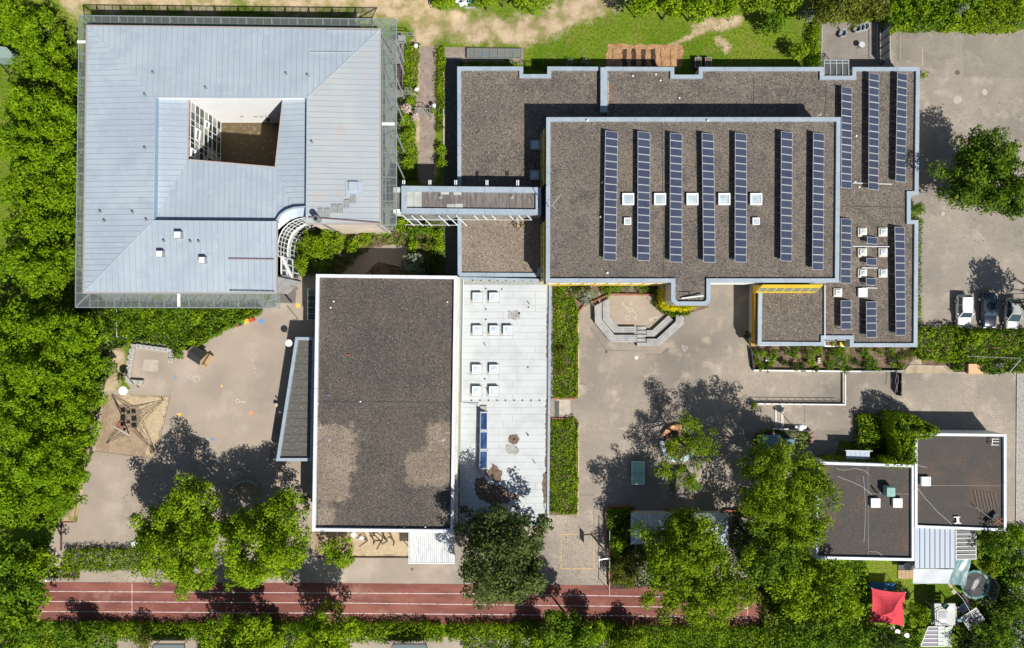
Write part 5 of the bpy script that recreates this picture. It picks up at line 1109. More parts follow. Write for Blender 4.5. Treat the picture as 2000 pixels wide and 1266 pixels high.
for k in range(6): y = 1043+k*8; f.bar(P(1867, y, 2.7), P(1906, y, 2.6), .07)
for x in (1867, 1906): f.bar(P(x, 1036, 2.68), P(x, 1092, 2.58), .07)
f.bar(P(1867, 1092, 2.6), P(1906, 1092, 2.55), .06); fo = f.build('frame', white_m, pg)
for k in range(7):
    y0 = 1036+k*8 if k else 1036; M().prism(PP([(1868, y0+.5), (1905.5, y0+.5), (1905.5, y0+7.5), (1868, y0+7.5)], 2.6), 2.56, 2.575).build('pane', poly_glass, fo)
for x in (1905,): q = P(x, 1090, 2.6); M().tube([(q.x, q.y, 0), (q.x, q.y, 2.55)], .05, 8).build('post', white_m, pg)
def cloth(name, corners, m_, label, cat, sag=0.25, n=8, seed=1, wr=.03):
    r = random.Random(seed); vs = []; fs = []
    a, b, c, d = corners
    for j in range(n+1):
        for i in range(n+1):
            u, v = i/n, j/n; p = a*(1-u)*(1-v)+b*u*(1-v)+c*u*v+d*(1-u)*v
            p = p+Vector((0, 0, -sag*4*u*(1-u)*v*(1-v)*2+wr*math.sin(u*9+v*5)+r.uniform(-wr, wr)*.6)); vs.append(p)
    for j in range(n):
        for i in range(n): k = j*(n+1)+i; fs.append((k, k+1, k+n+2, k+n+1))
    mm = M(); mm.add(vs, fs); o = mm.build(name, m_); [setattr(pl, 'use_smooth', True) for pl in o.data.polygons]
    tag(o, label, cat); return o
cloth('awning', (P(1784, 1111, 2.6), P(1862, 1112, 2.6), P(1852, 1140, 2.3), P(1783, 1140, 2.3)), mat('white_canvas', (0.52, 0.55, 0.58), [((0.46, 0.49, 0.53), .8, 3, .45, .65)]), 'white fabric awning below the terrace roof', 'awning', .08)
cloth('tarpaulin', (P(1867, 1092, 2.4), P(1898, 1093, 2.2), P(1885, 1145, 1.7), P(1852, 1140, 2.1)), mat('teal_tarpaulin', (0.10, 0.19, 0.20), [((0.22, 0.32, 0.32), .9, 4, .45, .62, (2, .7, 1))], rough=.35), 'wrinkled teal tarpaulin stretched beside the trampoline', 'tarpaulin', .3, 10, 2, .06)
# red gazebo
gz = thing('garden_gazebo', 'red pyramid gazebo on the lawn behind the house', 'gazebo', P(1737, 1186))
cs = [P(1703, 1149, 2.25), P(1769, 1157, 2.25), P(1765, 1223, 2.25), P(1700, 1216, 2.25)]; ap = P(1744, 1195, 3.2)
red_c = mat('red_canvas', (0.60, 0.055, 0.075), [((0.5, 0.045, 0.065), .8, 3, .45, .65)], rough=.8)
for k in range(4):
    a, b = cs[k], cs[(k+1) % 4]; mm = M(); vs = [ap]; fs = []; N = 6
    for r in range(1, N+1):
        for s in range(N+1):
            t = r/N; e = a*(1-s/N)+b*(s/N); p = ap*(1-t)+e*t; p.z -= 0.32*math.sin(math.pi*t)*(.6+.4*math.sin(math.pi*s/N)); p = p+(e*0)
            if r == N: p += ((ap-e)*Vector((1, 1, 0)))*(.07*math.sin(math.pi*s/N))
            vs.append(p)
    for s in range(N): fs.append((0, 1+s, 2+s))
    for r in range(N-1):
        for s in range(N): q = 1+r*(N+1)+s; fs.append((q, q+N+1, q+N+2, q+1))
    mm.add(vs, fs); mm.build('canopy_panel', red_c, gz)
for c_ in cs: M().tube([(c_.x, c_.y, 0), (c_.x, c_.y, 2.25)], .035, 8).build('leg', steel, gz)
t = thing('paddling_pool', 'blue paddling mat lying behind the red gazebo', 'play mat', P(1723, 1144)); M().prism(PP([(1699, 1137), (1748, 1139), (1748, 1152), (1699, 1151)]), .01, .12).build('mat', mat('blue_mat', (0.03, 0.13, 0.26)), t)
# trampoline
tp = thing('trampoline', 'round black trampoline with teal edge and safety net', 'trampoline', P(1909, 1141)); c = P(1905, 1142, .9)
Rr = 1.75
M().lathe((c.x, c.y, .88), [(Rr-.25, 0), (Rr-.25, .02)], 32).build('jumping_mat', mat('black_jump_mat', (0.10, 0.10, 0.105)), tp)
mm = M(); n = 32; vs = []; 
for r, z in ((Rr-.28, .93), (Rr, .93), (Rr, .88), (Rr-.28, .88)): vs += [(c.x+r*math.cos(6.28318*k/n), c.y+r*math.sin(6.28318*k/n), z) for k in range(n)]
fs = [(i*n+k, i*n+(k+1) % n, ((i+1) % 4)*n+(k+1) % n, ((i+1) % 4)*n+k) for i in range(4) for k in range(n)]; mm.add(vs, fs); mm.build('spring_cover', mat('teal_pad', (0.10, 0.30, 0.30), [((0.35, 0.5, 0.48), 2, 3, .5, .6)]), tp)
for k in range(6):
    a = 6.283*k/6+.3; x, y = c.x+(Rr+.05)*math.cos(a), c.y+(Rr+.05)*math.sin(a); M().tube([(x, y, 0), (x, y, 2.6)], .03, 6).build('net_pole', dark_m, tp)
netm = glass('dark_safety_net', (0.8, 0.8, 0.8), 0.12, .8)
mm = M(); vs = [(c.x+(Rr-.1)*math.cos(6.28318*k/24), c.y+(Rr-.1)*math.sin(6.28318*k/24), z) for z in (.95, 2.5) for k in range(24)]; mm.add(vs, [(k, (k+1) % 24, 24+(k+1) % 24, 24+k) for k in range(24)]); mm.build('safety_net', netm, tp)
mm = M(); vs = [(c.x+(Rr-.02)*math.cos(6.28318*k/24), c.y+(Rr-.02)*math.sin(6.28318*k/24), 2.5) for k in range(24)]; mm.tube(vs+[vs[0]], .025, 5, caps=False); mm.build('top_ring', dark_m, tp)
M().prism([(c.x-.5, c.y-.55), (c.x-.15, c.y-.75), (c.x+.45, c.y+.35), (c.x+.35, c.y+.75), (c.x-.1, c.y+.45)], .905, .915).build('painted_sun_patch', wood_grey, tp)  # pale piece drawn in as a patch of sunlight on the jumping mat
# play shed, slatted roofs and the rest of the garden
sh = thing('garden_play_tower', 'pale grey wooden play tower with white roof in the garden', 'play tower', P(1846, 1203))
M().prism(PP([(1825, 1179), (1866, 1179), (1866, 1222), (1827, 1222)], 2.2), 2.0, 2.2).build('roof', mat('whitewashed_board', (0.55, 0.55, 0.53), [((0.44, 0.43, 0.41), 1, 4, .45, .65, (5, 1, 1))]), sh)
for k in range(5): M().prism(PP([(1819, 1185+k*7.5), (1869, 1185+k*7.5), (1869, 1191+k*7.5), (1819, 1191+k*7.5)], 1.7), 1.62, 1.7).build('board', wood_grey, sh)
mm = M()
for x, y in ((1822, 1184), (1868, 1184), (1822, 1218), (1868, 1218)): q = P(x, y, 1.6); mm.bar((q.x, q.y, 0), (q.x, q.y, 2.0), .1)
mm.build('post', wood_grey, sh)
M().prism(PP([(1834, 1195), (1849, 1195), (1849, 1206), (1834, 1206)], 2.26), 2.205, 2.24).build('panel', mat('grey_panel', (.36, .38, .42)), sh); M().prism(PP([(1834, 1208), (1849, 1208), (1849, 1220), (1834, 1220)], 2.26), 2.205, 2.24).build('panel', mat('lilac_white_panel', (.62, .63, .70)), sh)
mm = M(); mm.tube([P(x, y, 2.4) for x, y in ((1822, 1200), (1833, 1190), (1845, 1188), (1851, 1195))], .04, 6); mm.tube([P(x, y, 2.4) for x, y in ((1822, 1212), (1832, 1214), (1842, 1221), (1852, 1220))], .04, 6); mm.bar(P(1829, 1192, 2.4), P(1829, 1216, 2.4), .06); mm.build('hoop', dark_m, sh)
M().bar(P(1868, 1212, 1.5), P(1885, 1210, 1.3), .45, .08).build('slide', mat('mint_slide', (.22, .42, .38)), sh)
t = thing('garden_chair_box', 'small pale box with dark green base beside the play tower roof', 'box', P(1852, 1190)); M().prism(PP([(1848, 1192), (1854, 1184), (1861, 1190), (1855, 1195)], 2.7), 2.25, 2.7).build('lid', white_m, t); M().prism(PP([(1842, 1184), (1848, 1178), (1855, 1183), (1848, 1190)], 2.55), 2.25, 2.5).build('body', mat('dark_green_box', (.03, .07, .04)), t)
def slatted(label, pts, n, h, m_, rib_m, seed, name='polycarbonate_roof', cat='lean-to roof', grp='translucent garden roofs'):
    a, b, c_, d = [P(x, y, h) for x, y in pts]; t = thing(name, label, cat, ((a+c_)/2)*Vector((1, 1, 0)) if False else Vector(((a.x+c_.x)/2, (a.y+c_.y)/2, 0)), grp)
    f = M()
    for k in range(n+1):
        u = k/n; f.bar(a+(d-a)*u+Vector((0, 0, .03)), b+(c_-b)*u+Vector((0, 0, .03)), .06)
    f.bar(a, d, .05); f.bar(b, c_, .05); fo = f.build('frame', rib_m, t)
    for k in range(n):
        u0, u1 = (k+.05)/n, (k+.95)/n; M().prism([(v.x, v.y) for v in (a+(d-a)*u0, b+(c_-b)*u0, b+(c_-b)*u1, a+(d-a)*u1)], h-.02, h).build('panel', m_, fo)
    for v in (a, b, c_, d): M().tube([(v.x, v.y, 0), (v.x, v.y, h)], .04, 6).build('post', wood_dark, t)
slatted('tilted grey slatted roof panel right of the play tower', [(1877, 1206), (1906, 1187), (1922, 1209), (1893, 1231)], 4, 1.8, poly_glass, white_m, 1)
slatted('grey slatted roof below the play tower', [(1813, 1224), (1833, 1224), (1833, 1262), (1798, 1262)], 5, 1.9, mat('grey_roof_board', (.27, .26, .28)), white_m, 2)
slatted('pale greenish translucent roof strip at the bottom of the garden', [(1833, 1224), (1845, 1224), (1845, 1262), (1833, 1262)], 5, 1.95, mat('pale_green_sheet', (.50, .56, .50)), white_m, 3)
cloth('fabric_sheet', (P(1845, 1226, 2.0), P(1861, 1222, 2.0), P(1858, 1264, 1.2), P(1845, 1262, 1.9)), mat('pale_green_cloth', (0.44, 0.50, 0.42)), 'pale green cloth hanging beside the translucent roof strip', 'cloth', .2)
t = thing('wooden_deck', 'small dark and pale wooden deck beside the awning', 'deck', P(1768, 1114))
for k in range(4): M().prism(PP([(1753+k*7.5, 1113), (1760+k*7.5, 1113), (1760+k*7.5, 1130), (1753+k*7.5, 1130)]), .01, .12).build('board', wood, t)
M().prism(PP([(1753, 1096), (1785, 1096), (1785, 1112), (1753, 1112)]), .01, .10).build('dark_board', dark_m, t)
t = tag(M().lathe(P(1767, 1103, .1), [(.08, 0), (.05, .05), (.05, .62), (.5, .64), (.5, .68)], 8).build('garden_table', mat('grey_table', (.40, .41, .43))), 'octagonal grey garden table in the shade of the house', 'table')
for px, py, l in ((1744, 1227, 'left'), (1762, 1234, 'right')): tag(M().lathe(P(px, py, 0), [(.25, 0), (.12, .08), (.05, .3), (.05, .9), (.3, 1.0), (.3, 1.05)], 12).build('white_stool', white_m), '%s white stool below the red gazebo' % l, 'stool', 'white stools')
for px, py, l in ((1855, 1143, 'upper'), (1862, 1156, 'lower')): q = P(px, py); tag(M().box((q.x, q.y, .01), (.55, .4, .08), -.9).build('stepping_board', wood if l == 'upper' else kerb_m), '%s small pale board lying on the garden lawn' % l, 'board', 'boards on the lawn')
t = thing('garden_bench', 'dark bench with white blue cushions near the trampoline', 'bench', P(1886, 1187)); q = P(1884, 1187, .45); M().box((q.x, q.y, .35), (1.3, 1.0, .1), .7).build('seat', mat('white_blue_cushion', (.42, .47, .56)), t)
for dx, dy in ((-.4, -.3), (.4, -.3), (-.4, .3), (.4, .3)): M().box((q.x+dx, q.y+dy, 0), (.07, .07, .35)).build('leg', dark_m, t)
cable([(1853, 1140), (1880, 1170), (1918, 1235)], 2.2, white_m, .02, 'clothes_line'); tag(bpy.data.objects['clothes_line'], 'thin white line running diagonally over the garden', 'line')
t = tag(M().tube([P(1918, 1235, 1.6), P(1925, 1238, 1.5), P(1930, 1242, 1.4)], [.1, .14, .05], 8).build('pennant', p_org), 'small orange flag on the garden line', 'flag')
t = tag(M().bar(P(1880, 1160, .1), P(1895, 1178, .1), .9, .08).build('garden_edging', wood_dark), 'dark boarded strip beside the trampoline', 'edging')
# bin shelter with blue grey sheets
t = thing('bin_shelter', 'small shelter with blue grey panel roof at the north wall of the house', 'shelter', P(1676, 890))
for k in range(5): x0 = 1653+k*9.2; M().prism(PP([(x0, 881), (x0+8.8, 881), (x0+8.8, 897), (x0, 897)], 2.3), 2.24, 2.3).build('roof_panel', mat('pale_blue_sheet', (.42, .48, .58)) if 'pale_blue_sheet' not in MATS else MATS['pale_blue_sheet'], t)
mm = M(); mm.bar(P(1651, 880, 2.3), P(1704, 881, 2.3), .08)
for x, y in ((1653, 882), (1698, 882), (1653, 896), (1698, 896)): q = P(x, y, 2.2); mm.bar((q.x, q.y, 0), (q.x, q.y, 2.23), .07)
mm.build('frame', steel, t)

# ---------------------------------------------------------------- hip roofed pavilion under the plane tree
pvn = thing('pavilion', 'low pavilion with hipped grey metal roof half hidden by a tree', 'pavilion', P(1327, 1035))
a, b, c_, d = P(1232, 1002, 2.7), P(1422, 1003, 2.7), P(1422, 1066, 2.7), P(1232, 1063, 2.7); e, f_ = P(1267, 1033, 4.0), P(1390, 1034, 4.0)
pm_ = mat('pavilion_zinc', (0.33, 0.41, 0.46), [((0.42, 0.5, 0.54), .8, 3, .45, .6)], rough=.4)
_w = wing; wing = pvn
seam_plane([a, b, f_, e], 0, .62, pm_); seam_plane([d, e, f_, c_], 0, .62, pm_); seam_plane([a, e, d], 1, .62, pm_); seam_plane([b, c_, f_], 1, .62, pm_)
wing = _w
M().prism(inset(ccw([(v.x, v.y) for v in (a, b, c_, d)]), .4), .02, 2.6).build('wall', wall_cream, pvn)
[M().bar(p+Vector((0, 0, .04)), q+Vector((0, 0, .04)), .1).build('hip_cap', alu, pvn) for p, q in ((a, e), (d, e), (b, f_), (c_, f_), (e, f_))]

# ---------------------------------------------------------------- amphitheatre benches
def seat_tier(parent, ring_out, ring_in, z, nplank, m_):
    """planks between two open px polylines"""
    for s in range(len(ring_out)-1):
        A, B, C, D = P(*ring_out[s], z), P(*ring_out[s+1], z), P(*ring_in[s+1], z), P(*ring_in[s], z)
        for k in range(nplank):
            u0, u1 = (k+.04)/nplank, (k+.96)/nplank
            q = [A+(D-A)*u0, B+(C-B)*u0, B+(C-B)*u1, A+(D-A)*u1]; M().prism([(v.x, v.y) for v in q], z-.05, z).build('plank', m_, parent)
    O = [P2(*v, z) for v in ring_out]; I_ = [P2(*v, z) for v in ring_in][::-1]
    M().prism(inset(ccw(O+I_), .06), .02, z-.055).build('support', felt, parent)
def lerp2(a, b, t): return (a[0]*(1-t)+b[0]*t, a[1]*(1-t)+b[1]*t)
amp = thing('bench_amphitheatre', 'stepped grey wooden bench ring around the small outdoor stage', 'benches', P(1240, 640))
L_in = [(1191, 582), (1191, 620), (1208, 638), (1243, 638)]; L_out = [(1161, 598), (1162, 631), (1193, 669), (1244, 669)]
L0 = L_in; L1 = [lerp2(a, b, .5) for a, b in zip(L_in, L_out)]
seat_tier(amp, [lerp2(a, b, .47) for a, b in zip(L_in, L_out)], L_in, .45, 4, wood_grey); seat_tier(amp, L_out, [lerp2(a, b, .52) for a, b in zip(L_in, L_out)], .85, 4, wood_grey)
R_in = [(1263, 645), (1274, 645), (1305, 616)]; R_mid0 = [(1263, 659), (1281, 659), (1317, 627.5), (1318.5, 616)]; R_mid1 = [(1263, 661.5), (1283, 661.5), (1319.5, 628), (1320.5, 616)]; R_out = [(1263, 676), (1287, 676), (1335, 634), (1335, 616)]
seat_tier(amp, [(1263, 659), (1280, 659), (1317, 627)], R_in, .45, 3, wood_grey); seat_tier(amp, R_out, R_mid1, .85, 4, wood_grey)
for k in range(5): M().prism(PP([(1244.5, 638+k*7.8), (1262.5, 638+k*7.8), (1262.5, 644.8+k*7.8), (1244.5, 644.8+k*7.8)], .2+.16*k), .02, .2+.16*k).build('step', wood_grey, amp)
tag(M().box(P(1232.5, 593.5, .02), (.42, .42, .03)).build('chalk_slab', kerb_m), 'pale square slab set in the stage floor', 'slab')

# ---------------------------------------------------------------- table tennis, planter ring, small square block
tt = thing('table_tennis_table', 'green table tennis table partly in tree shade on the court', 'table tennis table', P(1246, 924))
zz = .76
tm_ = mat('green_table_top', (0.34, 0.58, 0.45), rough=.5)
A = PP([(1234, 901.5), (1258.5, 901.5), (1258.5, 923.3), (1234, 923.3)], zz); B = PP([(1234, 924), (1258.5, 924), (1258.5, 946.5), (1234, 946.5)], zz)
M().prism(A, zz-.05, zz).build('table_top', [tm_], tt); M().prism(B, zz-.05, zz).build('table_top', [tm_], tt)
mm = M()
for e in ((1234, 902, 1258.5, 902), (1234, 946, 1258.5, 946), (1234.2, 902, 1234.2, 946), (1258.3, 902, 1258.3, 946)): mm.bar(P(e[0], e[1], zz+.003), P(e[2], e[3], zz+.003), .09, .01)
mm.build('edge_line', white_m, tt); M().bar(P(1231.5, 923.6, zz+.08), P(1260.5, 923.6, zz+.08), .03, .15).build('net', steel, tt)
for x, y in ((1239, 908), (1253, 908), (1239, 940), (1253, 940)): q = P(x, y, zz); M().box((q.x, q.y, .01), (.12, .12, zz-.06)).build('leg', concrete, tt)
ring = thing('mosaic_seat_ring', 'round seat ring covered in coloured mosaic around the court tree', 'seat ring', P(1323, 864))
def mosaic(name, c1, c2, c3):
    m, nt, o = new_mat(name); g = nt.nodes.new('ShaderNodeNewGeometry'); v = nt.nodes.new('ShaderNodeTexVoronoi'); v.inputs['Scale'].default_value = 4.0; nt.links.new(g.outputs['Position'], v.inputs['Vector'])
    s = nt.nodes.new('ShaderNodeSeparateColor'); nt.links.new(v.outputs['Color'], s.inputs[0])
    r = nt.nodes.new('ShaderNodeValToRGB'); r.color_ramp.interpolation = 'CONSTANT'; r.color_ramp.elements[0].color = c4(c1); r.color_ramp.elements[1].position = .38; r.color_ramp.elements[1].color = c4(c2); e = r.color_ramp.elements.new(.7); e.color = c4(c3)
    nt.links.new(s.outputs[0], r.inputs[0]); b = nt.nodes.new('ShaderNodeBsdfPrincipled'); nt.links.new(r.outputs[0], b.inputs['Base Color']); b.inputs['Roughness'].default_value = .3; nt.links.new(b.outputs[0], o.inputs[0]); return m
ms = [mosaic('blue_white_mosaic', (.10, .28, .45), (.62, .70, .72), (.25, .45, .55)), mosaic('orange_red_mosaic', (.48, .24, .10), (.62, .46, .22), (.34, .13, .09)), mosaic('white_mosaic', (.68, .70, .70), (.45, .55, .62), (.75, .74, .70)), mosaic('white_blue_mosaic', (.62, .66, .70), (.12, .25, .5), (.7, .66, .55)), mosaic('pale_mixed_mosaic', (.4, .5, .48), (.7, .68, .62), (.25, .4, .42))]
cc_ = P(1323.5, 865, 0)
for k, (a0, a1) in enumerate(((-8, 72), (78, 152), (172, 238), (238, 262), (278, 345))):
    n = 8; vs = []; 
    prof = ((1.62, .02), (1.62, .42), (1.72, .50), (2.18, .50), (2.26, .42), (2.22, .02))
    for i in range(n+1):
        a = math.radians(a0+(a1-a0)*i/n); vs += [(cc_.x+r*math.cos(a), cc_.y+r*math.sin(a)*1.03, z) for r, z in prof]
    P_ = len(prof); fs = [(i*P_+j, (i+1)*P_+j, (i+1)*P_+(j+1) % P_, i*P_+(j+1) % P_) for i in range(n) for j in range(P_)]+[tuple(range(P_)), tuple(range(n*P_+P_-1, n*P_-1, -1))]
    mm = M(); mm.add(vs, fs); mm.build('seat', ms[k], ring)
M().lathe((cc_.x, cc_.y, .02), [(1.58, 0), (1.58, .3)], 28).build('planter_soil', soil_m, ring)
t = thing('shelter_block', 'square brown roofed block with orange edge between court tree and pavilion', 'shelter', P(1338, 952))
M().prism(PP([(1323, 926), (1352, 926), (1353, 972), (1323, 974)], 1.3), .02, 1.25).build('body', wall_grey, t); M().prism(PP([(1321, 925), (1354, 925), (1354, 974), (1321, 974)], 1.3), 1.255, 1.32).build('top', mat('brown_top', (.20, .17, .15), [((.26, .22, .2), 1, 3, .45, .6)]), t)
M().prism(PP([(1352.5, 944), (1354.5, 944), (1354.5, 974), (1347, 974), (1347, 972), (1352.5, 972)], 1.36), 1.321, 1.36).build('edge', mat('orange_edge_tile', (.5, .26, .1), [((.3, .2, .12), 3, 3, .5, .6)]), t)

# ---------------------------------------------------------------- ramp wall, railing, steps, planters on the court
t = thing('ramp_wall', 'low white topped ramp wall with dark railing across the court', 'ramp wall', P(1560, 787))
M().bar(P(1474, 788.5, .2), P(1651, 790.5, .2), .13, .4).build('wall', wall_white, t)
M().bar(P(1646.5, 728, .16), P(1646.5, 790, .16), .16, .3).build('wall', kerb_m, t); M().bar(P(1650.5, 728, .12), P(1650.5, 789, .12), .10, .2).build('wall', wall_white, t); M().bar(P(1648.6, 728, .05), P(1648.6, 789, .05), .14, .08).build('channel', brick_kerb, t)
r = M()
for z in (.45, .95): r.bar(P(1474, 787.2, z), P(1645, 788.6, z), .05)
for k in range(13): x = 1476+k*14; q = P(x, 787.5, 0); r.bar((q.x, q.y, .1), (q.x, q.y, .97), .045)
r.build('railing', dark_m, t)
t = thing('court_steps', 'broad pale concrete steps below the ramp wall', 'steps', P(1524, 815))
for k, (x0, x1) in enumerate(((1513, 1518.6), (1519, 1524.4), (1524.8, 1530))): M().prism(PP([(x0, 792), (x1, 792), (x1, 838), (x0, 838)], .1*k), .02, .10+.08*k).build('step', [wall_cream, concrete, wall_cream][k], t)
t = thing('garden_wall', 'long low white topped wall edging the planted bed above the court', 'wall', P(1600, 724)); M().bar(P(1471, 723.3, .25), P(1680, 725.5, .25), .16, .5).build('wall', wall_white, t); M().bar(P(1680, 725.5, .25), P(1765, 724.5, .25), .16, .5).build('wall', wall_grey, t); M().bar(P(1465.5, 680, .3), P(1471, 722, .3), .12, .6).build('wall', dark_m, t)
t = thing('cloth_screen', 'black cloth screen standing upright on the paved court', 'screen', P(1750, 750)); A, B = P(1750, 728, 0), P(1750, 771, 0)
mm = M(); n = 14
for k in range(n+1):
    q = A+(B-A)*(k/n); mm.v += [(q.x+.05*math.sin(k*.9), q.y, .05), (q.x+.07*math.sin(k*.9), q.y, 1.2)]
for k in range(n): mm.f.append((2*k, 2*k+2, 2*k+3, 2*k+1)); mm.m.append(0)
mm.build('cloth', black_cloth, t); mm = M(); mm.bar((A.x, A.y, 1.22), (B.x, B.y, 1.22), .06)
for q in (A, B): mm.bar((q.x, q.y, 0), (q.x, q.y, 1.22), .06)
mm.build('frame', dark_m, t); mm = M(); mm.tube([P(1753+1.2*math.sin(k*.8), 731+k*5.0, 1.27) for k in range(8)], .03, 5); mm.build('cord', steel, t)
# fence and planter by the house
t = thing('bed_fence', 'dark low fence around the garden bed at the house corner', 'fence', P(1690, 830)); mm = M()
pts = [(1677, 905), (1677, 826), (1690, 811), (1735, 811)]
for a, b in zip(pts[:-1], pts[1:]): mm.bar(P(a[0], a[1], .45), P(b[0], b[1], .45), .10, .85)
mm.build('panel', dark_m, t); M().bar(P(1718, 815, .95), P(1733, 815.5, .95), .08).build('rail', steel, t)
t = thing('planter_frame', 'dark framed planter box with white lamp globes above it', 'planter', P(1545, 843)); M().bar(P(1508, 838, .5), P(1580, 841, .5), .14, .9).build('frame', dark_m, t); M().bar(P(1508, 838, 1.0), P(1540, 838, 1.0), .12).build('rail', steel, t)
for k, (x, y) in enumerate(((1579, 842), (1583, 848), (1584, 856), (1582, 864))): M().lathe(P(x, y, 0), [(.25, 0), (.32, .3), (.15, .5)], 8).build('edge_stone', mat('reddish_stone', (.3, .2, .16)) if 'reddish_stone' not in MATS else MATS['reddish_stone'], t)
t = thing('garden_shed', 'small blue grey roofed shed beside the big round tree', 'shed', P(1503, 860))
for k in range(3): y0 = 850+k*9.5; M().prism(PP([(1484, y0), (1524, y0), (1524, y0+9.2), (1484, y0+9.2)], 2.2), 2.12, 2.2).build('roof_panel', mat('blue_shed_sheet', (.14, .24, .32)) if 'blue_shed_sheet' not in MATS else MATS['blue_shed_sheet'], t)
M().prism(PP([(1487, 852), (1521, 852), (1521, 876), (1487, 876)], 2.1), .02, 2.1).build('wall', wood_dark, t)
M().prism(PP([(1536, 858.5), (1552, 858.5), (1552, 868), (1536, 868)], 1.6), .02, 1.6).build('side_box', MATS['blue_shed_sheet'], t)
t = tag(M().prism(PP([(1892, 711), (1920, 711), (1920, 730), (1892, 730)], .5), .02, .5).build('grit_box', p_org), 'pale orange grit box at the roadside bed', 'box')
bpy.data.objects['grit_box'].data.materials[0] = mat('pale_orange_plastic', (.72, .40, .22))

# ---------------------------------------------------------------- lamps
def lamp(px_b, py_b, h, r, lab, m_=white_m):
    b = P(px_b, py_b, 0); t = thing('street_lamp', lab, 'street lamp', b, 'white disc lamps')
    M().tube([b, (b.x, b.y, h-.1)], [.06, .045], 8).build('pole', alu, t)
    M().lathe((b.x, b.y, h-.15), [(.10, 0), (r, .10), (r, .16), (r*.4, .24), (.05, .28)], 20).build('lamp_head', m_, t)
lamp(272, 758, 3.6, .52, 'white disc lamp between the seat wall and the climbing net')
lamp(577, 669, 2.6, .42, 'white disc lamp at the tip of the entrance canopy'); lamp(292, 1045, 3.4, .46, 'pale disc lamp half hidden by the maple above the hedge', mat('pale_green_lamp', (.62, .7, .64)))
t = tag(M().lathe(P(542, 790, 0), [(.24, 0), (.24, .55), (.2, .6)], 14).build('stone_bollard', kerb_m), 'pale round bollard beside the entrance canopy', 'bollard')
t = thing('globe_lamp', 'cluster of white lamp globes over the court steps', 'lamp', P(1548, 822)); b = P(1542, 826, 0)
M().tube([b, (b.x, b.y, 3.0)], .05, 8).build('pole', steel, t)
for px, py, r in ((1564.5, 834.5, .42), (1572, 834, .26), (1556, 834, .2)): q = P(px, py, 3.0); M().lathe((q.x, q.y, 2.75), [(.08, 0), (r*.8, .1), (r, r*.6), (r*.7, r*1.2), (.05, r*1.4)], 14).build('globe', white_m, t)
M().bar((b.x, b.y, 2.9), P(1570, 835, 2.9), .06).build('arm', steel, t)
for k, (px, py) in enumerate(((812, 88.5), (813.5, 174), (847, 206))): 
    q = P(px, py, 1.0); tag(M().lathe((q.x, q.y, 0), [(.06, 0), (.05, .7), (.22, .75), (.26, .95), (.1, 1.1)], 10).build('bollard_lamp', white_m), 'small white path lamp, %s along the garden path' % ['northernmost', 'middle', 'southernmost'][k], 'path lamp', 'path lamps')
# basketball hoop
t = thing('basketball_hoop', 'basketball stand with white arm leaning over the yellow square', 'basketball hoop', P(1187, 1093)); q = P(1187, 1091, 3.0)
mm = M(); mm.bar((q.x, q.y, 0), (q.x, q.y, 3.1), .14); mm.bar((q.x, q.y, 3.0), P(1170, 1093.5, 3.1), .10); mm.build('post', alu, t)
mm = M(); a = P(1169, 1087, 3.0); mm.box((a.x, P(0, 1094, 3).y, 2.7), (.05, 1.3, .9)); mm.build('backboard', white_m, t)
hq = (a.x-.45, P(0, 1094, 3).y, 2.85); vs = [(hq[0]+.23*math.cos(6.283*k/14), hq[1]+.23*math.sin(6.283*k/14), 2.85) for k in range(15)]; M().tube(vs, .02, 5, caps=False).build('rim', p_org, t)
t = thing('mesh_fence', 'thin tall ball fence between court and pavilion garden', 'fence', P(1188, 1090)); a, b = P(1186.5, 1028, 0), P(1186, 1150, 0)
mm = M(); mm.bar((a.x, a.y, 2.0), (b.x, b.y, 2.0), .06)
for k in range(7): y = a.y+(b.y-a.y)*k/6; mm.bar((a.x, y, 0), (a.x, y, 2.0), .05)
mm.build('frame', frame_green, t)

# ---------------------------------------------------------------- playground: house, seat wall, climbing net, timber poles
ph = thing('playhouse', 'small wooden playhouse with dark gable roof turned on the playground', 'playhouse', P(393, 695)); c = P(393, 693, 0); an_ = math.radians(-33)
u = Vector((math.cos(an_), math.sin(an_), 0)); v = Vector((-u.y, u.x, 0))
def Lp(x, y, z): return Vector((c.x, c.y, 0))+u*x+v*y+Vector((0, 0, z))
mm = M(); w2, l2 = .72, .95
mm.prism([Lp(x, y, 0)[:2] for x, y in ((-l2+.2, -w2+.1), (l2-.25, -w2+.1), (l2-.25, w2-.1), (-l2+.2, w2-.1))], .02, 1.25); mm.build('wall', wood, ph)
for s in (-1, 1):
    A, B, C, D = Lp(-l2-.0, 0, 1.85), Lp(l2, 0, 1.85), Lp(l2, s*w2*1.15, 1.2), Lp(-l2, s*w2*1.15, 1.2); dn = Vector((0, 0, -.06)); mm = M(); mm.add([A, B, C, D, A+dn, B+dn, C+dn, D+dn], [(0, 1, 2, 3), (7, 6, 5, 4), (0, 4, 5, 1), (1, 5, 6, 2), (2, 6, 7, 3), (3, 7, 4, 0)]); mm.build('roof', felt, ph)
mm = M(); mm.bar(Lp(-l2, -w2*1.1, 1.22), Lp(-l2, 0, 1.85), .1, .06); mm.bar(Lp(-l2, w2*1.1, 1.22), Lp(-l2, 0, 1.85), .1, .06); mm.bar(Lp(l2+.03, -w2*1.1, 1.22), Lp(l2+.03, 0, 1.85), .1, .06); mm.build('bargeboard', wood, ph)
M().prism([Lp(x, y, 0)[:2] for x, y in ((l2-.2, -w2), (l2+.45, -w2), (l2+.45, w2), (l2-.2, w2))], .02, .3).build('porch', wood, ph)
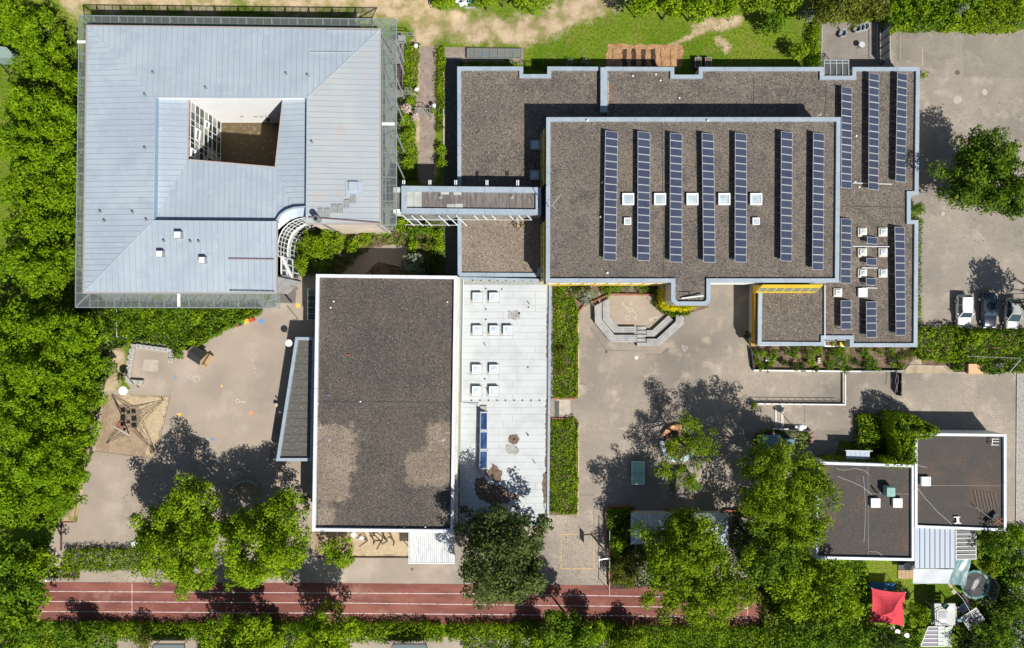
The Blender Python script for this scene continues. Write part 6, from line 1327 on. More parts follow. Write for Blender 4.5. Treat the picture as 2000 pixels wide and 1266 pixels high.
M().lathe(Lp(l2+.2, -w2-.15, 0), [(.22, 0), (.22, .45)], 12).build('stump', wood, ph); mm = M(); mm.bar(Lp(l2+.4, -w2, .9), Lp(l2+.4, w2, .9), .1); mm.bar(Lp(l2+.4, -w2, 0), Lp(l2+.4, -w2, .9), .1); mm.bar(Lp(l2+.4, w2, 0), Lp(l2+.4, w2, .9), .1); mm.build('rail', wood, ph)
sw = thing('seat_wall', 'low concrete seat wall with square white framed seats on three sides', 'seat wall', P(290, 710))
poly = [(254, 672), (340, 683), (340, 691), (262, 680), (250, 742), (276, 744), (275, 750), (243, 750)]
for q in ([(256, 671.5), (340, 683), (340, 690), (256, 679)], [(255, 679.5), (263, 680.5), (252, 748), (244, 747)], [(252.5, 741.5), (279, 743), (278, 751), (251.6, 749.5)]): M().prism(PP(q, .42), .02, .42).build('wall', concrete, sw)
seats = [(270.5, 676.5), (281, 678), (292, 679.5), (303, 681), (313.5, 682.3), (324, 683.7), (257, 686), (255, 698), (253, 709.5), (251, 721.5), (249.5, 733.5), (258, 746), (270, 747.5), (334.5, 694), (333.5, 704)]
sm_o = M().prism([(-.25, -.25), (.25, -.25), (.25, .25), (-.25, .25)], 0, .05).mesh('seat', mat('worn_white_seat', (.52, .52, .50))); sm_i = M().prism([(-.19, -.19), (.19, -.19), (.19, .19), (-.19, .19)], .052, .06).mesh('seat_inlay', mat('grey_seat_inlay', (.28, .29, .27)))
for k, (x, y) in enumerate(seats):
    q = P(x, y, .422); so = inst('seat', sm_o, sw, q, (0, 0, -.1)); inst('seat_inlay', sm_i, so, q).rotation_euler = (0, 0, 0)
    if k >= 13: M().box((q.x, q.y, .02), (.4, .4, .39)).build('pedestal', concrete, sw)
nt_ = thing('climbing_net', 'dark rope climbing net with four anchor points over the sandpit', 'climbing net', P(245, 830))
cor = [P(218, 772, .3), P(318, 783, .15), P(303, 883, .1), P(207, 867, .1)]; mast_b = P(262, 828, 0); mast_t = P(224, 836, 4.2)
top_c = P(224, 836, 4.0); mid = P(245, 822, 2.6); mid2 = P(262, 830, 1.0)
hubp = P(250, 822, 2.2)
mm = M(); N = 7
for a, b in zip(cor, cor[1:]+cor[:1]):
    pts = []
    for k in range(N+1):
        t = k/N; p = a*(1-t)+b*t; p = p+(Vector((hubp.x, hubp.y, 1.2))-p)*(.62*math.sin(math.pi*t)**.8); pts.append(p)
    mm.tube(pts, .026, 5)
    for k in range(1, N):
        inner = Vector((hubp.x, hubp.y, 1.6))+(pts[k]-Vector((hubp.x, hubp.y, 1.6)))*.25; mm.tube([pts[k], inner], .013, 4)
        if k < N-1:
            for q in (.4, .7): mm.tube([hubp+(pts[k]-hubp)*q, hubp+(pts[k+1]-hubp)*q], .012, 4)
    ca_ = a*1.0; mm.tube([ca_, hubp], .022, 5)
    for q in (.25, .45, .65):
        l = a+(hubp-a)*q
        for e in (pts[1], pts[2]): mm.tube([l, e], .011, 4)
mm.build('rope_net', rope, nt_)
M().tube([P(253, 850, 0)*Vector((1, 1, 0)), P(222, 833, 4.2)*Vector((1, 1, 1))], .07, 8).build('mast', alu, nt_)
for (x, y, s, z) in ((240, 817, .55, 1.3), (240, 828, .5, 1.1), (261, 818, .5, 1.2), (262, 830, .6, 1.0), (251, 824, .4, 1.5), (243, 838, .3, .9)): q = P(x, y, z); M().box((q.x, q.y, z), (s, s, .05), .1).build('rubber_mat', black_cloth, nt_)
M().prism(PP([(222, 825), (243, 823), (245, 838), (226, 842)]), .021, .05).build('landing_mat', mat('faded_red_mat', (.36, .17, .12)), nt_)
for k, q in enumerate((cor[1],)): M().tube([q*Vector((1, 1, 0)), q+Vector((.15, 0, .6))], .06, 8).build('anchor', alu, nt_)
# tilted timber pole sculpture in the southern sandpit
tpx = thing('timber_climber', 'group of tilted dark timber poles standing in the sandpit', 'climbing poles', P(735, 1050))
r8 = random.Random(8)
for k, (x0, y0, x1, y1) in enumerate(((709, 1047, 718, 1056), (718, 1056, 702, 1067), (722, 1041, 732, 1060), (728, 1042, 744, 1057), (738, 1041, 757, 1057), (744, 1057, 736, 1073), (757, 1057, 746, 1063), (748, 1041, 752, 1054), (762, 1042, 770, 1061), (770, 1058, 768, 1066), (722, 1047, 732, 1046), (730, 1056, 729, 1063), (757, 1050, 764, 1047), (620, 1046, 632, 1062), (632, 1062, 648, 1048), (632, 1062, 626, 1069))):
    h0, h1 = (.1, 1.1) if k % 2 else (1.3, .2); M().tube([P(x0, y0, h0), P(x1, y1, h1)], .07, 6).build('pole', wood_dark, tpx)
for x, y, r in ((706, 1050, .3), (690, 1043, .35)): M().lathe(P(x, y, .02), [(r, 0), (r*1.1, .2), (r*.5, .4)], 8).build('boulder', wall_white, tpx)
# toy bins at the bank
for px, py, m_, l in ((466, 633.5, brick_kerb, 'brick red'), (471, 630.5, p_grn, 'green'), (480.5, 628, p_yel, 'yellow'), (491, 624, p_red, 'red')):
    q = P(px, py, .5); t = thing('toy_bin', '%s painted box at the foot of the planted bank' % l, 'box', (q.x, q.y, 0), 'painted boxes by the bank'); M().box((q.x, q.y, .02), (.62, .45, .5), .3).build('body', m_, t); M().box((q.x, q.y, .52), (.66, .5, .04), .3).build('lid', m_, t)
t = thing('round_seat_terrace', 'curved low bench of grey blocks in the tree shade', 'bench', P(480, 948))
for k in range(10):
    a = math.radians(35+k*12.5); q = P(482, 962, 0)+Vector((math.cos(a)*1.75, math.sin(a)*1.45, 0)); M().box((q.x, q.y, .02), (.34, .30, .4), a-math.pi/2).build('block', concrete, t)

# ---------------------------------------------------------------- vegetable garden, cold frames, compost boxes, terrace
vg = thing('vegetable_beds', 'seven narrow soil strips in the straw mulched vegetable garden', 'vegetable beds', P(1258, 110))
for k, x in enumerate((1201, 1220, 1237.5, 1257, 1276, 1295, 1314)): M().prism(jitter_poly(PP([(x-4, 97), (x+4, 97), (x+4, 130), (x-4, 130)]), .4, .08, k), .02, .12).build('soil_strip', dark_soil if 1 <= k <= 4 else straw_m, vg)
for px in (1363.5, 1383.5):
    q = P(px, 122, 0); t = thing('raised_bed', 'dark raised planting box, %s of the two by the school wall' % ('left' if px < 1370 else 'right'), 'raised bed', q, 'raised planting boxes'); pl = PP([(px-6.5, 112), (px+6.5, 112), (px+6.5, 133), (px-6.5, 133)], .75)
    M().prism(pl, .02, .75).build('box', wood_dark, t); roof_edge(t, pl, .08, .752, .80, steel, name='edge'); M().prism(inset(ccw(pl), .1), .752, .77).build('soil', soil_m, t)
cf = thing('cold_frame', 'row of glass topped cold frames north of the school roof', 'cold frame', P(966, 104))
for k in range(7):
    x0 = 912.5+k*15.2; M().prism(PP([(x0, 95), (x0+14.6, 95), (x0+14.6, 113), (x0, 113)], .5), .46, .48).build('lid', canopy_glass, cf)
f = M(); f.bar(P(912, 95, .48), P(1019, 96.5, .48), .06); f.bar(P(912, 114, .48), P(1019, 114.5, .48), .06); [f.bar(P(912.5+k*15.2, 95, .48), P(912.5+k*15.2, 114, .48), .05) for k in range(8)]; f.build('frame', steel, cf)
M().prism(PP([(912, 95), (1019, 96), (1019, 114), (912, 114)]), .02, .3).build('bed', path_m, cf); M().box(P(945, 106, .3), (.7, .3, .1), .2).build('blue_bag', mat('blue_bag', (.12, .25, .55)), cf)
def wicker(px, py, rz, lab):
    c = P(px, py, 0); t = thing('wicker_chair', lab, 'armchair', c, 'wicker armchairs on the terrace'); cs, sn = math.cos(rz), math.sin(rz)
    wk = MATS['grey_wicker'] if 'grey_wicker' in MATS else mat('grey_wicker', (.22, .24, .27), [((.3, .32, .35), 9, 2, .45, .6)]); cu = MATS['white_edge'] if 'white_edge' in MATS else mat('white_edge', (.5, .52, .55))
    M().box((c.x, c.y, .3), (.6, .6, .12), rz).build('seat', wk, t)
    n = 10; vs = []
    for i in range(n+1):
        a = rz+math.radians(-20+220*i/n)
        for r, z in ((.36, .3), (.40, .85), (.35, .85), (.31, .3)): vs.append((c.x+r*math.cos(a)*1.05, c.y+r*math.sin(a)*1.25, z))
    fs = [(i*4+j, (i+1)*4+j, (i+1)*4+(j+1) % 4, i*4+(j+1) % 4) for i in range(n) for j in range(4)]; mm = M(); mm.add(vs, fs); mm.build('backrest', cu, t)
    for dx, dy in ((-.22, -.22), (.22, -.22), (-.22, .22), (.22, .22)): M().box((c.x+dx, c.y+dy, 0), (.05, .05, .3)).build('leg', dark_m, t)
for a in ((1641, 69, -1.9, 'lone wicker armchair at left on the terrace'), (1669, 60, -2.0, 'wicker armchair, left of the row under the tree'), (1677, 58, -1.9, 'wicker armchair, middle of the row under the tree'), (1685, 56, -1.9, 'wicker armchair, right of the row under the tree')): wicker(*a)
t = thing('bistro_table', 'round white bistro table on the terrace', 'table', P(1683, 86)); q = P(1684, 87, .75); M().lathe((q.x, q.y, .72), [(.36, 0), (.36, .03)], 24).build('table_top', alu, t); M().tube([(q.x, q.y, .05), (q.x, q.y, .72)], .03, 8).build('stem', dark_m, t); mm = M(); mm.bar((q.x-.3, q.y-.2, .03), (q.x+.3, q.y+.2, .03), .05); mm.bar((q.x-.3, q.y+.2, .031), (q.x+.3, q.y-.2, .031), .05); mm.build('foot', dark_m, t)
pg = thing('glass_entrance_roof', 'small glazed entrance roof with pale bars at the terrace', 'glass roof', P(1633, 130)); f = M()
for k in range(5): x = 1609.5+k*12; f.bar(P(x, 117.5, 2.9), P(x, 147, 3.1), .07)
f.bar(P(1609, 117.5, 2.9), P(1658, 117.5, 2.9), .08); f.bar(P(1609, 123.5, 2.95), P(1658, 123.5, 2.95), .05); fo = f.build('frame', alu, pg)
for k in range(4): x = 1610+k*12; M().prism(PP([(x, 118), (x+11, 118), (x+11, 147), (x, 147)], 2.95), 2.93, 2.95).build('pane', canopy_glass, fo)
for x in (1610, 1657): q = P(x, 118, 2.9); M().tube([(q.x, q.y, 0), (q.x, q.y, 2.88)], .05, 8).build('post', steel, pg)
t = thing('terrace_railing', 'low dark railing on the east side of the terrace', 'railing', P(1714, 90)); mm = M(); mm.bar(P(1713.5, 48, 1.0), P(1713.5, 118, 1.0), .06); [mm.bar(P(1713.5, 48+k*10, 0)*Vector((1, 1, 0)), P(1713.5, 48+k*10, 0)+Vector((0, 0, 1.0)), .05) for k in range(8)]; mm.build('frame', dark_m, t)
t = thing('tall_screen_fence', 'tall dark slatted fence between terrace and parking area', 'fence', P(1739, 70)); q = P(1740, 5, 2.2)
mm = M()
for k in range(9): y = 2+k*15.5; p = P(1736, y, 0); mm.bar((p.x-1.0, p.y, 0), (p.x-1.0, p.y, 2.1), .09)
mm.build('post', dark_m, t)
px0, py0, py1 = P(1736, 0, 0).x-1.0, P(0, -10, 0).y, P(0, 128, 0).y
for k in range(7): M().bar((px0, py0, .3+k*.28), (px0, py1, .3+k*.28), .04, .20).build('slat', mat('slate_fence_board', (.10, .11, .13)) if 'slate_fence_board' not in MATS else MATS['slate_fence_board'], t)
t = thing('glass_balustrade', 'thin grey rail along the west edge of the terrace', 'railing', P(1606, 80)); mm = M(); mm.bar(P(1607, 45, .9), P(1604, 120, .9), .05); [mm.bar(P(1607-k*.4, 45+k*12, 0), P(1607-k*.4, 45+k*12, 0)+Vector((0, 0, .9)), .04) for k in range(7)]; mm.build('frame', alu, t)
# garden between the wings
t = thing('garden_fence', 'thin fence along the planted strip beside the glazed wing', 'fence', P(788, 120)); mm = M(); mm.bar(P(788.5, 85, 1.0), P(786, 172, 1.0), .05); [mm.bar(P(788.5, 87+k*12, 0), P(788.5, 87+k*12, 0)+Vector((0, 0, 1.0)), .04) for k in range(8)]; mm.build('frame', steel, t)
t = thing('garden_stairs', 'brown wooden stairs below the glass canopy of the wing', 'stairs', P(781, 150))
for k in range(10): M().prism(PP([(774, 133+k*4.3), (787, 133+k*4.3), (787, 136.8+k*4.3), (774, 136.8+k*4.3)]), .02, .15+.07*(9-k)).build('step', wood_dark, t)
t = thing('fire_escape_landing', 'grey metal landing with railing at the corner of the wing', 'landing', P(785, 78))
for q, z in (([(777, 70), (792, 70), (792, 83), (777, 83)], 1.6),): M().prism(PP(q, z), z-.06, z).build('platform', grate, t)
mm = M(); mm.bar(P(776, 63, 2.6), P(808, 65, 2.6), .07); mm.bar(P(776, 69, 2.5), P(808, 70, 2.5), .07); mm.bar(P(808, 65, 2.6), P(808, 70, 2.5), .06)
for x, y in ((776, 63), (808, 65), (808, 70), (776, 84), (793, 84)): q = P(x, y, 2.4); mm.bar((q.x, q.y, 0), (q.x, q.y, 2.5), .05)
mm.bar(P(776, 84, 2.4), P(793, 84, 2.4), .05); mm.build('railing', steel, t)
def pergola(px, lab, h=2.2):
    x0, y0, x1, y1, nx_, ny_ = px; t = thing('trellis_arch', lab, 'trellis', P((x0+x1)/2, (y0+y1)/2), 'rose trellises'); mm = M()
    for k in range(nx_): x = x0+(x1-x0)*k/(nx_-1); mm.bar(P(x, y0, h), P(x, y1, h), .05)
    for k in range(ny_): y = y0+(y1-y0)*k/(ny_-1); mm.bar(P(x0, y, h), P(x1, y, h), .06)
    for x in (x0, x1):
        for y in (y0, y1): q = P(x, y, h); mm.bar((q.x, q.y, 0), (q.x, q.y, h), .06)
    mm.build('frame', steel, t)
pergola((811, 212, 839, 221, 5, 2), 'grey metal trellis arch over the garden path'); pergola((791, 172, 803, 184, 3, 3), 'grey metal trellis beside the flowering roses')
for (x, y, lab, c_) in ((666, 495, 'small orange and blue garden ornament on a stick in the shaded garden', p_org),):
    q = P(x, y, 0); t = thing('windmill_toy', lab, 'garden ornament', q); M().tube([q, q+Vector((0, 0, 1.1))], .03, 6).build('stick', wood, t); M().lathe((q.x, q.y, 1.1), [(.05, 0), (.22, .12), (.05, .25)], 8).build('head', c_, t); M().box((q.x+.1, q.y-.3, .5), (.25, .3, .3), .5).build('body', p_blu, t)
t = thing('hedge_fence', 'thin white fence post and rail beside the planted bank', 'fence', P(228, 640)); mm = M(); mm.bar(P(228, 600, .9), P(228, 658, .9), .08); mm.bar(P(228, 658, .9), P(270, 661, .9), .06); [mm.bar(P(228, y, 0), P(228, y, 0)+Vector((0, 0, .9)), .06) for y in (602, 630, 658)]; mm.build('frame', alu, t)
t = thing('park_fence', 'thin wire fence with white posts in the bushes beside the cars', 'fence', P(1930, 697)); mm = M(); mm.bar(P(1890, 696, 1.5), P(1994, 700, 1.5), .03); [mm.bar(P(x, 697+(x-1890)*.04, 0), P(x, 697+(x-1890)*.04, 0)+Vector((0, 0, 1.55)), .05) for x in (1892, 1925, 1959, 1992)]; mm.bar(P(1994, 702, 1.5), P(1972, 727, 1.4), .06, .06); mm.build('frame', steel, t)
# garden bench things in the planted strip
for k, (px, py, lab) in enumerate(((1497, 700, 'white slatted stool in the planted bed at left'), (1598, 704, 'pale stone bowl seat in the middle of the planted bed'))):
    q = P(px, py, 0); t = thing('garden_bench', lab, 'seat', q, 'seats in the planted bed')
    for j in range(3): M().box((q.x, q.y-.25+.25*j, .35), (.45, .14, .05)).build('slat', wall_white if k == 0 else wall_cream, t)
    M().box((q.x, q.y, .02), (.3, .5, .32)).build('base', wall_grey, t)
# walkway at the bottom: two half seen dark canopies
for (x0, x1, lab) in ((290, 365, 'dark framed glass shelter at the bottom edge, left one'), (757, 838, 'dark framed glass shelter at the bottom edge, right one')):
    t = thing('bus_shelter', lab, 'shelter', P((x0+x1)/2, 1262), 'glass shelters at the bottom edge'); f = M(); f.bar(P(x0+10, 1258, 2.2), P(x1-5, 1258, 2.2), .1); f.bar(P(x0, 1290, 2.2), P(x1, 1290, 2.2), .1); f.bar(P(x0+10, 1258, 2.2), P(x0, 1290, 2.2), .08); f.bar(P(x1-5, 1258, 2.2), P(x1, 1290, 2.2), .08)
    for x in (x0+12, x1-8): q = P(x, 1260, 2.2); f.bar((q.x, q.y, 0), (q.x, q.y, 2.2), .07)
    fo = f.build('frame', dark_m, t); M().prism(PP([(x0+11, 1259), (x1-6, 1259), (x1, 1289), (x0, 1289)], 2.2), 2.14, 2.17).build('pane', mat('grey_shelter_glass', (.16, .19, .19), rough=.2) if 'grey_shelter_glass' not in MATS else MATS['grey_shelter_glass'], fo)
t = thing('garden_furniture', 'pile of white and turquoise things between the bushes at the top edge', 'clutter', P(905, 6))
for k, (x, y, m_) in enumerate(((895, 5, white_m), (903, 3, MATS['mint_slide']), (910, 8, white_m), (916, 4, MATS['mint_slide']), (901, 10, white_m))): M().box(P(x, y, .02), (.6, .5, .5), k*.5).build('piece', m_, t)
t = thing('timber_kerb', 'weathered timber beam on the ground beside the top bushes', 'beam', P(905, 16)); M().bar(P(893, 17, .1), P(928, 15, .1), .18, .18).build('beam', wood_grey, t)
tag(M().lathe(P(860, 27, 0), [(.25, 0), (.3, .2), (.1, .4)], 8).build('tree_stump', soil_m), 'small brown stump on the dry meadow at the top', 'stump')
t = thing('green_house_roof', 'pale greenish roof corner among the trees at the left edge', 'roof', P(5, 102)); M().prism(PP([(-20, 88), (12, 92), (24, 104), (20, 113), (-20, 114)], 2.2), .02, 2.2).build('roof', mat('pale_glasshouse', (.24, .32, .29)), t)
t = thing('ground_fence', 'thin dark boundary fence crossing the meadow at the top', 'fence', P(244, 12)); mm = M(); mm.bar(P(243, -6, .6), P(244, 26, .6), .07, .9); mm.build('panel', dark_m, t)
# rubble by the hedge
for k, (x, y) in enumerate(((107, 1082), (113, 1090), (104, 1093), (112, 1100), (92, 1130), (100, 1127))):
    tag(M().lathe(P(x, y, 0), [(.35, 0), (.42, .12), (.3, .3), (.1, .36)], 7).build('boulder', kerb_m if k % 2 else wall_cream), 'pale boulder in the rubble heap left of the hedge, %s from the top' % ords[[0, 1, 2, 3, 5, 4][k]], 'boulder', 'boulders beside the hedge')

# ---------------------------------------------------------------- cars
def car(px, py, L, W_, Hc, paint_m, roof_m, lab, kind, rot=0.0, roof_from=.30, roof_to=.92):
    """front of the car towards the bottom of the picture"""
    g = P(px, py, .7); t = thing('parked_car', lab, 'car', (g.x, g.y, 0), 'cars parked in front of the bushes'); cs, sn = math.cos(rot), math.sin(rot)
    def T(x, y, z): return (g.x+x*cs-y*sn, g.y+x*sn+y*cs, z)
    # stations from front (-L/2) to rear (+L/2): y, half width, bottom z, shoulder z
    st = [(-.5, .62, .38, .50), (-.47, .82, .28, .62), (-.38, .95, .22, .74), (-.22, 1.0, .20, .82), (0, 1.0, .20, .86), (.25, 1.0, .20, .88), (.40, .96, .22, .90), (.47, .88, .28, .86), (.5, .74, .38, .70)]
    vs = []; fs = []
    for y, w, z0, z1 in st:
        hw = w*W_/2; y *= L
        for x, z in ((-hw*.88, z0), (-hw, z0+.12), (-hw, z1-.16), (-hw*.92, z1-.03), (-hw*.6, z1+.02), (0, z1+.035), (hw*.6, z1+.02), (hw*.92, z1-.03), (hw, z1-.16), (hw, z0+.12), (hw*.88, z0)): vs.append(T(x, y, z))
    n = 11
    for i in range(len(st)-1):
        for j in range(n): fs.append((i*n+j, (i+1)*n+j, (i+1)*n+(j+1) % n, i*n+(j+1) % n))
    fs += [tuple(range(n)), tuple(range((len(st)-1)*n+n-1, (len(st)-1)*n-1, -1))]
    mm = M(); mm.add(vs, fs); b = mm.build('body', paint_m, t); [setattr(pl, 'use_smooth', True) for pl in b.data.polygons]
    ys = {'estate': (-.20, -.05, .40, .47), 'saloon': (-.16, .00, .20, .38), 'hatch': (-.26, -.04, .30, .46)}[kind]
    hw = W_/2
    lo = [(-hw*.92, ys[0]*L), (hw*.92, ys[0]*L), (hw*.94, ys[3]*L), (-hw*.94, ys[3]*L)]; hi = [(-hw*.72, ys[1]*L), (hw*.72, ys[1]*L), (hw*.72, ys[2]*L), (-hw*.72, ys[2]*L)]
    vs = [T(x, y, .84) for x, y in lo]+[T(x, y, Hc-.04) for x, y in hi]; mm = M(); mm.add(vs, [(0, 1, 5, 4), (1, 2, 6, 5), (2, 3, 7, 6), (3, 0, 4, 7), (4, 5, 6, 7), (3, 2, 1, 0)]); mm.build('window_glass', car_glass, t)
    vs = []; fs = []; nn = 5
    for i in range(nn):
        y = (ys[1]-.01+(ys[2]-ys[1]+.02)*i/(nn-1))*L; e = 1-.25*abs(2*i/(nn-1)-1)**3
        for x, z in ((-.76*hw, -.055), (-.6*hw, -.01), (0, .03*e), (.6*hw, -.01), (.76*hw, -.055)): vs.append(T(x*(1 if 0 < i < nn-1 else .96), y, Hc+z))
    for i in range(nn-1):
        for j in range(4): fs.append((i*5+j, i*5+j+1, (i+1)*5+j+1, (i+1)*5+j))
    mm = M(); mm.add(vs, fs); r_ = mm.build('roof', roof_m, t); [setattr(pl, 'use_smooth', True) for pl in r_.data.polygons]
    mm = M()
    for s in (-1, 1):
        for i in (0, 1):
            a, b_ = (lo[0 if s < 0 else 1], hi[0 if s < 0 else 1]) if i == 0 else (lo[3 if s < 0 else 2], hi[3 if s < 0 else 2]); mm.bar(T(a[0], a[1], .85), T(b_[0], b_[1], Hc-.04), .08)
        ym = (ys[1]+ys[2])/2*L; mm.bar(T(s*hw*.93, ym, .85), T(s*hw*.73, ym, Hc-.05), .07)
    mm.build('pillar', paint_m, t)
    for s in (-1, 1):
        for yy in (-.31, .30):
            mm = M(); mm.tube([T(s*(hw-.20), yy*L, .31), T(s*(hw+.01), yy*L, .31)], .31, 16); w = mm.build('wheel', tyre, t); mm = M(); mm.tube([T(s*(hw+.012), yy*L, .31), T(s*(hw+.03), yy*L, .31)], .19, 12); mm.build('rim', alu, w)
        q = T(s*(hw+.09), (ys[0]+.10)*L, .95); mm = M(); mm.box((q[0], q[1], .88), (.16, .12, .13), rot); mm.build('mirror', paint_m, t)
        mm = M(); mm.box((*T(s*hw*.62, -.475*L, .6)[:2], .56), (.34, .14, .12), rot); mm.build('headlight', mat('headlight_glass', (.6, .63, .66), rough=.1) if 'headlight_glass' not in MATS else MATS['headlight_glass'], t)
        mm = M(); mm.box((*T(s*hw*.72, .478*L, .7)[:2], .66), (.22, .12, .14), rot); mm.build('tail_light', p_red, t)
car(1883.5, 607.5, 3.95, 1.66, 1.42, car_white, car_white, 'white estate car parked at left of the three cars', 'estate')
car(1932, 606, 4.35, 1.74, 1.36, car_dark, car_dark, 'dark blue car parked between the white and the silver one', 'saloon', .02)
car(1978, 612, 3.75, 1.66, 1.44, car_silver, car_silver, 'silver hatchback parked at right under the tree edge', 'hatch', -.04)
# ---------------------------------------------------------------- vegetation: every leaf a small folded blade, gathered in clumps
def leaf_mesh(name, C, N, size, rng, aspect=.62, jit=.55):
    n = len(C); N = N+rng.normal(0, jit, N.shape); N /= np.linalg.norm(N, axis=1)[:, None]+1e-9
    R = rng.normal(0, 1, N.shape); U = np.cross(N, R); U /= np.linalg.norm(U, axis=1)[:, None]+1e-9; V = np.cross(N, U)
    s = size*rng.uniform(.65, 1.3, n)[:, None]; w = s*aspect
    co = np.empty((n, 4, 3)); co[:, 0] = C-U*s*.5; co[:, 1] = C+V*w*.5+N*s*.06; co[:, 2] = C+U*s*.5; co[:, 3] = C-V*w*.5+N*s*.06
    me = bpy.data.meshes.new(name); me.vertices.add(4*n); me.vertices.foreach_set('co', co.ravel().astype(np.float32))
    me.loops.add(4*n); me.loops.foreach_set('vertex_index', np.arange(4*n, dtype=np.int32)); me.polygons.add(n); me.polygons.foreach_set('loop_start', np.arange(0, 4*n, 4, dtype=np.int32))
    me.update(); return me
LEAVES = [0]
ALT = {'bright': 'mid', 'mid': 'bright', 'lime': 'bright', 'dark': 'mid', 'grass': 'bright', 'olive': 'mid', 'yellow': 'lime', 'twig': 'twig', 'park': 'mid'}
def two_tone(me_, kind, pick):
    me_.materials.append(LEAF[kind]); me_.materials.append(LEAF[ALT.get(kind, 'mid')]); me_.polygons.foreach_set('material_index', pick.astype(np.int32))
def crown_points(blobs, rng, lobe, dens, base_frac=.35, flat=.7, fill=.25):
    """blobs: (x, y, radius, top height, base height) in metres -> leaf centres and normals on many small boughs"""
    Cs, Ns = [], []
    for bx_, by_, R, zt, zb in blobs:
        hz = (zt-zb)/2; zc = zb+hz
        nl = int(max(6, 2.6*(R/lobe)**2*(1+.35*hz/R)))
        ph = rng.uniform(0, 6.28, 6); am = rng.uniform(.04, .11, 6)
        z = rng.uniform(-.45, 1, nl); z = np.where(z > 0, z**.85, z); th = rng.uniform(0, 6.283, nl); rr = np.sqrt(np.clip(1-z*z, 0, 1))
        wob = 1+sum(am[k]*np.sin((k+2)*th+ph[k]) for k in range(6))
        k_ = rng.uniform(.78, 1.03, nl)*wob; inner = rng.random(nl) < fill; k_ = np.where(inner, k_*rng.uniform(.3, .8, nl), k_)
        nb = int(4+(R/1.15)**2*1.3); bd = rng.normal(0, 1, (nb, 3)); bd /= np.linalg.norm(bd, axis=1)[:, None]; bd[:, 2] = np.abs(bd[:, 2])
        ld = np.stack([rr*np.cos(th), rr*np.sin(th), np.maximum(z, 0)], 1); dist = np.sqrt(np.clip(2-2*(ld@bd.T), 0, 4)).min(1); rbo = 1.05*math.sqrt(6.3/nb)*.62
        k_ = k_*(.80+.30*np.sqrt(np.clip(1-(dist/rbo)**2, 0, 1)))
        Rr = max(R-lobe*.55, R*.5)
        ctr = np.stack([bx_+Rr*rr*np.cos(th)*k_, by_+Rr*rr*np.sin(th)*k_, zc+max(hz-lobe*.4, .2)*z*k_], 1)
        lr = lobe*rng.uniform(.55, 1.25, nl)
        for c, r in zip(ctr, lr):
            m_ = int(12.57*r*r*dens*.55)+3
            d = rng.normal(0, 1, (m_, 3)); d /= np.linalg.norm(d, axis=1)[:, None]; d[:, 2] = np.abs(d[:, 2])*np.where(rng.random(m_) < .72, 1, -1)
            rad = r*rng.uniform(.55, 1.05, m_)[:, None]; p = c+d*rad*np.array([1, 1, flat]); Cs.append(p); Ns.append(d*1.0+np.array([0, 0, .42]))
    return np.concatenate(Cs), np.concatenate(Ns)
def tree(name, label, cat, blobs, kind, leaf=.30, dens=15, lobe=.85, seed=1, group=None, trunk=None, fill=.25, trunk_r=None, flat=.7, limbs=5):
    """blobs: (px, py, r_px, top, base) seen at the height of their middle"""
    rng = np.random.default_rng(seed); B = []
    for px, py, r, zt, zb in blobs:
        zt = zt*(1+(.17 if kind == 'forest' else .08)*math.sin(px*1.7+py*.9)); zm = zb+(zt-zb)*.6; q = P(px, py, zm); B.append((q.x, q.y, r*(H-zm)/F, zt, zb))
    if trunk is None: tx, ty = B[0][0], B[0][1]
    else: q = P(trunk[0], trunk[1], 0); tx, ty = q.x, q.y
    t = thing(name, label, cat, (tx, ty, 0), group)
    C, N = crown_points(B, rng, lobe, dens, fill=fill, flat=flat); LEAVES[0] += len(C)
    me_ = leaf_mesh('crown', C-np.array([tx, ty, 0]), N, leaf, rng); me_.materials.append(LEAF[kind]); inst('crown', me_, t, (tx, ty, 0))
    mm = M(); R0 = trunk_r or max(.06, .045*B[0][2]+.03); z1 = B[0][4]+(B[0][3]-B[0][4])*.45; r_ = random.Random(seed)
    mm.tube([(tx, ty, 0), (tx+.05, ty, z1*.5), (B[0][0]*.3+tx*.7, B[0][1]*.3+ty*.7, z1)], [R0*1.25, R0, R0*.6], 8)
    for x, y, R, zt, zb in B:
        for k in range(limbs if len(B) < 3 else 3):
            a = r_.uniform(0, 6.28); e = Vector((x+R*.7*math.cos(a), y+R*.7*math.sin(a), zb+(zt-zb)*r_.uniform(.45, .75))); s = Vector((tx, ty, z1*r_.uniform(.55, .95))); md = (s+e)/2+Vector((0, 0, .3)); mm.tube([s, md, e], [R0*.5, R0*.32, R0*.1], 5)
    mm.build('trunk', trunk_m, t); return t
def pip(x, y, poly):
    ins = np.zeros(x.shape, bool); n = len(poly)
    for i in range(n):
        x0, y0 = poly[i]; x1, y1 = poly[i-1]
        c = ((y0 > y) != (y1 > y)) & (x < (x1-x0)*(y-y0)/(y1-y0+1e-12)+x0); ins ^= c
    return ins
def edge_dist(x, y, poly):
    return seg_dist(x, y, list(poly)+[poly[0]])
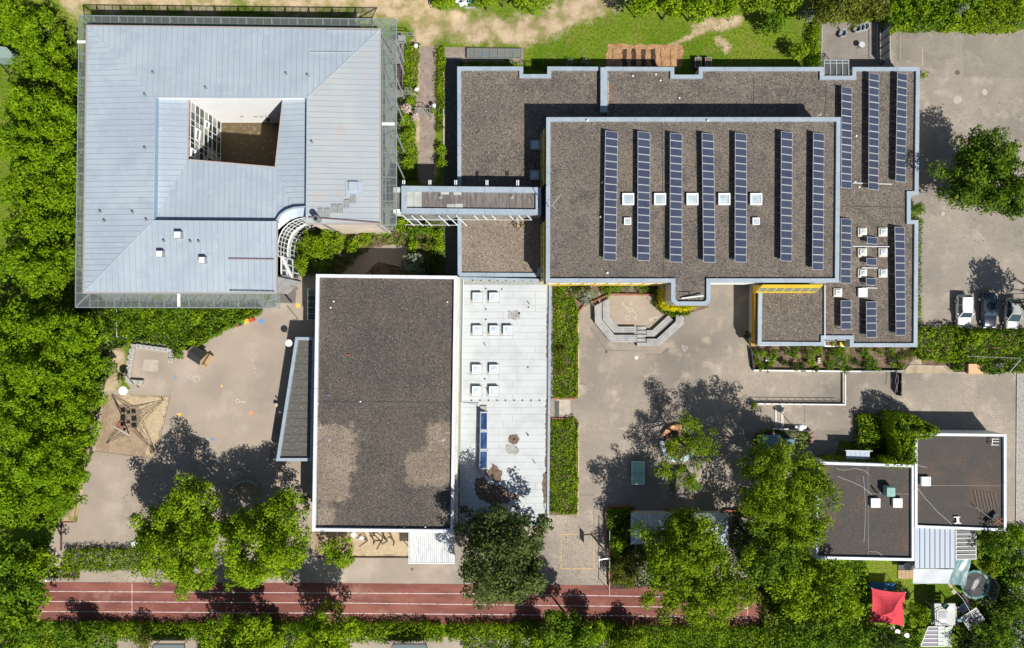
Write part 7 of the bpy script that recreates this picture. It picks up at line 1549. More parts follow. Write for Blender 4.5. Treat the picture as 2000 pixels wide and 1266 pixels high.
def foliage(name, label, cat, px, top, kind, leaf=.22, dens=60, bump=.35, seed=1, stuff=False, base=0.0, lobe=.7, group=None, round_=.5, kinds2=None, stems=True):
    dens *= 1.35; bump = min(.8, bump+.12)
    """hedge, bed or climber: a leafy volume over an outline, with an uneven top and rounded shoulders"""
    rng = np.random.default_rng(seed); poly = PP(px, base+top*.8); poly = jitter_poly(ccw(poly), .7, .20, seed) if cat in ('hedge', 'shrubs', 'plants', 'grass') else poly; ar = abs(area2(poly))/2; xs_ = [p[0] for p in poly]; ys_ = [p[1] for p in poly]
    n = int(ar*dens); bb = (max(xs_)-min(xs_))*(max(ys_)-min(ys_)); k = int(n*bb/ar*1.05)+10
    x = rng.uniform(min(xs_), max(xs_), k); y = rng.uniform(min(ys_), max(ys_), k); ok = pip(x, y, poly); x, y = x[ok], y[ok]
    thin = np.sin(x*1.9+seed)*np.sin(y*2.3+seed*2)+.6*np.sin(x*4.7+y*3.9); keep = (thin < .95) | (rng.random(len(x)) < .35); x, y = x[keep], y[keep]
    m_ = max(4, int(ar/(lobe*lobe)*1.2)); cx = rng.uniform(min(xs_), max(xs_), m_*2); cy = rng.uniform(min(ys_), max(ys_), m_*2)
    best = np.full(x.shape, 9.0); hh = rng.uniform(0, 1, len(cx)); hv = np.zeros(x.shape); dx_ = np.zeros(x.shape); dy_ = np.zeros(x.shape)
    for a, b, h_ in zip(cx, cy, hh):
        d = np.hypot(x-a, y-b)/lobe; u = d < best; best = np.where(u, d, best); hv = np.where(u, h_, hv); dx_ = np.where(u, x-a, dx_); dy_ = np.where(u, y-b, dy_)
    dome = np.sqrt(np.clip(1-np.minimum(best, 1)**2, 0, 1)); ed = np.clip(edge_dist(x, y, poly)/(round_+1e-6), 0, 1); sh = np.sqrt(1-(1-ed)**2)
    z = base+top*(.25+.75*sh)*(1-bump+bump*(.55*dome+.45*hv)); depth = rng.random(len(x))**2*np.minimum(top*.9, .9); z = z-depth; z = np.maximum(z, base+.03)
    C = np.stack([x, y, z], 1); N = np.stack([dx_/lobe*1.2, dy_/lobe*1.2, np.full(x.shape, .65)], 1)
    # leaves down the sides of the outline
    P_ = [Vector(p) for p in ccw(poly)]; side = []
    for i in range(len(P_)):
        a, b = P_[i], P_[(i+1) % len(P_)]; L = (b-a).length; q = int(L*top*dens*.5)
        t = rng.random(q); zz = base+rng.random(q)*top*.8; nr = Vector(((b-a).y, -(b-a).x)).normalized(); off = rng.normal(0, .10, q)
        side.append(np.stack([a.x+(b.x-a.x)*t+nr.x*off, a.y+(b.y-a.y)*t+nr.y*off, zz, np.full(q, nr.x), np.full(q, nr.y), np.full(q, .4)], 1))
    S = np.concatenate(side); pick = np.concatenate([(hv > .72), np.zeros(len(S), bool)]); C = np.concatenate([C, S[:, :3]]); N = np.concatenate([N, S[:, 3:]]); LEAVES[0] += len(C)
    cx0, cy0 = float(np.mean(xs_)), float(np.mean(ys_))
    if stuff:
        me_ = leaf_mesh(name, C, N, leaf, rng); two_tone(me_, kind, pick); o = bpy.data.objects.new(name, me_); COL.objects.link(o); tag(o, label, cat, group, 'stuff'); return o
    t = thing(name, label, cat, (cx0, cy0, 0), group); me_ = leaf_mesh('foliage', C-np.array([cx0, cy0, 0]), N, leaf, rng); two_tone(me_, kind, pick); inst('foliage', me_, t, (cx0, cy0, 0))
    if stems:
        mm = M(); r_ = random.Random(seed); idx = [int(r_.random()*len(x)) for _ in range(min(14, max(3, int(ar*.6))))]
        for i in idx: mm.tube([(x[i], y[i], base), (x[i]+.05, y[i]+.04, base+top*.5)], .025, 5)
        tag(mm.build('stem', trunk_m, t), kind='stuff')
    return t
def bush(px, py, r, top, kind, label, leaf=.2, dens=26, lobe=.4, seed=None, group=None, name='shrub', base=.05, fill=.2, cat='shrub'):
    return tree(name, label, cat, [(px, py, r, top, base)], kind, leaf, dens, lobe, seed or int(px*7+py), group, fill=fill, trunk_r=.05, limbs=3)

# --- the wood along the left edge
W_ = 'trees of the dense wood along the left edge'
wood_list = [
 ((10, 30, 58, 11.5, 3), 'wood tree cut by the top left corner'), ((72, 62, 42, 10.5, 3), 'wood tree right of the top left corner tree'), ((88, 118, 48, 9.5, 2.5), 'wood tree north of the dark gap beside the zinc roof'), ((128, 158, 26, 8, 2.5), 'small wood tree touching the northwest corner of the glass canopy'),
 ((62, 218, 50, 10.5, 3), 'wood tree just below the dark gap at left'), ((112, 222, 42, 9.5, 3), 'wood tree against the upper west canopy of the glazed wing'), ((45, 285, 48, 11, 3), 'wood tree level with the courtyard, outer row'), ((102, 300, 48, 10.5, 3), 'wood tree level with the courtyard, close to the building'),
 ((62, 362, 52, 11, 3), 'wood tree left of the ridge corner, outer row'), ((110, 378, 42, 10, 3), 'wood tree close to the building below the courtyard level'), ((62, 440, 50, 11, 3), 'wood tree by the strip of lawn at left, outer row'), ((108, 450, 40, 10, 3), 'wood tree against the lower west canopy'),
 ((50, 512, 50, 11, 3), 'wood tree above the second dark gap, outer row'), ((102, 520, 44, 10, 3), 'wood tree above the second dark gap, by the building'), ((88, 566, 34, 9, 3), 'small wood tree at the southwest corner of the glass canopy'),
 ((35, 645, 58, 12, 3), 'wood tree at left edge below the second dark gap'), ((105, 650, 56, 12, 3), 'wood tree southwest of the glazed wing'), ((156, 655, 42, 10.5, 2.5), 'wood tree beside the sandy footpath'),
 ((30, 735, 60, 12.5, 3), 'wood tree at the left edge level with the seat wall'), ((100, 735, 58, 12.5, 3), 'wood tree in the middle of the wood level with the seat wall'), ((150, 728, 46, 11, 3), 'wood tree left of the small round bush'),
 ((45, 818, 60, 12.5, 3), 'wood tree level with the climbing net, outer row'), ((118, 815, 58, 12, 3), 'wood tree level with the climbing net, inner row'), ((160, 790, 32, 10, 3), 'small wood tree reaching towards the sandpit'), ((152, 850, 38, 10, 3), 'wood tree overhanging the lower left sandpit corner'),
 ((40, 898, 58, 12, 3), 'wood tree south of the sandpit level at left edge'), ((105, 900, 55, 12, 3), 'wood tree southwest of the sandpit'), ((140, 925, 36, 10, 3), 'wood tree beside the empty asphalt corner'), ((45, 970, 54, 11, 2.5), 'wood tree above the third dark gap at left'), ((100, 968, 44, 10, 2.5), 'wood tree above the rubble heap'), ((132, 975, 26, 8, 2), 'small wood tree tip over the asphalt'), ((70, 1004, 34, 9, 2), 'low wood tree above the shaded gap beside the drain'),
]
for k, (b, lab) in enumerate(wood_list):
    x_, y_, r_, t_, l_ = b; tree('broadleaf_tree', lab, 'tree', [(x_, y_, r_+1, t_*.82, .7)], 'forest', .27, 21, .74, 100+k, W_, fill=.10, trunk=(x_+28, y_), limbs=3, flat=.5)
ML = 'maples in the lower left corner'
for k, (b, lab) in enumerate((((30, 1095, 44, 9, 2.5), 'maple above the left end of the running track'), ((70, 1105, 30, 7.5, 2), 'maple tip beside the rubble heap'), ((20, 1165, 50, 9.5, 2.5), 'maple at the left end of the running track'), ((58, 1175, 32, 8, 2), 'maple bough overhanging the track end'), ((30, 1235, 52, 9.5, 2.5), 'maple cut by the bottom left corner'))):
    tree('maple_tree', lab, 'tree', [(b[0], b[1], b[2]+3, b[3]+1.5, 1.0)], 'bright' if k % 2 else 'mid', .34, 13, .8, 160+k, ML, fill=.15, trunk=(b[0]+30, b[1]-10), limbs=3)
bush(210, 713, 20, 2.2, 'mid', 'round bush beside the sandy footpath at left', .26); bush(346, 693, 11, 1.6, 'mid', 'small bush at the end of the seat wall'); bush(235, 738, 10, .9, 'olive', 'sparse dry bush left of the seat wall', dens=14)
# --- large single trees
tree('maple_tree', 'large bright maple over the left hedge, left of two', 'tree', [(345, 1062, 92, 11, 2), (372, 982, 50, 9.5, 2.5), (305, 1035, 48, 9, 2.5), (375, 1120, 46, 9, 2), (400, 1050, 46, 9.5, 2)], 'bright', .29, 19, .85, 11, 'two maples between playground and track', trunk=(385, 1040), fill=.22)
tree('maple_tree', 'large bright maple west of the sports hall, right of two', 'tree', [(512, 1067, 92, 11, 2), (545, 1008, 56, 9.5, 2.5), (465, 1030, 46, 9, 2.5), (552, 1080, 50, 9, 2), (480, 1110, 46, 9, 2)], 'bright', .29, 19, .85, 12, 'two maples between playground and track', trunk=(545, 1045), fill=.22)
tree('young_tree', 'small bright young tree standing in the southern sandpit', 'tree', [(665, 1080, 32, 5.2, 1.2)], 'bright', .26, 28, .5, 13, limbs=6)
tree('pine_tree', 'dense dark green pine covering the corner of the white roof', 'tree', [(975, 1092, 96, 13, 2), (945, 1038, 54, 11.5, 3), (1024, 1052, 52, 11, 3), (962, 1138, 50, 10, 2), (1010, 1120, 58, 11, 2)], 'pine', .34, 15, .95, 14, trunk=(978, 1050), fill=.15)
tree('plane_tree', 'wide green tree covering the pavilion and running track', 'tree', [(1338, 1085, 88, 12, 2.5), (1410, 1135, 74, 11.5, 2.5), (1298, 1075, 46, 8, 2.5), (1335, 1025, 38, 9, 3), (1395, 1190, 50, 10, 3), (1305, 1150, 52, 9.5, 2.5), (1375, 1050, 44, 11, 3), (1350, 1180, 44, 9, 2.5)], 'yellowgreen', .27, 19, .8, 15, trunk=(1335, 1080), fill=.2)
tree('lime_tree', 'big rounded yellow green tree beside the gravel roofed house', 'tree', [(1532, 960, 98, 12.5, 2.5), (1505, 915, 54, 11, 3), (1580, 930, 44, 10.5, 3), (1570, 1020, 46, 10.5, 3), (1490, 980, 42, 10, 3)], 'yellowgreen', .24, 26, .8, 16, trunk=(1500, 930), fill=.2)
tree('court_tree', 'thin branched small leaved tree growing from the mosaic seat ring', 'tree', [(1370, 870, 38, 7, 3), (1340, 935, 32, 6.5, 3), (1345, 832, 26, 6.5, 3.5), (1302, 915, 20, 6, 3), (1312, 885, 24, 6, 3.5)], 'yellowgreen', .18, 26, .55, 17, trunk=(1325, 862), fill=.3)
bush(1324, 866, 19, 1.7, 'bright', 'round bush filling the mosaic seat ring', .22)
tree('maple_tree', 'big dark green maple on the parking area at the right edge', 'tree', [(1905, 330, 68, 9, 2), (1950, 305, 52, 9, 2), (1880, 365, 48, 8, 2), (1962, 350, 52, 8.5, 2), (1928, 390, 36, 7.5, 2), (1900, 285, 40, 8, 2)], 'park', .3, 17, .95, 18, trunk=(1880, 330), fill=.2)
tree('maple_tree', 'smaller maple at the right edge below the parking tree', 'tree', [(1992, 372, 32, 9, 3), (1985, 410, 26, 8, 3)], 'park', .36, 12, .8, 19, trunk=(1985, 380))
tree('maple_tree', 'maple outside the right edge whose shadow falls beside the cars', 'tree', [(2098, 632, 46, 10, 3)], 'mid', .36, 12, .9, 20, trunk=(2075, 632)); tree('maple_tree', 'leafy bough at the right edge beside the silver car', 'tree', [(2022, 590, 22, 7, 2)], 'mid', .34, 12, .7, 21)
tree('broadleaf_tree', 'dark tree left of the garden lawn behind the pavilion', 'tree', [(1500, 1085, 58, 9, 2), (1550, 1062, 40, 7.5, 2), (1480, 1110, 30, 7, 2)], 'park', .32, 13, .8, 22); tree('broadleaf_tree', 'dense green tree above the end of the running track', 'tree', [(1535, 1135, 54, 8, 1.5), (1565, 1175, 40, 7, 1.5)], 'bright', .32, 13, .8, 23)
tree('broadleaf_tree', 'green tree between the house and the red gazebo', 'tree', [(1640, 1150, 52, 8, 1.5), (1655, 1200, 44, 7.5, 1.5), (1615, 1185, 40, 7, 1.5)], 'bright', .32, 13, .8, 24)
tree('broadleaf_tree', 'low green tree at the bottom edge left of the gazebo', 'tree', [(1590, 1235, 50, 7, 1), (1660, 1250, 46, 6.5, 1)], 'mid', .3, 13, .75, 25); tree('broadleaf_tree', 'green tree at the bottom edge below the gazebo', 'tree', [(1740, 1258, 38, 5.5, 1)], 'dark', .3, 15, .7, 26)
bush(1790, 1203, 27, 4.2, 'bright', 'rounded bright bush between the gazebo and the play tower', .26, 24, .5)
for k, (b, kd, lab) in enumerate((((1945, 1062, 36, 5, .5), 'mid', 'bushy tree right of the glazed pergola'), ((1988, 1050, 26, 5, .5), 'bright', 'bright bushy tree at the right edge above the trampoline'), ((1990, 1120, 36, 3.6, .5), 'mid', 'dense tree right of the trampoline'), ((1982, 1192, 40, 3.8, .5), 'mid', 'dense tree at the right edge below the trampoline'), ((1945, 1248, 46, 4, .5), 'mid', 'dark bushy tree at the bottom right corner'), ((1895, 1258, 34, 4.5, .5), 'dark', 'low dark bush at the bottom edge right of the cloth'))):
    tree('broadleaf_tree', lab, 'tree', [b], kd, .3, 15, .65, 200+k, 'trees at the right side of the garden', fill=.2)
bush(1940, 1112, 21, 3.0, 'lime', 'small yellow green bush beside the trampoline', .24, 24, .45)
# --- top edge
tp_g = 'bushes along the top edge'
for k, (b, kd, lab) in enumerate((((862, -2, 26, 5, .5), 'bright', 'bush at the top edge left of the garden clutter'), ((948, -4, 22, 5, .5), 'bright', 'small bush at the top edge right of the garden clutter'), ((1040, -6, 38, 6.5, 1), 'bright', 'broad bush at the top edge above the dry path'), ((1255, -2, 34, 7, 1), 'bright', 'tree at the top edge above the vegetable garden'), ((1310, 4, 34, 7, 1), 'bright', 'second tree of the row above the vegetable garden'), ((1365, 6, 32, 7, 1), 'bright', 'third tree of the row, above the raised boxes'), ((1418, 0, 34, 7, 1), 'bright', 'fourth tree of the row at the top edge'), ((1480, -2, 34, 5.5, .5), 'lime', 'pale green tree at the top edge left of the dark shrub'), ((1545, 0, 28, 5.5, .5), 'lime', 'yellow green tree at the top edge right of the dark shrub'), ((980, -14, 24, 5, 1), 'mid', 'dark bush tip at the top edge'))):
    tree('broadleaf_tree', lab, 'tree', [b], kd, .34, 13, .75, 230+k, tp_g, fill=.2)
bush(1514, 45, 27, 4, 'mid', 'dark leafy shrub on the lawn near the terrace', .26, 22, .5); bush(1562, 101, 20, 3.2, 'lime', 'round yellow green tree on the lawn beside the terrace', .24, 24, .5, name='young_tree', cat='tree'); bush(1578, 25, 17, 2.5, 'silver', 'white flowering shrub at the top beside the conifer', .22)
tree('conifer_tree', 'big olive green conifer overhanging the terrace', 'tree', [(1628, 8, 46, 9, 1.5), (1695, 2, 46, 9, 1.5), (1660, 20, 34, 7.5, 1.5)], 'olive', .28, 20, .8, 31)
foliage('hedge', 'narrow clipped hedge left of the terrace', 'hedge', [(1587, 50), (1602, 50), (1600, 132), (1586, 132)], 1.6, 'bright', .2, 90, seed=32)
for k, (q, kd, lab) in enumerate((([(1742, 0), (1800, -5), (1800, 42), (1745, 50)], 'bright', 'leafy shrub belt right of the tall fence'), ([(1795, -10), (1865, -10), (1865, 44), (1795, 45)], 'mid', 'darker part of the shrub belt above the parking area'), ([(1860, -10), (1925, -10), (1925, 46), (1860, 45)], 'bright', 'green shrubs with white blossom above the parking area'), ([(1920, -10), (2020, -10), (2020, 46), (1920, 47)], 'lime', 'yellow green shrubs in the top right corner'))):
    foliage('shrub_belt', lab, 'shrubs', q, 3.2, kd, .3, 55, .6, 40+k, lobe=1.0, group='shrub belt above the parking area')
bush(1873, 22, 10, 3.8, 'silver', 'white blossoming twigs in the shrub belt')
# --- bushes and hedges round the parking area
foliage('shrub_belt', 'dense green shrubs left below the parked cars', 'shrubs', [(1803, 640), (1885, 640), (1880, 708), (1845, 708), (1808, 702), (1798, 670)], 1.7, 'bright', .26, 70, .55, 51, lobe=.8, group='shrubs in front of the cars')
foliage('shrub_belt', 'dense green shrubs below the dark and silver cars', 'shrubs', [(1880, 644), (1960, 648), (2010, 645), (2010, 728), (1924, 727), (1922, 708), (1888, 708), (1886, 724), (1866, 722), (1880, 706)], 1.4, 'mid', .26, 70, .6, 52, lobe=.9, group='shrubs in front of the cars')
bush(1949, 714, 8, 1.6, 'silver', 'white flowering shrub right of the orange grit box'); bush(1905, 660, 20, 2.6, 'bright', 'taller bright bush below the dark car', .26)
bush(1792, 410, 16, 1.8, 'mid', 'bush in the recess of the east school wall', .22, group='bushes along the east school wall'); bush(1793, 436, 12, 1.2, 'mid', 'small bush below the recess of the east school wall', .22, group='bushes along the east school wall'); bush(1803, 146, 9, 1.2, 'lime', 'weed tuft at the northeast corner of the school'); foliage('grass_strip', 'thin weedy strip along the east school wall', 'weeds', [(1795, 440), (1801, 440), (1800, 660), (1795, 660)], .3, 'grass', .18, 80, seed=53, stuff=True)
# --- court side beds
foliage('ground_cover', 'leafy green ground cover along the white roofed annex, upper bed', 'plants', [(1083, 562), (1108, 560), (1127, 600), (1127, 775), (1084, 775), (1083, 720)], .8, 'bright', .2, 120, .55, 61, stuff=True, lobe=.6)
foliage('ground_cover', 'leafy green ground cover along the white roofed annex, lower bed', 'plants', [(1078, 820), (1120, 819), (1127, 830), (1126, 1004), (1076, 1004)], .8, 'bright', .2, 120, .55, 62, stuff=True, lobe=.6)
bush(1098, 692, 16, 1.3, 'olive', 'round olive bush in the upper bed along the annex', .18, 34, .35); bush(1095, 722, 12, 1.1, 'olive', 'smaller olive bush below the round one in the upper bed', .18, 34, .35)
bush(1150, 573, 22, 2.3, 'silver', 'silvery leaved shrub at the corner of the amphitheatre', .22, 24, .45); bush(1128, 567, 14, 1.6, 'mid', 'dark shrub left of the silvery one'); bush(1185, 565, 14, 1.6, 'mid', 'dark green shrub behind the amphitheatre bricks, left one'); bush(1205, 562, 13, 1.4, 'mid', 'green shrub behind the amphitheatre bricks, second'); bush(1228, 562, 13, 1.3, 'silver', 'grey green shrub behind the amphitheatre bricks, third'); bush(1254, 563, 14, 1.5, 'mid', 'dark green shrub behind the amphitheatre bricks, fourth')
foliage('hedge', 'dark green hedge in the corner beside the stage', 'hedge', [(1279, 565), (1311, 565), (1311, 598), (1352, 602), (1352, 613), (1296, 613), (1281, 596)], 1.2, 'mid', .2, 110, .4, 63)
foliage('wall_creeper', 'yellow creeper climbing round the projecting roof bay', 'climber', [(1297, 560), (1311, 560), (1311, 592), (1322, 598), (1360, 600), (1345, 604), (1310, 602), (1297, 592)], 5.2, 'yellow', .2, 90, .3, 64, stems=False)
# planted strip with single shrubs
gb = 'single shrubs in the planted strip above the court'; r9 = random.Random(4)
strip = [(1475, 688, 9, .9, 'mid'), (1480, 706, 9, .8, 'mid'), (1491, 690, 8, 1.0, 'bright'), (1512, 692, 12, 1.2, 'mid'), (1507, 704, 10, 1.0, 'bright'), (1486, 716, 9, .9, 'mid'), (1500, 718, 11, .7, 'dark'), (1536, 689, 10, 1.0, 'mid'), (1533, 708, 9, .9, 'dark'), (1555, 682, 8, .8, 'mid'), (1553, 695, 8, .9, 'bright'), (1552, 716, 10, 1.0, 'dark'), (1580, 690, 14, 1.6, 'mid'), (1583, 708, 11, 1.3, 'bright'),
         (1598, 684, 12, 1.2, 'bright'), (1567, 718, 9, .7, 'dark'), (1592, 720, 9, .7, 'dark'), (1640, 698, 28, 2.4, 'mid'), (1622, 716, 9, .7, 'mid'), (1655, 721, 10, .7, 'dark'), (1672, 708, 9, .8, 'dark'), (1690, 688, 13, 1.2, 'mid'), (1697, 701, 9, .8, 'mid'), (1718, 687, 8, 1.0, 'bright'), (1706, 714, 14, 1.1, 'mid'), (1690, 716, 9, .7, 'dark'), (1741, 688, 11, .9, 'mid'), (1744, 700, 9, .8, 'dark'), (1757, 698, 8, .8, 'mid'), (1743, 713, 8, .9, 'bright'), (1761, 714, 9, .8, 'mid'), (1772, 696, 11, .8, 'olive'), (1786, 690, 9, .5, 'grass')]
adj = {'mid': 'green', 'bright': 'bright green', 'dark': 'dark green', 'olive': 'brownish', 'grass': 'pale grassy'}
for k, (x, y, r, h, kd) in enumerate(sorted(strip)):
    where = 'under the west end of the roof' if x < 1500 else 'left of the stone seat' if x < 1596 else 'near the roof notch' if x < 1680 else 'towards the east end'
    bush(x, y, r, h, kd, '%s shrub %s, %s from the left' % (adj[kd], where, (ords+['twenty first', 'twenty second', 'twenty third', 'twenty fourth', 'twenty fifth', 'twenty sixth', 'twenty seventh', 'twenty eighth', 'twenty ninth', 'thirtieth', 'thirty first', 'thirty second', 'last'])[k]), .15, 44, .26, 300+k, gb)
bush(1458, 655, 9, 1.2, 'dark', 'dark bush at the ochre wall of the school'); bush(1473, 793, 6, .9, 'lime', 'small yellow green plant at the end of the ramp wall')
bush(1624, 671, 6, 1.9, 'lime', 'yellow green plants in the planter of the roof notch')
# house greenery
foliage('garden_shrubs', 'bright large leaved shrubs in the fenced bed by the house', 'shrubs', [(1681, 818), (1692, 814), (1722, 816), (1720, 870), (1700, 882), (1681, 878)], 1.6, 'bright', .32, 60, .5, 71, lobe=.7)
foliage('garden_shrubs', 'dark shrubs in the shade between the house wings', 'shrubs', [(1712, 825), (1762, 830), (1765, 895), (1700, 900), (1700, 870)], 1.0, 'dark', .24, 70, .5, 72, lobe=.7)
foliage('wall_creeper', 'green creeper covering the northwest corner of the right house roof', 'climber', [(1752, 812), (1785, 812), (1812, 828), (1834, 838), (1836, 847), (1812, 855), (1789, 856), (1790, 905), (1764, 905), (1757, 860), (1748, 840)], 4.9, 'bright', .24, 130, .35, 73, lobe=.6, stems=False)
foliage('wall_creeper', 'green creeper along the north rim of the left house roof', 'climber', [(1725, 898), (1785, 894), (1794, 906), (1774, 913), (1725, 911)], 4.1, 'bright', .22, 150, .35, 74, lobe=.4, stems=False, round_=.25)
foliage('wall_creeper', 'thin yellow green creeper strip above the white roof rim', 'climber', [(1615, 897), (1725, 899), (1725, 904), (1615, 902)], 3.0, 'lime', .18, 150, .3, 75, lobe=.3, stems=False, round_=.15)
bush(1692, 882, 6, 2.3, 'lime', 'leaf tuft behind the bin shelter'); 
foliage('ground_cover', 'green planter growth beside the broad steps', 'plants', [(1512, 842), (1578, 844), (1580, 854), (1545, 856), (1530, 848)], .6, 'mid', .18, 110, seed=76, stuff=True, lobe=.4)
bush(1486, 848, 9, 1.5, 'olive', 'rusty green shrub left of the shed, upper one'); bush(1478, 865, 9, 1.6, 'olive', 'rusty green shrub left of the shed, lower one'); bush(1500, 842, 8, 1.4, 'olive', 'rusty green shrub above the shed')
# pavilion garden
foliage('hedge', 'dark hedge left of the hipped pavilion roof', 'hedge', [(1190, 996), (1231, 994), (1231, 1062), (1215, 1075), (1190, 1060)], 1.5, 'mid', .22, 90, .5, 81, lobe=.8)
bush(1205, 1062, 20, 2.2, 'bright', 'bright bush beside the ball fence', .24); tree('ornamental_tree', 'yellow and reddish feathery bush at the edge of the track', 'shrub', [(1220, 1115, 36, 3.2, .3), (1240, 1090, 24, 3.2, .3)], 'olive', .2, 26, .45, 82)
foliage('ground_cover', 'dark undergrowth around the pavilion and the big tree', 'plants', [(1240, 1066), (1425, 1064), (1440, 1000), (1480, 1000), (1600, 1100), (1600, 1266), (1500, 1266), (1480, 1150), (1200, 1145), (1195, 1075)], .9, 'dark', .3, 34, .6, 83, stuff=True, lobe=1.0)
foliage('ground_cover', 'shaded undergrowth between the garden and the track end', 'plants', [(1500, 1150), (1690, 1100), (1700, 1140), (1695, 1230), (1800, 1240), (1800, 1290), (1480, 1290), (1490, 1235)], .9, 'mid', .3, 40, .6, 84, stuff=True, lobe=1.0)
foliage('ground_cover', 'dark undergrowth at the right side of the garden', 'plants', [(1925, 1030), (2020, 1030), (2020, 1290), (1870, 1290), (1920, 1200), (1950, 1140)], .9, 'dark', .3, 44, .6, 85, stuff=True, lobe=1.0)
# --- hedges by the running track
foliage('hedge', 'clipped bright hedge above the left part of the track', 'hedge', [(123, 1080), (200, 1078), (262, 1076), (330, 1080), (330, 1112), (200, 1118), (150, 1117), (121, 1117)], 1.5, 'bright', .22, 90, .45, 91, lobe=.6)
foliage('hedge', 'low overgrown hedge end beside the rubble heap', 'hedge', [(96, 1112), (150, 1114), (148, 1134), (98, 1132)], .9, 'olive', .22, 80, .5, 92)
hg = 'hedge sections along the bottom of the track'
for k, (q, kd, h, lab) in enumerate((([(66, 1222), (108, 1222), (108, 1290), (60, 1290)], 'lime', 1.0, 'low yellow green hedge section at the far left below the track'), ([(108, 1224), (215, 1222), (215, 1290), (108, 1290)], 'mid', 1.8, 'dark hedge section below the left end of the track'), ([(210, 1222), (300, 1224), (300, 1252), (210, 1256)], 'bright', 1.6, 'bright hedge section left of the dry bush'), ([(298, 1224), (400, 1222), (400, 1250), (300, 1250)], 'bright', 1.5, 'hedge section with gaps above the left glass shelter'),
        ([(398, 1222), (440, 1220), (500, 1222), (600, 1220), (600, 1290), (385, 1290)], 'mid', 1.7, 'tall leafy hedge section left of the bottom maple'), ([(680, 1222), (835, 1222), (835, 1255), (690, 1256)], 'bright', 1.6, 'clipped straight hedge section above the right glass shelter'), ([(836, 1224), (863, 1224), (863, 1254), (836, 1252)], 'bright', 1.4, 'short hedge section left of the small gap'), ([(876, 1224), (960, 1222), (1010, 1226), (1010, 1290), (915, 1290), (905, 1256), (878, 1252)], 'bright', 1.6, 'hedge section right of the small gap'),
        ([(1005, 1222), (1200, 1222), (1200, 1290), (1005, 1290)], 'mid', 1.8, 'hedge section below the pine shadow'), ([(1195, 1226), (1340, 1228), (1500, 1230), (1500, 1290), (1195, 1290)], 'mid', 1.9, 'broad hedge section below the wide green tree'))):
    foliage('hedge', lab, 'hedge', q, h, kd, .24, 75, .5, 93+k, group=hg, lobe=.7)
for k, (b, kd, lab) in enumerate((((165, 1248, 30, 4.2, .5), 'mid', 'bush rising from the dark hedge at left below the track'), ((280, 1256, 22, 4.2, 1.5), 'olive', 'thin dry bush below the track whose shadow crosses the line'), ((465, 1262, 76, 11, 1.0), 'bright', 'tree at the bottom edge casting its shadow on the track'), ((535, 1250, 30, 4, 1), 'bright', 'bush between the two bottom trees left of the hall'), ((640, 1240, 68, 11, 1.0), 'bright', 'bright maple at the bottom edge below the hall'), ((1110, 1240, 54, 9.5, 2), 'mid', 'tree at the bottom edge right of the pine shadow'), ((1160, 1240, 30, 5, 1), 'bright', 'bush at the bottom edge beside the middle tree'), ((1235, 1252, 30, 4, 1), 'lime', 'pale green bush at the bottom edge'), ((1060, 1262, 30, 5, 1), 'bright', 'bright bush at the bottom edge left of the middle tree'))):
    tree('broadleaf_tree', lab, 'tree', [b], kd, .31, 26 if kd != 'olive' else 8, .85, 270+k, 'trees along the bottom edge', fill=.45, limbs=3, trunk_r=.12)
bush(594, 975, 10, 2.0, 'mid', 'narrow bush at the west wall of the hall, upper one'); bush(600, 992, 9, 1.8, 'mid', 'narrow bush at the west wall of the hall, lower one')
# --- planted bank below the glazed wing
foliage('planted_bank', 'dense leafy bank below the glazed school wing', 'shrubs', [(205, 602), (300, 600), (420, 602), (505, 602), (500, 612), (470, 628), (420, 650), (385, 672), (345, 684), (300, 668), (232, 662), (222, 640)], 1.8, 'mid', .27, 70, .68, 111, lobe=1.1, kinds2=None)
foliage('planted_bank', 'brighter grass edge of the planted bank', 'plants', [(330, 662), (400, 648), (455, 628), (500, 604), (505, 606), (470, 630), (420, 654), (380, 676), (345, 686)], .8, 'bright', .2, 100, .5, 112, lobe=.5, stems=False)
foliage('undergrowth', 'shaded undergrowth left of the planted bank', 'plants', [(150, 560), (215, 600), (245, 672), (200, 690), (150, 640)], .7, 'dark', .26, 60, .6, 113, stuff=True)
# --- garden between glazed wing and hall
for k, (x, y, r, h, kd, lab) in enumerate(((608, 478, 30, 4.6, 'yellowgreen', 'leafy bush in front of the curved glass, left part'), (645, 470, 30, 4.6, 'yellowgreen', 'leafy bush in front of the curved glass, right part'), (590, 512, 20, 3.0, 'yellowgreen', 'low bush at the foot of the curved glass'), (632, 505, 26, 3.2, 'mid', 'half shaded bush between curved glass and hall'), (690, 478, 16, 1.8, 'bright', 'bright low bush above the shaded path'), (715, 462, 14, 1.6, 'bright', 'small bright bush beside the pale garden spot'), (728, 448, 14, 1.8, 'mid', 'green bush under the roof edge of the zinc wing'), (752, 448, 14, 1.8, 'mid', 'dark leaved bush beside the white post'), (783, 440, 18, 2.2, 'bright', 'bright bush under the footbridge, left one'), (808, 452, 16, 1.8, 'mid', 'bush under the footbridge, middle one'), (835, 448, 16, 1.7, 'mid', 'bush under the footbridge, right one'), (856, 460, 14, 1.6, 'bright', 'yellow green bush by the dark service strip, upper one'), (858, 482, 13, 1.5, 'bright', 'yellow green bush by the dark service strip, lower one'), (838, 478, 14, 1.4, 'olive', 'olive bush left of the yellow green ones'), (808, 482, 14, 1.4, 'bright', 'bright bush above the grey leaved shrub'), (803, 516, 23, 2.6, 'silver', 'grey leaved round shrub beside the hall'), (845, 512, 20, 2.0, 'dark', 'dark shrub in the shade beside the grey leaved one'))):
    bush(x, y, r, h, kd, lab, .24, 22, .42, 400+k, 'bushes of the garden between the wings')
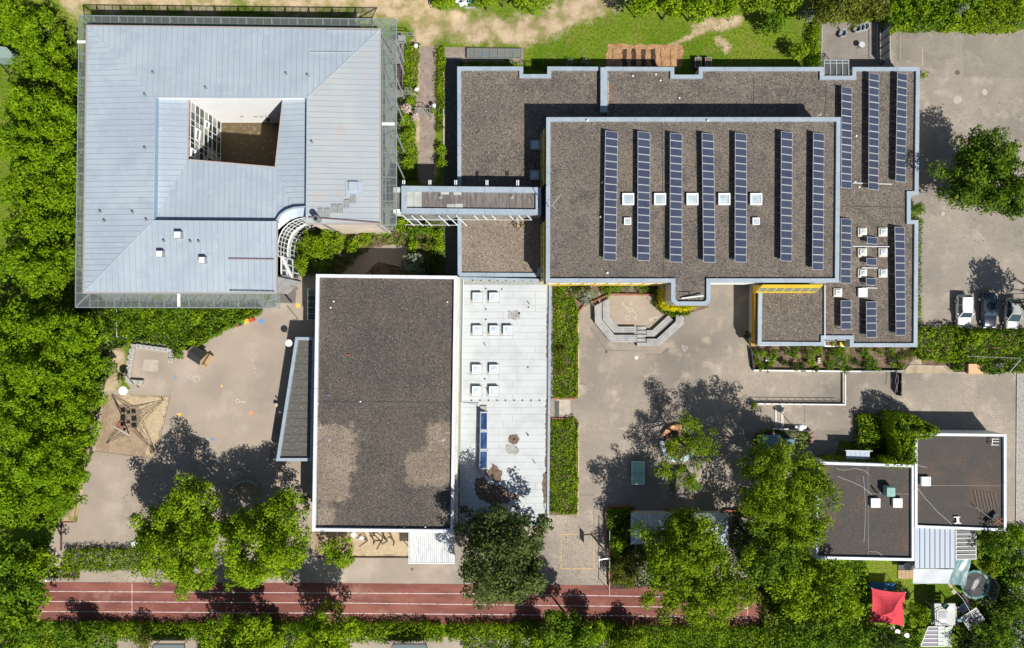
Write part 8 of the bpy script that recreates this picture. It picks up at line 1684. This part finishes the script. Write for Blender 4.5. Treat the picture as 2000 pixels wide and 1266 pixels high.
foliage('ground_cover', 'mixed low plants in the garden between the wings', 'plants', [(575, 450), (660, 440), (700, 470), (868, 425), (868, 535), (790, 540), (800, 480), (735, 470), (660, 540), (575, 540)], .4, 'mid', .2, 60, .6, 114, stuff=True)
# --- strips beside the garden path
foliage('meadow_strip', 'tall bright grass strip between glazed wing and garden path', 'grass', [(790, 86), (818, 86), (816, 182), (803, 172), (788, 172)], .5, 'grass', .2, 110, .5, 121, stuff=True, lobe=.5)
foliage('hedge', 'narrow hedge right of the garden path, upper piece', 'hedge', [(854, 90), (868, 90), (868, 122), (854, 124)], 1.0, 'bright', .2, 110, .4, 122, group='narrow hedges right of the path'); foliage('hedge', 'long narrow hedge right of the garden path', 'hedge', [(852, 124), (866, 122), (864, 250), (853, 252)], .8, 'grass', .2, 110, .4, 123, group='narrow hedges right of the path'); bush(862, 290, 12, 1.8, 'bright', 'round bush right of the path, upper one', .22); bush(860, 318, 12, 1.8, 'bright', 'round bush right of the path, lower one', .22)
for k, (x, y, r, h, kd, lab) in enumerate(((800, 200, 12, 1.6, 'bright', 'green shrub under the trellis beside the wing'), (795, 210, 10, 2.2, 'pink', 'pink flowering rose by the trellis, left one'), (812, 228, 9, 1.6, 'pink', 'pink flowering rose by the trellis, right one'), (790, 235, 14, 1.6, 'bright', 'bright shrub below the roses'), (798, 262, 16, 1.8, 'bright', 'green shrub in the middle of the strip beside the wing'), (786, 285, 12, 1.4, 'mid', 'green shrub close to the canopy'), (795, 320, 16, 2.0, 'bright', 'broad bright shrub near the footbridge'), (786, 342, 13, 1.6, 'mid', 'dark shrub just above the footbridge'), (843, 216, 9, 1.4, 'bright', 'small bright shrub right of the trellis arch'))):
    bush(x, y, r, h, kd, lab, .2, 24, .36, 430+k, 'plants of the strip beside the glazed wing')
foliage('ground_cover', 'low plants in the strip beside the glazed wing', 'plants', [(776, 190), (812, 190), (808, 240), (815, 350), (776, 350)], .35, 'mid', .2, 60, .6, 124, stuff=True)
foliage('ground_cover', 'shaded plants north of the low school roof', 'plants', [(900, 118), (1020, 118), (1060, 122), (1160, 124), (1160, 134), (900, 134)], .35, 'mid', .18, 80, .5, 125, stuff=True)
bush(1115, 122, 8, .8, 'silver', 'white flowering plant in the strip north of the school, left one'); bush(1142, 121, 8, .8, 'silver', 'white flowering plant in the strip north of the school, right one')
foliage('roof_twigs', 'dry twigs lying on the low roof beside the footbridge', 'twigs', [(1000, 424), (1022, 426), (1026, 445), (1010, 448), (1002, 436)], .35, 'twig', .35, 26, .5, 126, base=HL-.25, stems=False)
foliage('undergrowth', 'shaded undergrowth of the dense wood', 'plants', [(-10, 0), (70, 0), (150, 60), (152, 560), (200, 620), (215, 680), (190, 800), (170, 900), (110, 1010), (40, 1020), (-10, 1020), (-10, 500), (30, 480), (30, 180), (-10, 100)], .6, 'dark', .34, 16, .6, 127, stuff=True, lobe=1.2)
foliage('undergrowth', 'dark undergrowth left of the rubble heap', 'plants', [(-10, 1060), (90, 1060), (85, 1130), (60, 1210), (60, 1290), (-10, 1290)], .6, 'mid', .34, 26, .6, 128, stuff=True, lobe=1.2)
foliage('meadow_grass', 'grass tufts on the meadow north of the school', 'grass', [(870, 88), (1040, 75), (1180, 30), (1230, 30), (1500, 60), (1590, 60), (1590, 128), (1340, 128), (1335, 85), (1185, 80), (1180, 126), (1030, 126), (1020, 92)], .05, 'grass', .14, 14, .5, 129, stuff=True)
# leaf litter along the hedges, on the track and the asphalt
rngl = np.random.default_rng(77); LC = []
for (x0, y0, x1, y1, n) in ((100, 1205, 1480, 1222, 900), (100, 1140, 1480, 1212, 500), (200, 1120, 620, 1142, 260), (1085, 990, 1180, 1140, 200), (190, 770, 330, 890, 160), (240, 900, 600, 1000, 240), (1750, 46, 2000, 70, 300), (1800, 200, 2000, 500, 200), (1230, 780, 1500, 990, 300), (1130, 560, 1480, 780, 160)):
    u, v = rngl.uniform(x0, x1, n), rngl.uniform(y0, y1, n); LC.append(np.stack([(u-1000)*H/F, (633-v)*H/F, np.full(n, .045)], 1))
LC = np.concatenate(LC); me_ = leaf_mesh('leaf_litter', LC, np.tile([0, 0, 1.0], (len(LC), 1)), .13, rngl, jit=.15); me_.materials.append(leaf_mat('fallen_leaves', (.10, .06, .03), (.20, .14, .07), (.34, .27, .15), .05))
o = bpy.data.objects.new('leaf_litter', me_); COL.objects.link(o); tag(o, 'fallen brown leaves scattered on track, asphalt and paving', 'leaf litter', kind='stuff')
print('leaves', LEAVES[0], 'objects', len(bpy.data.objects))
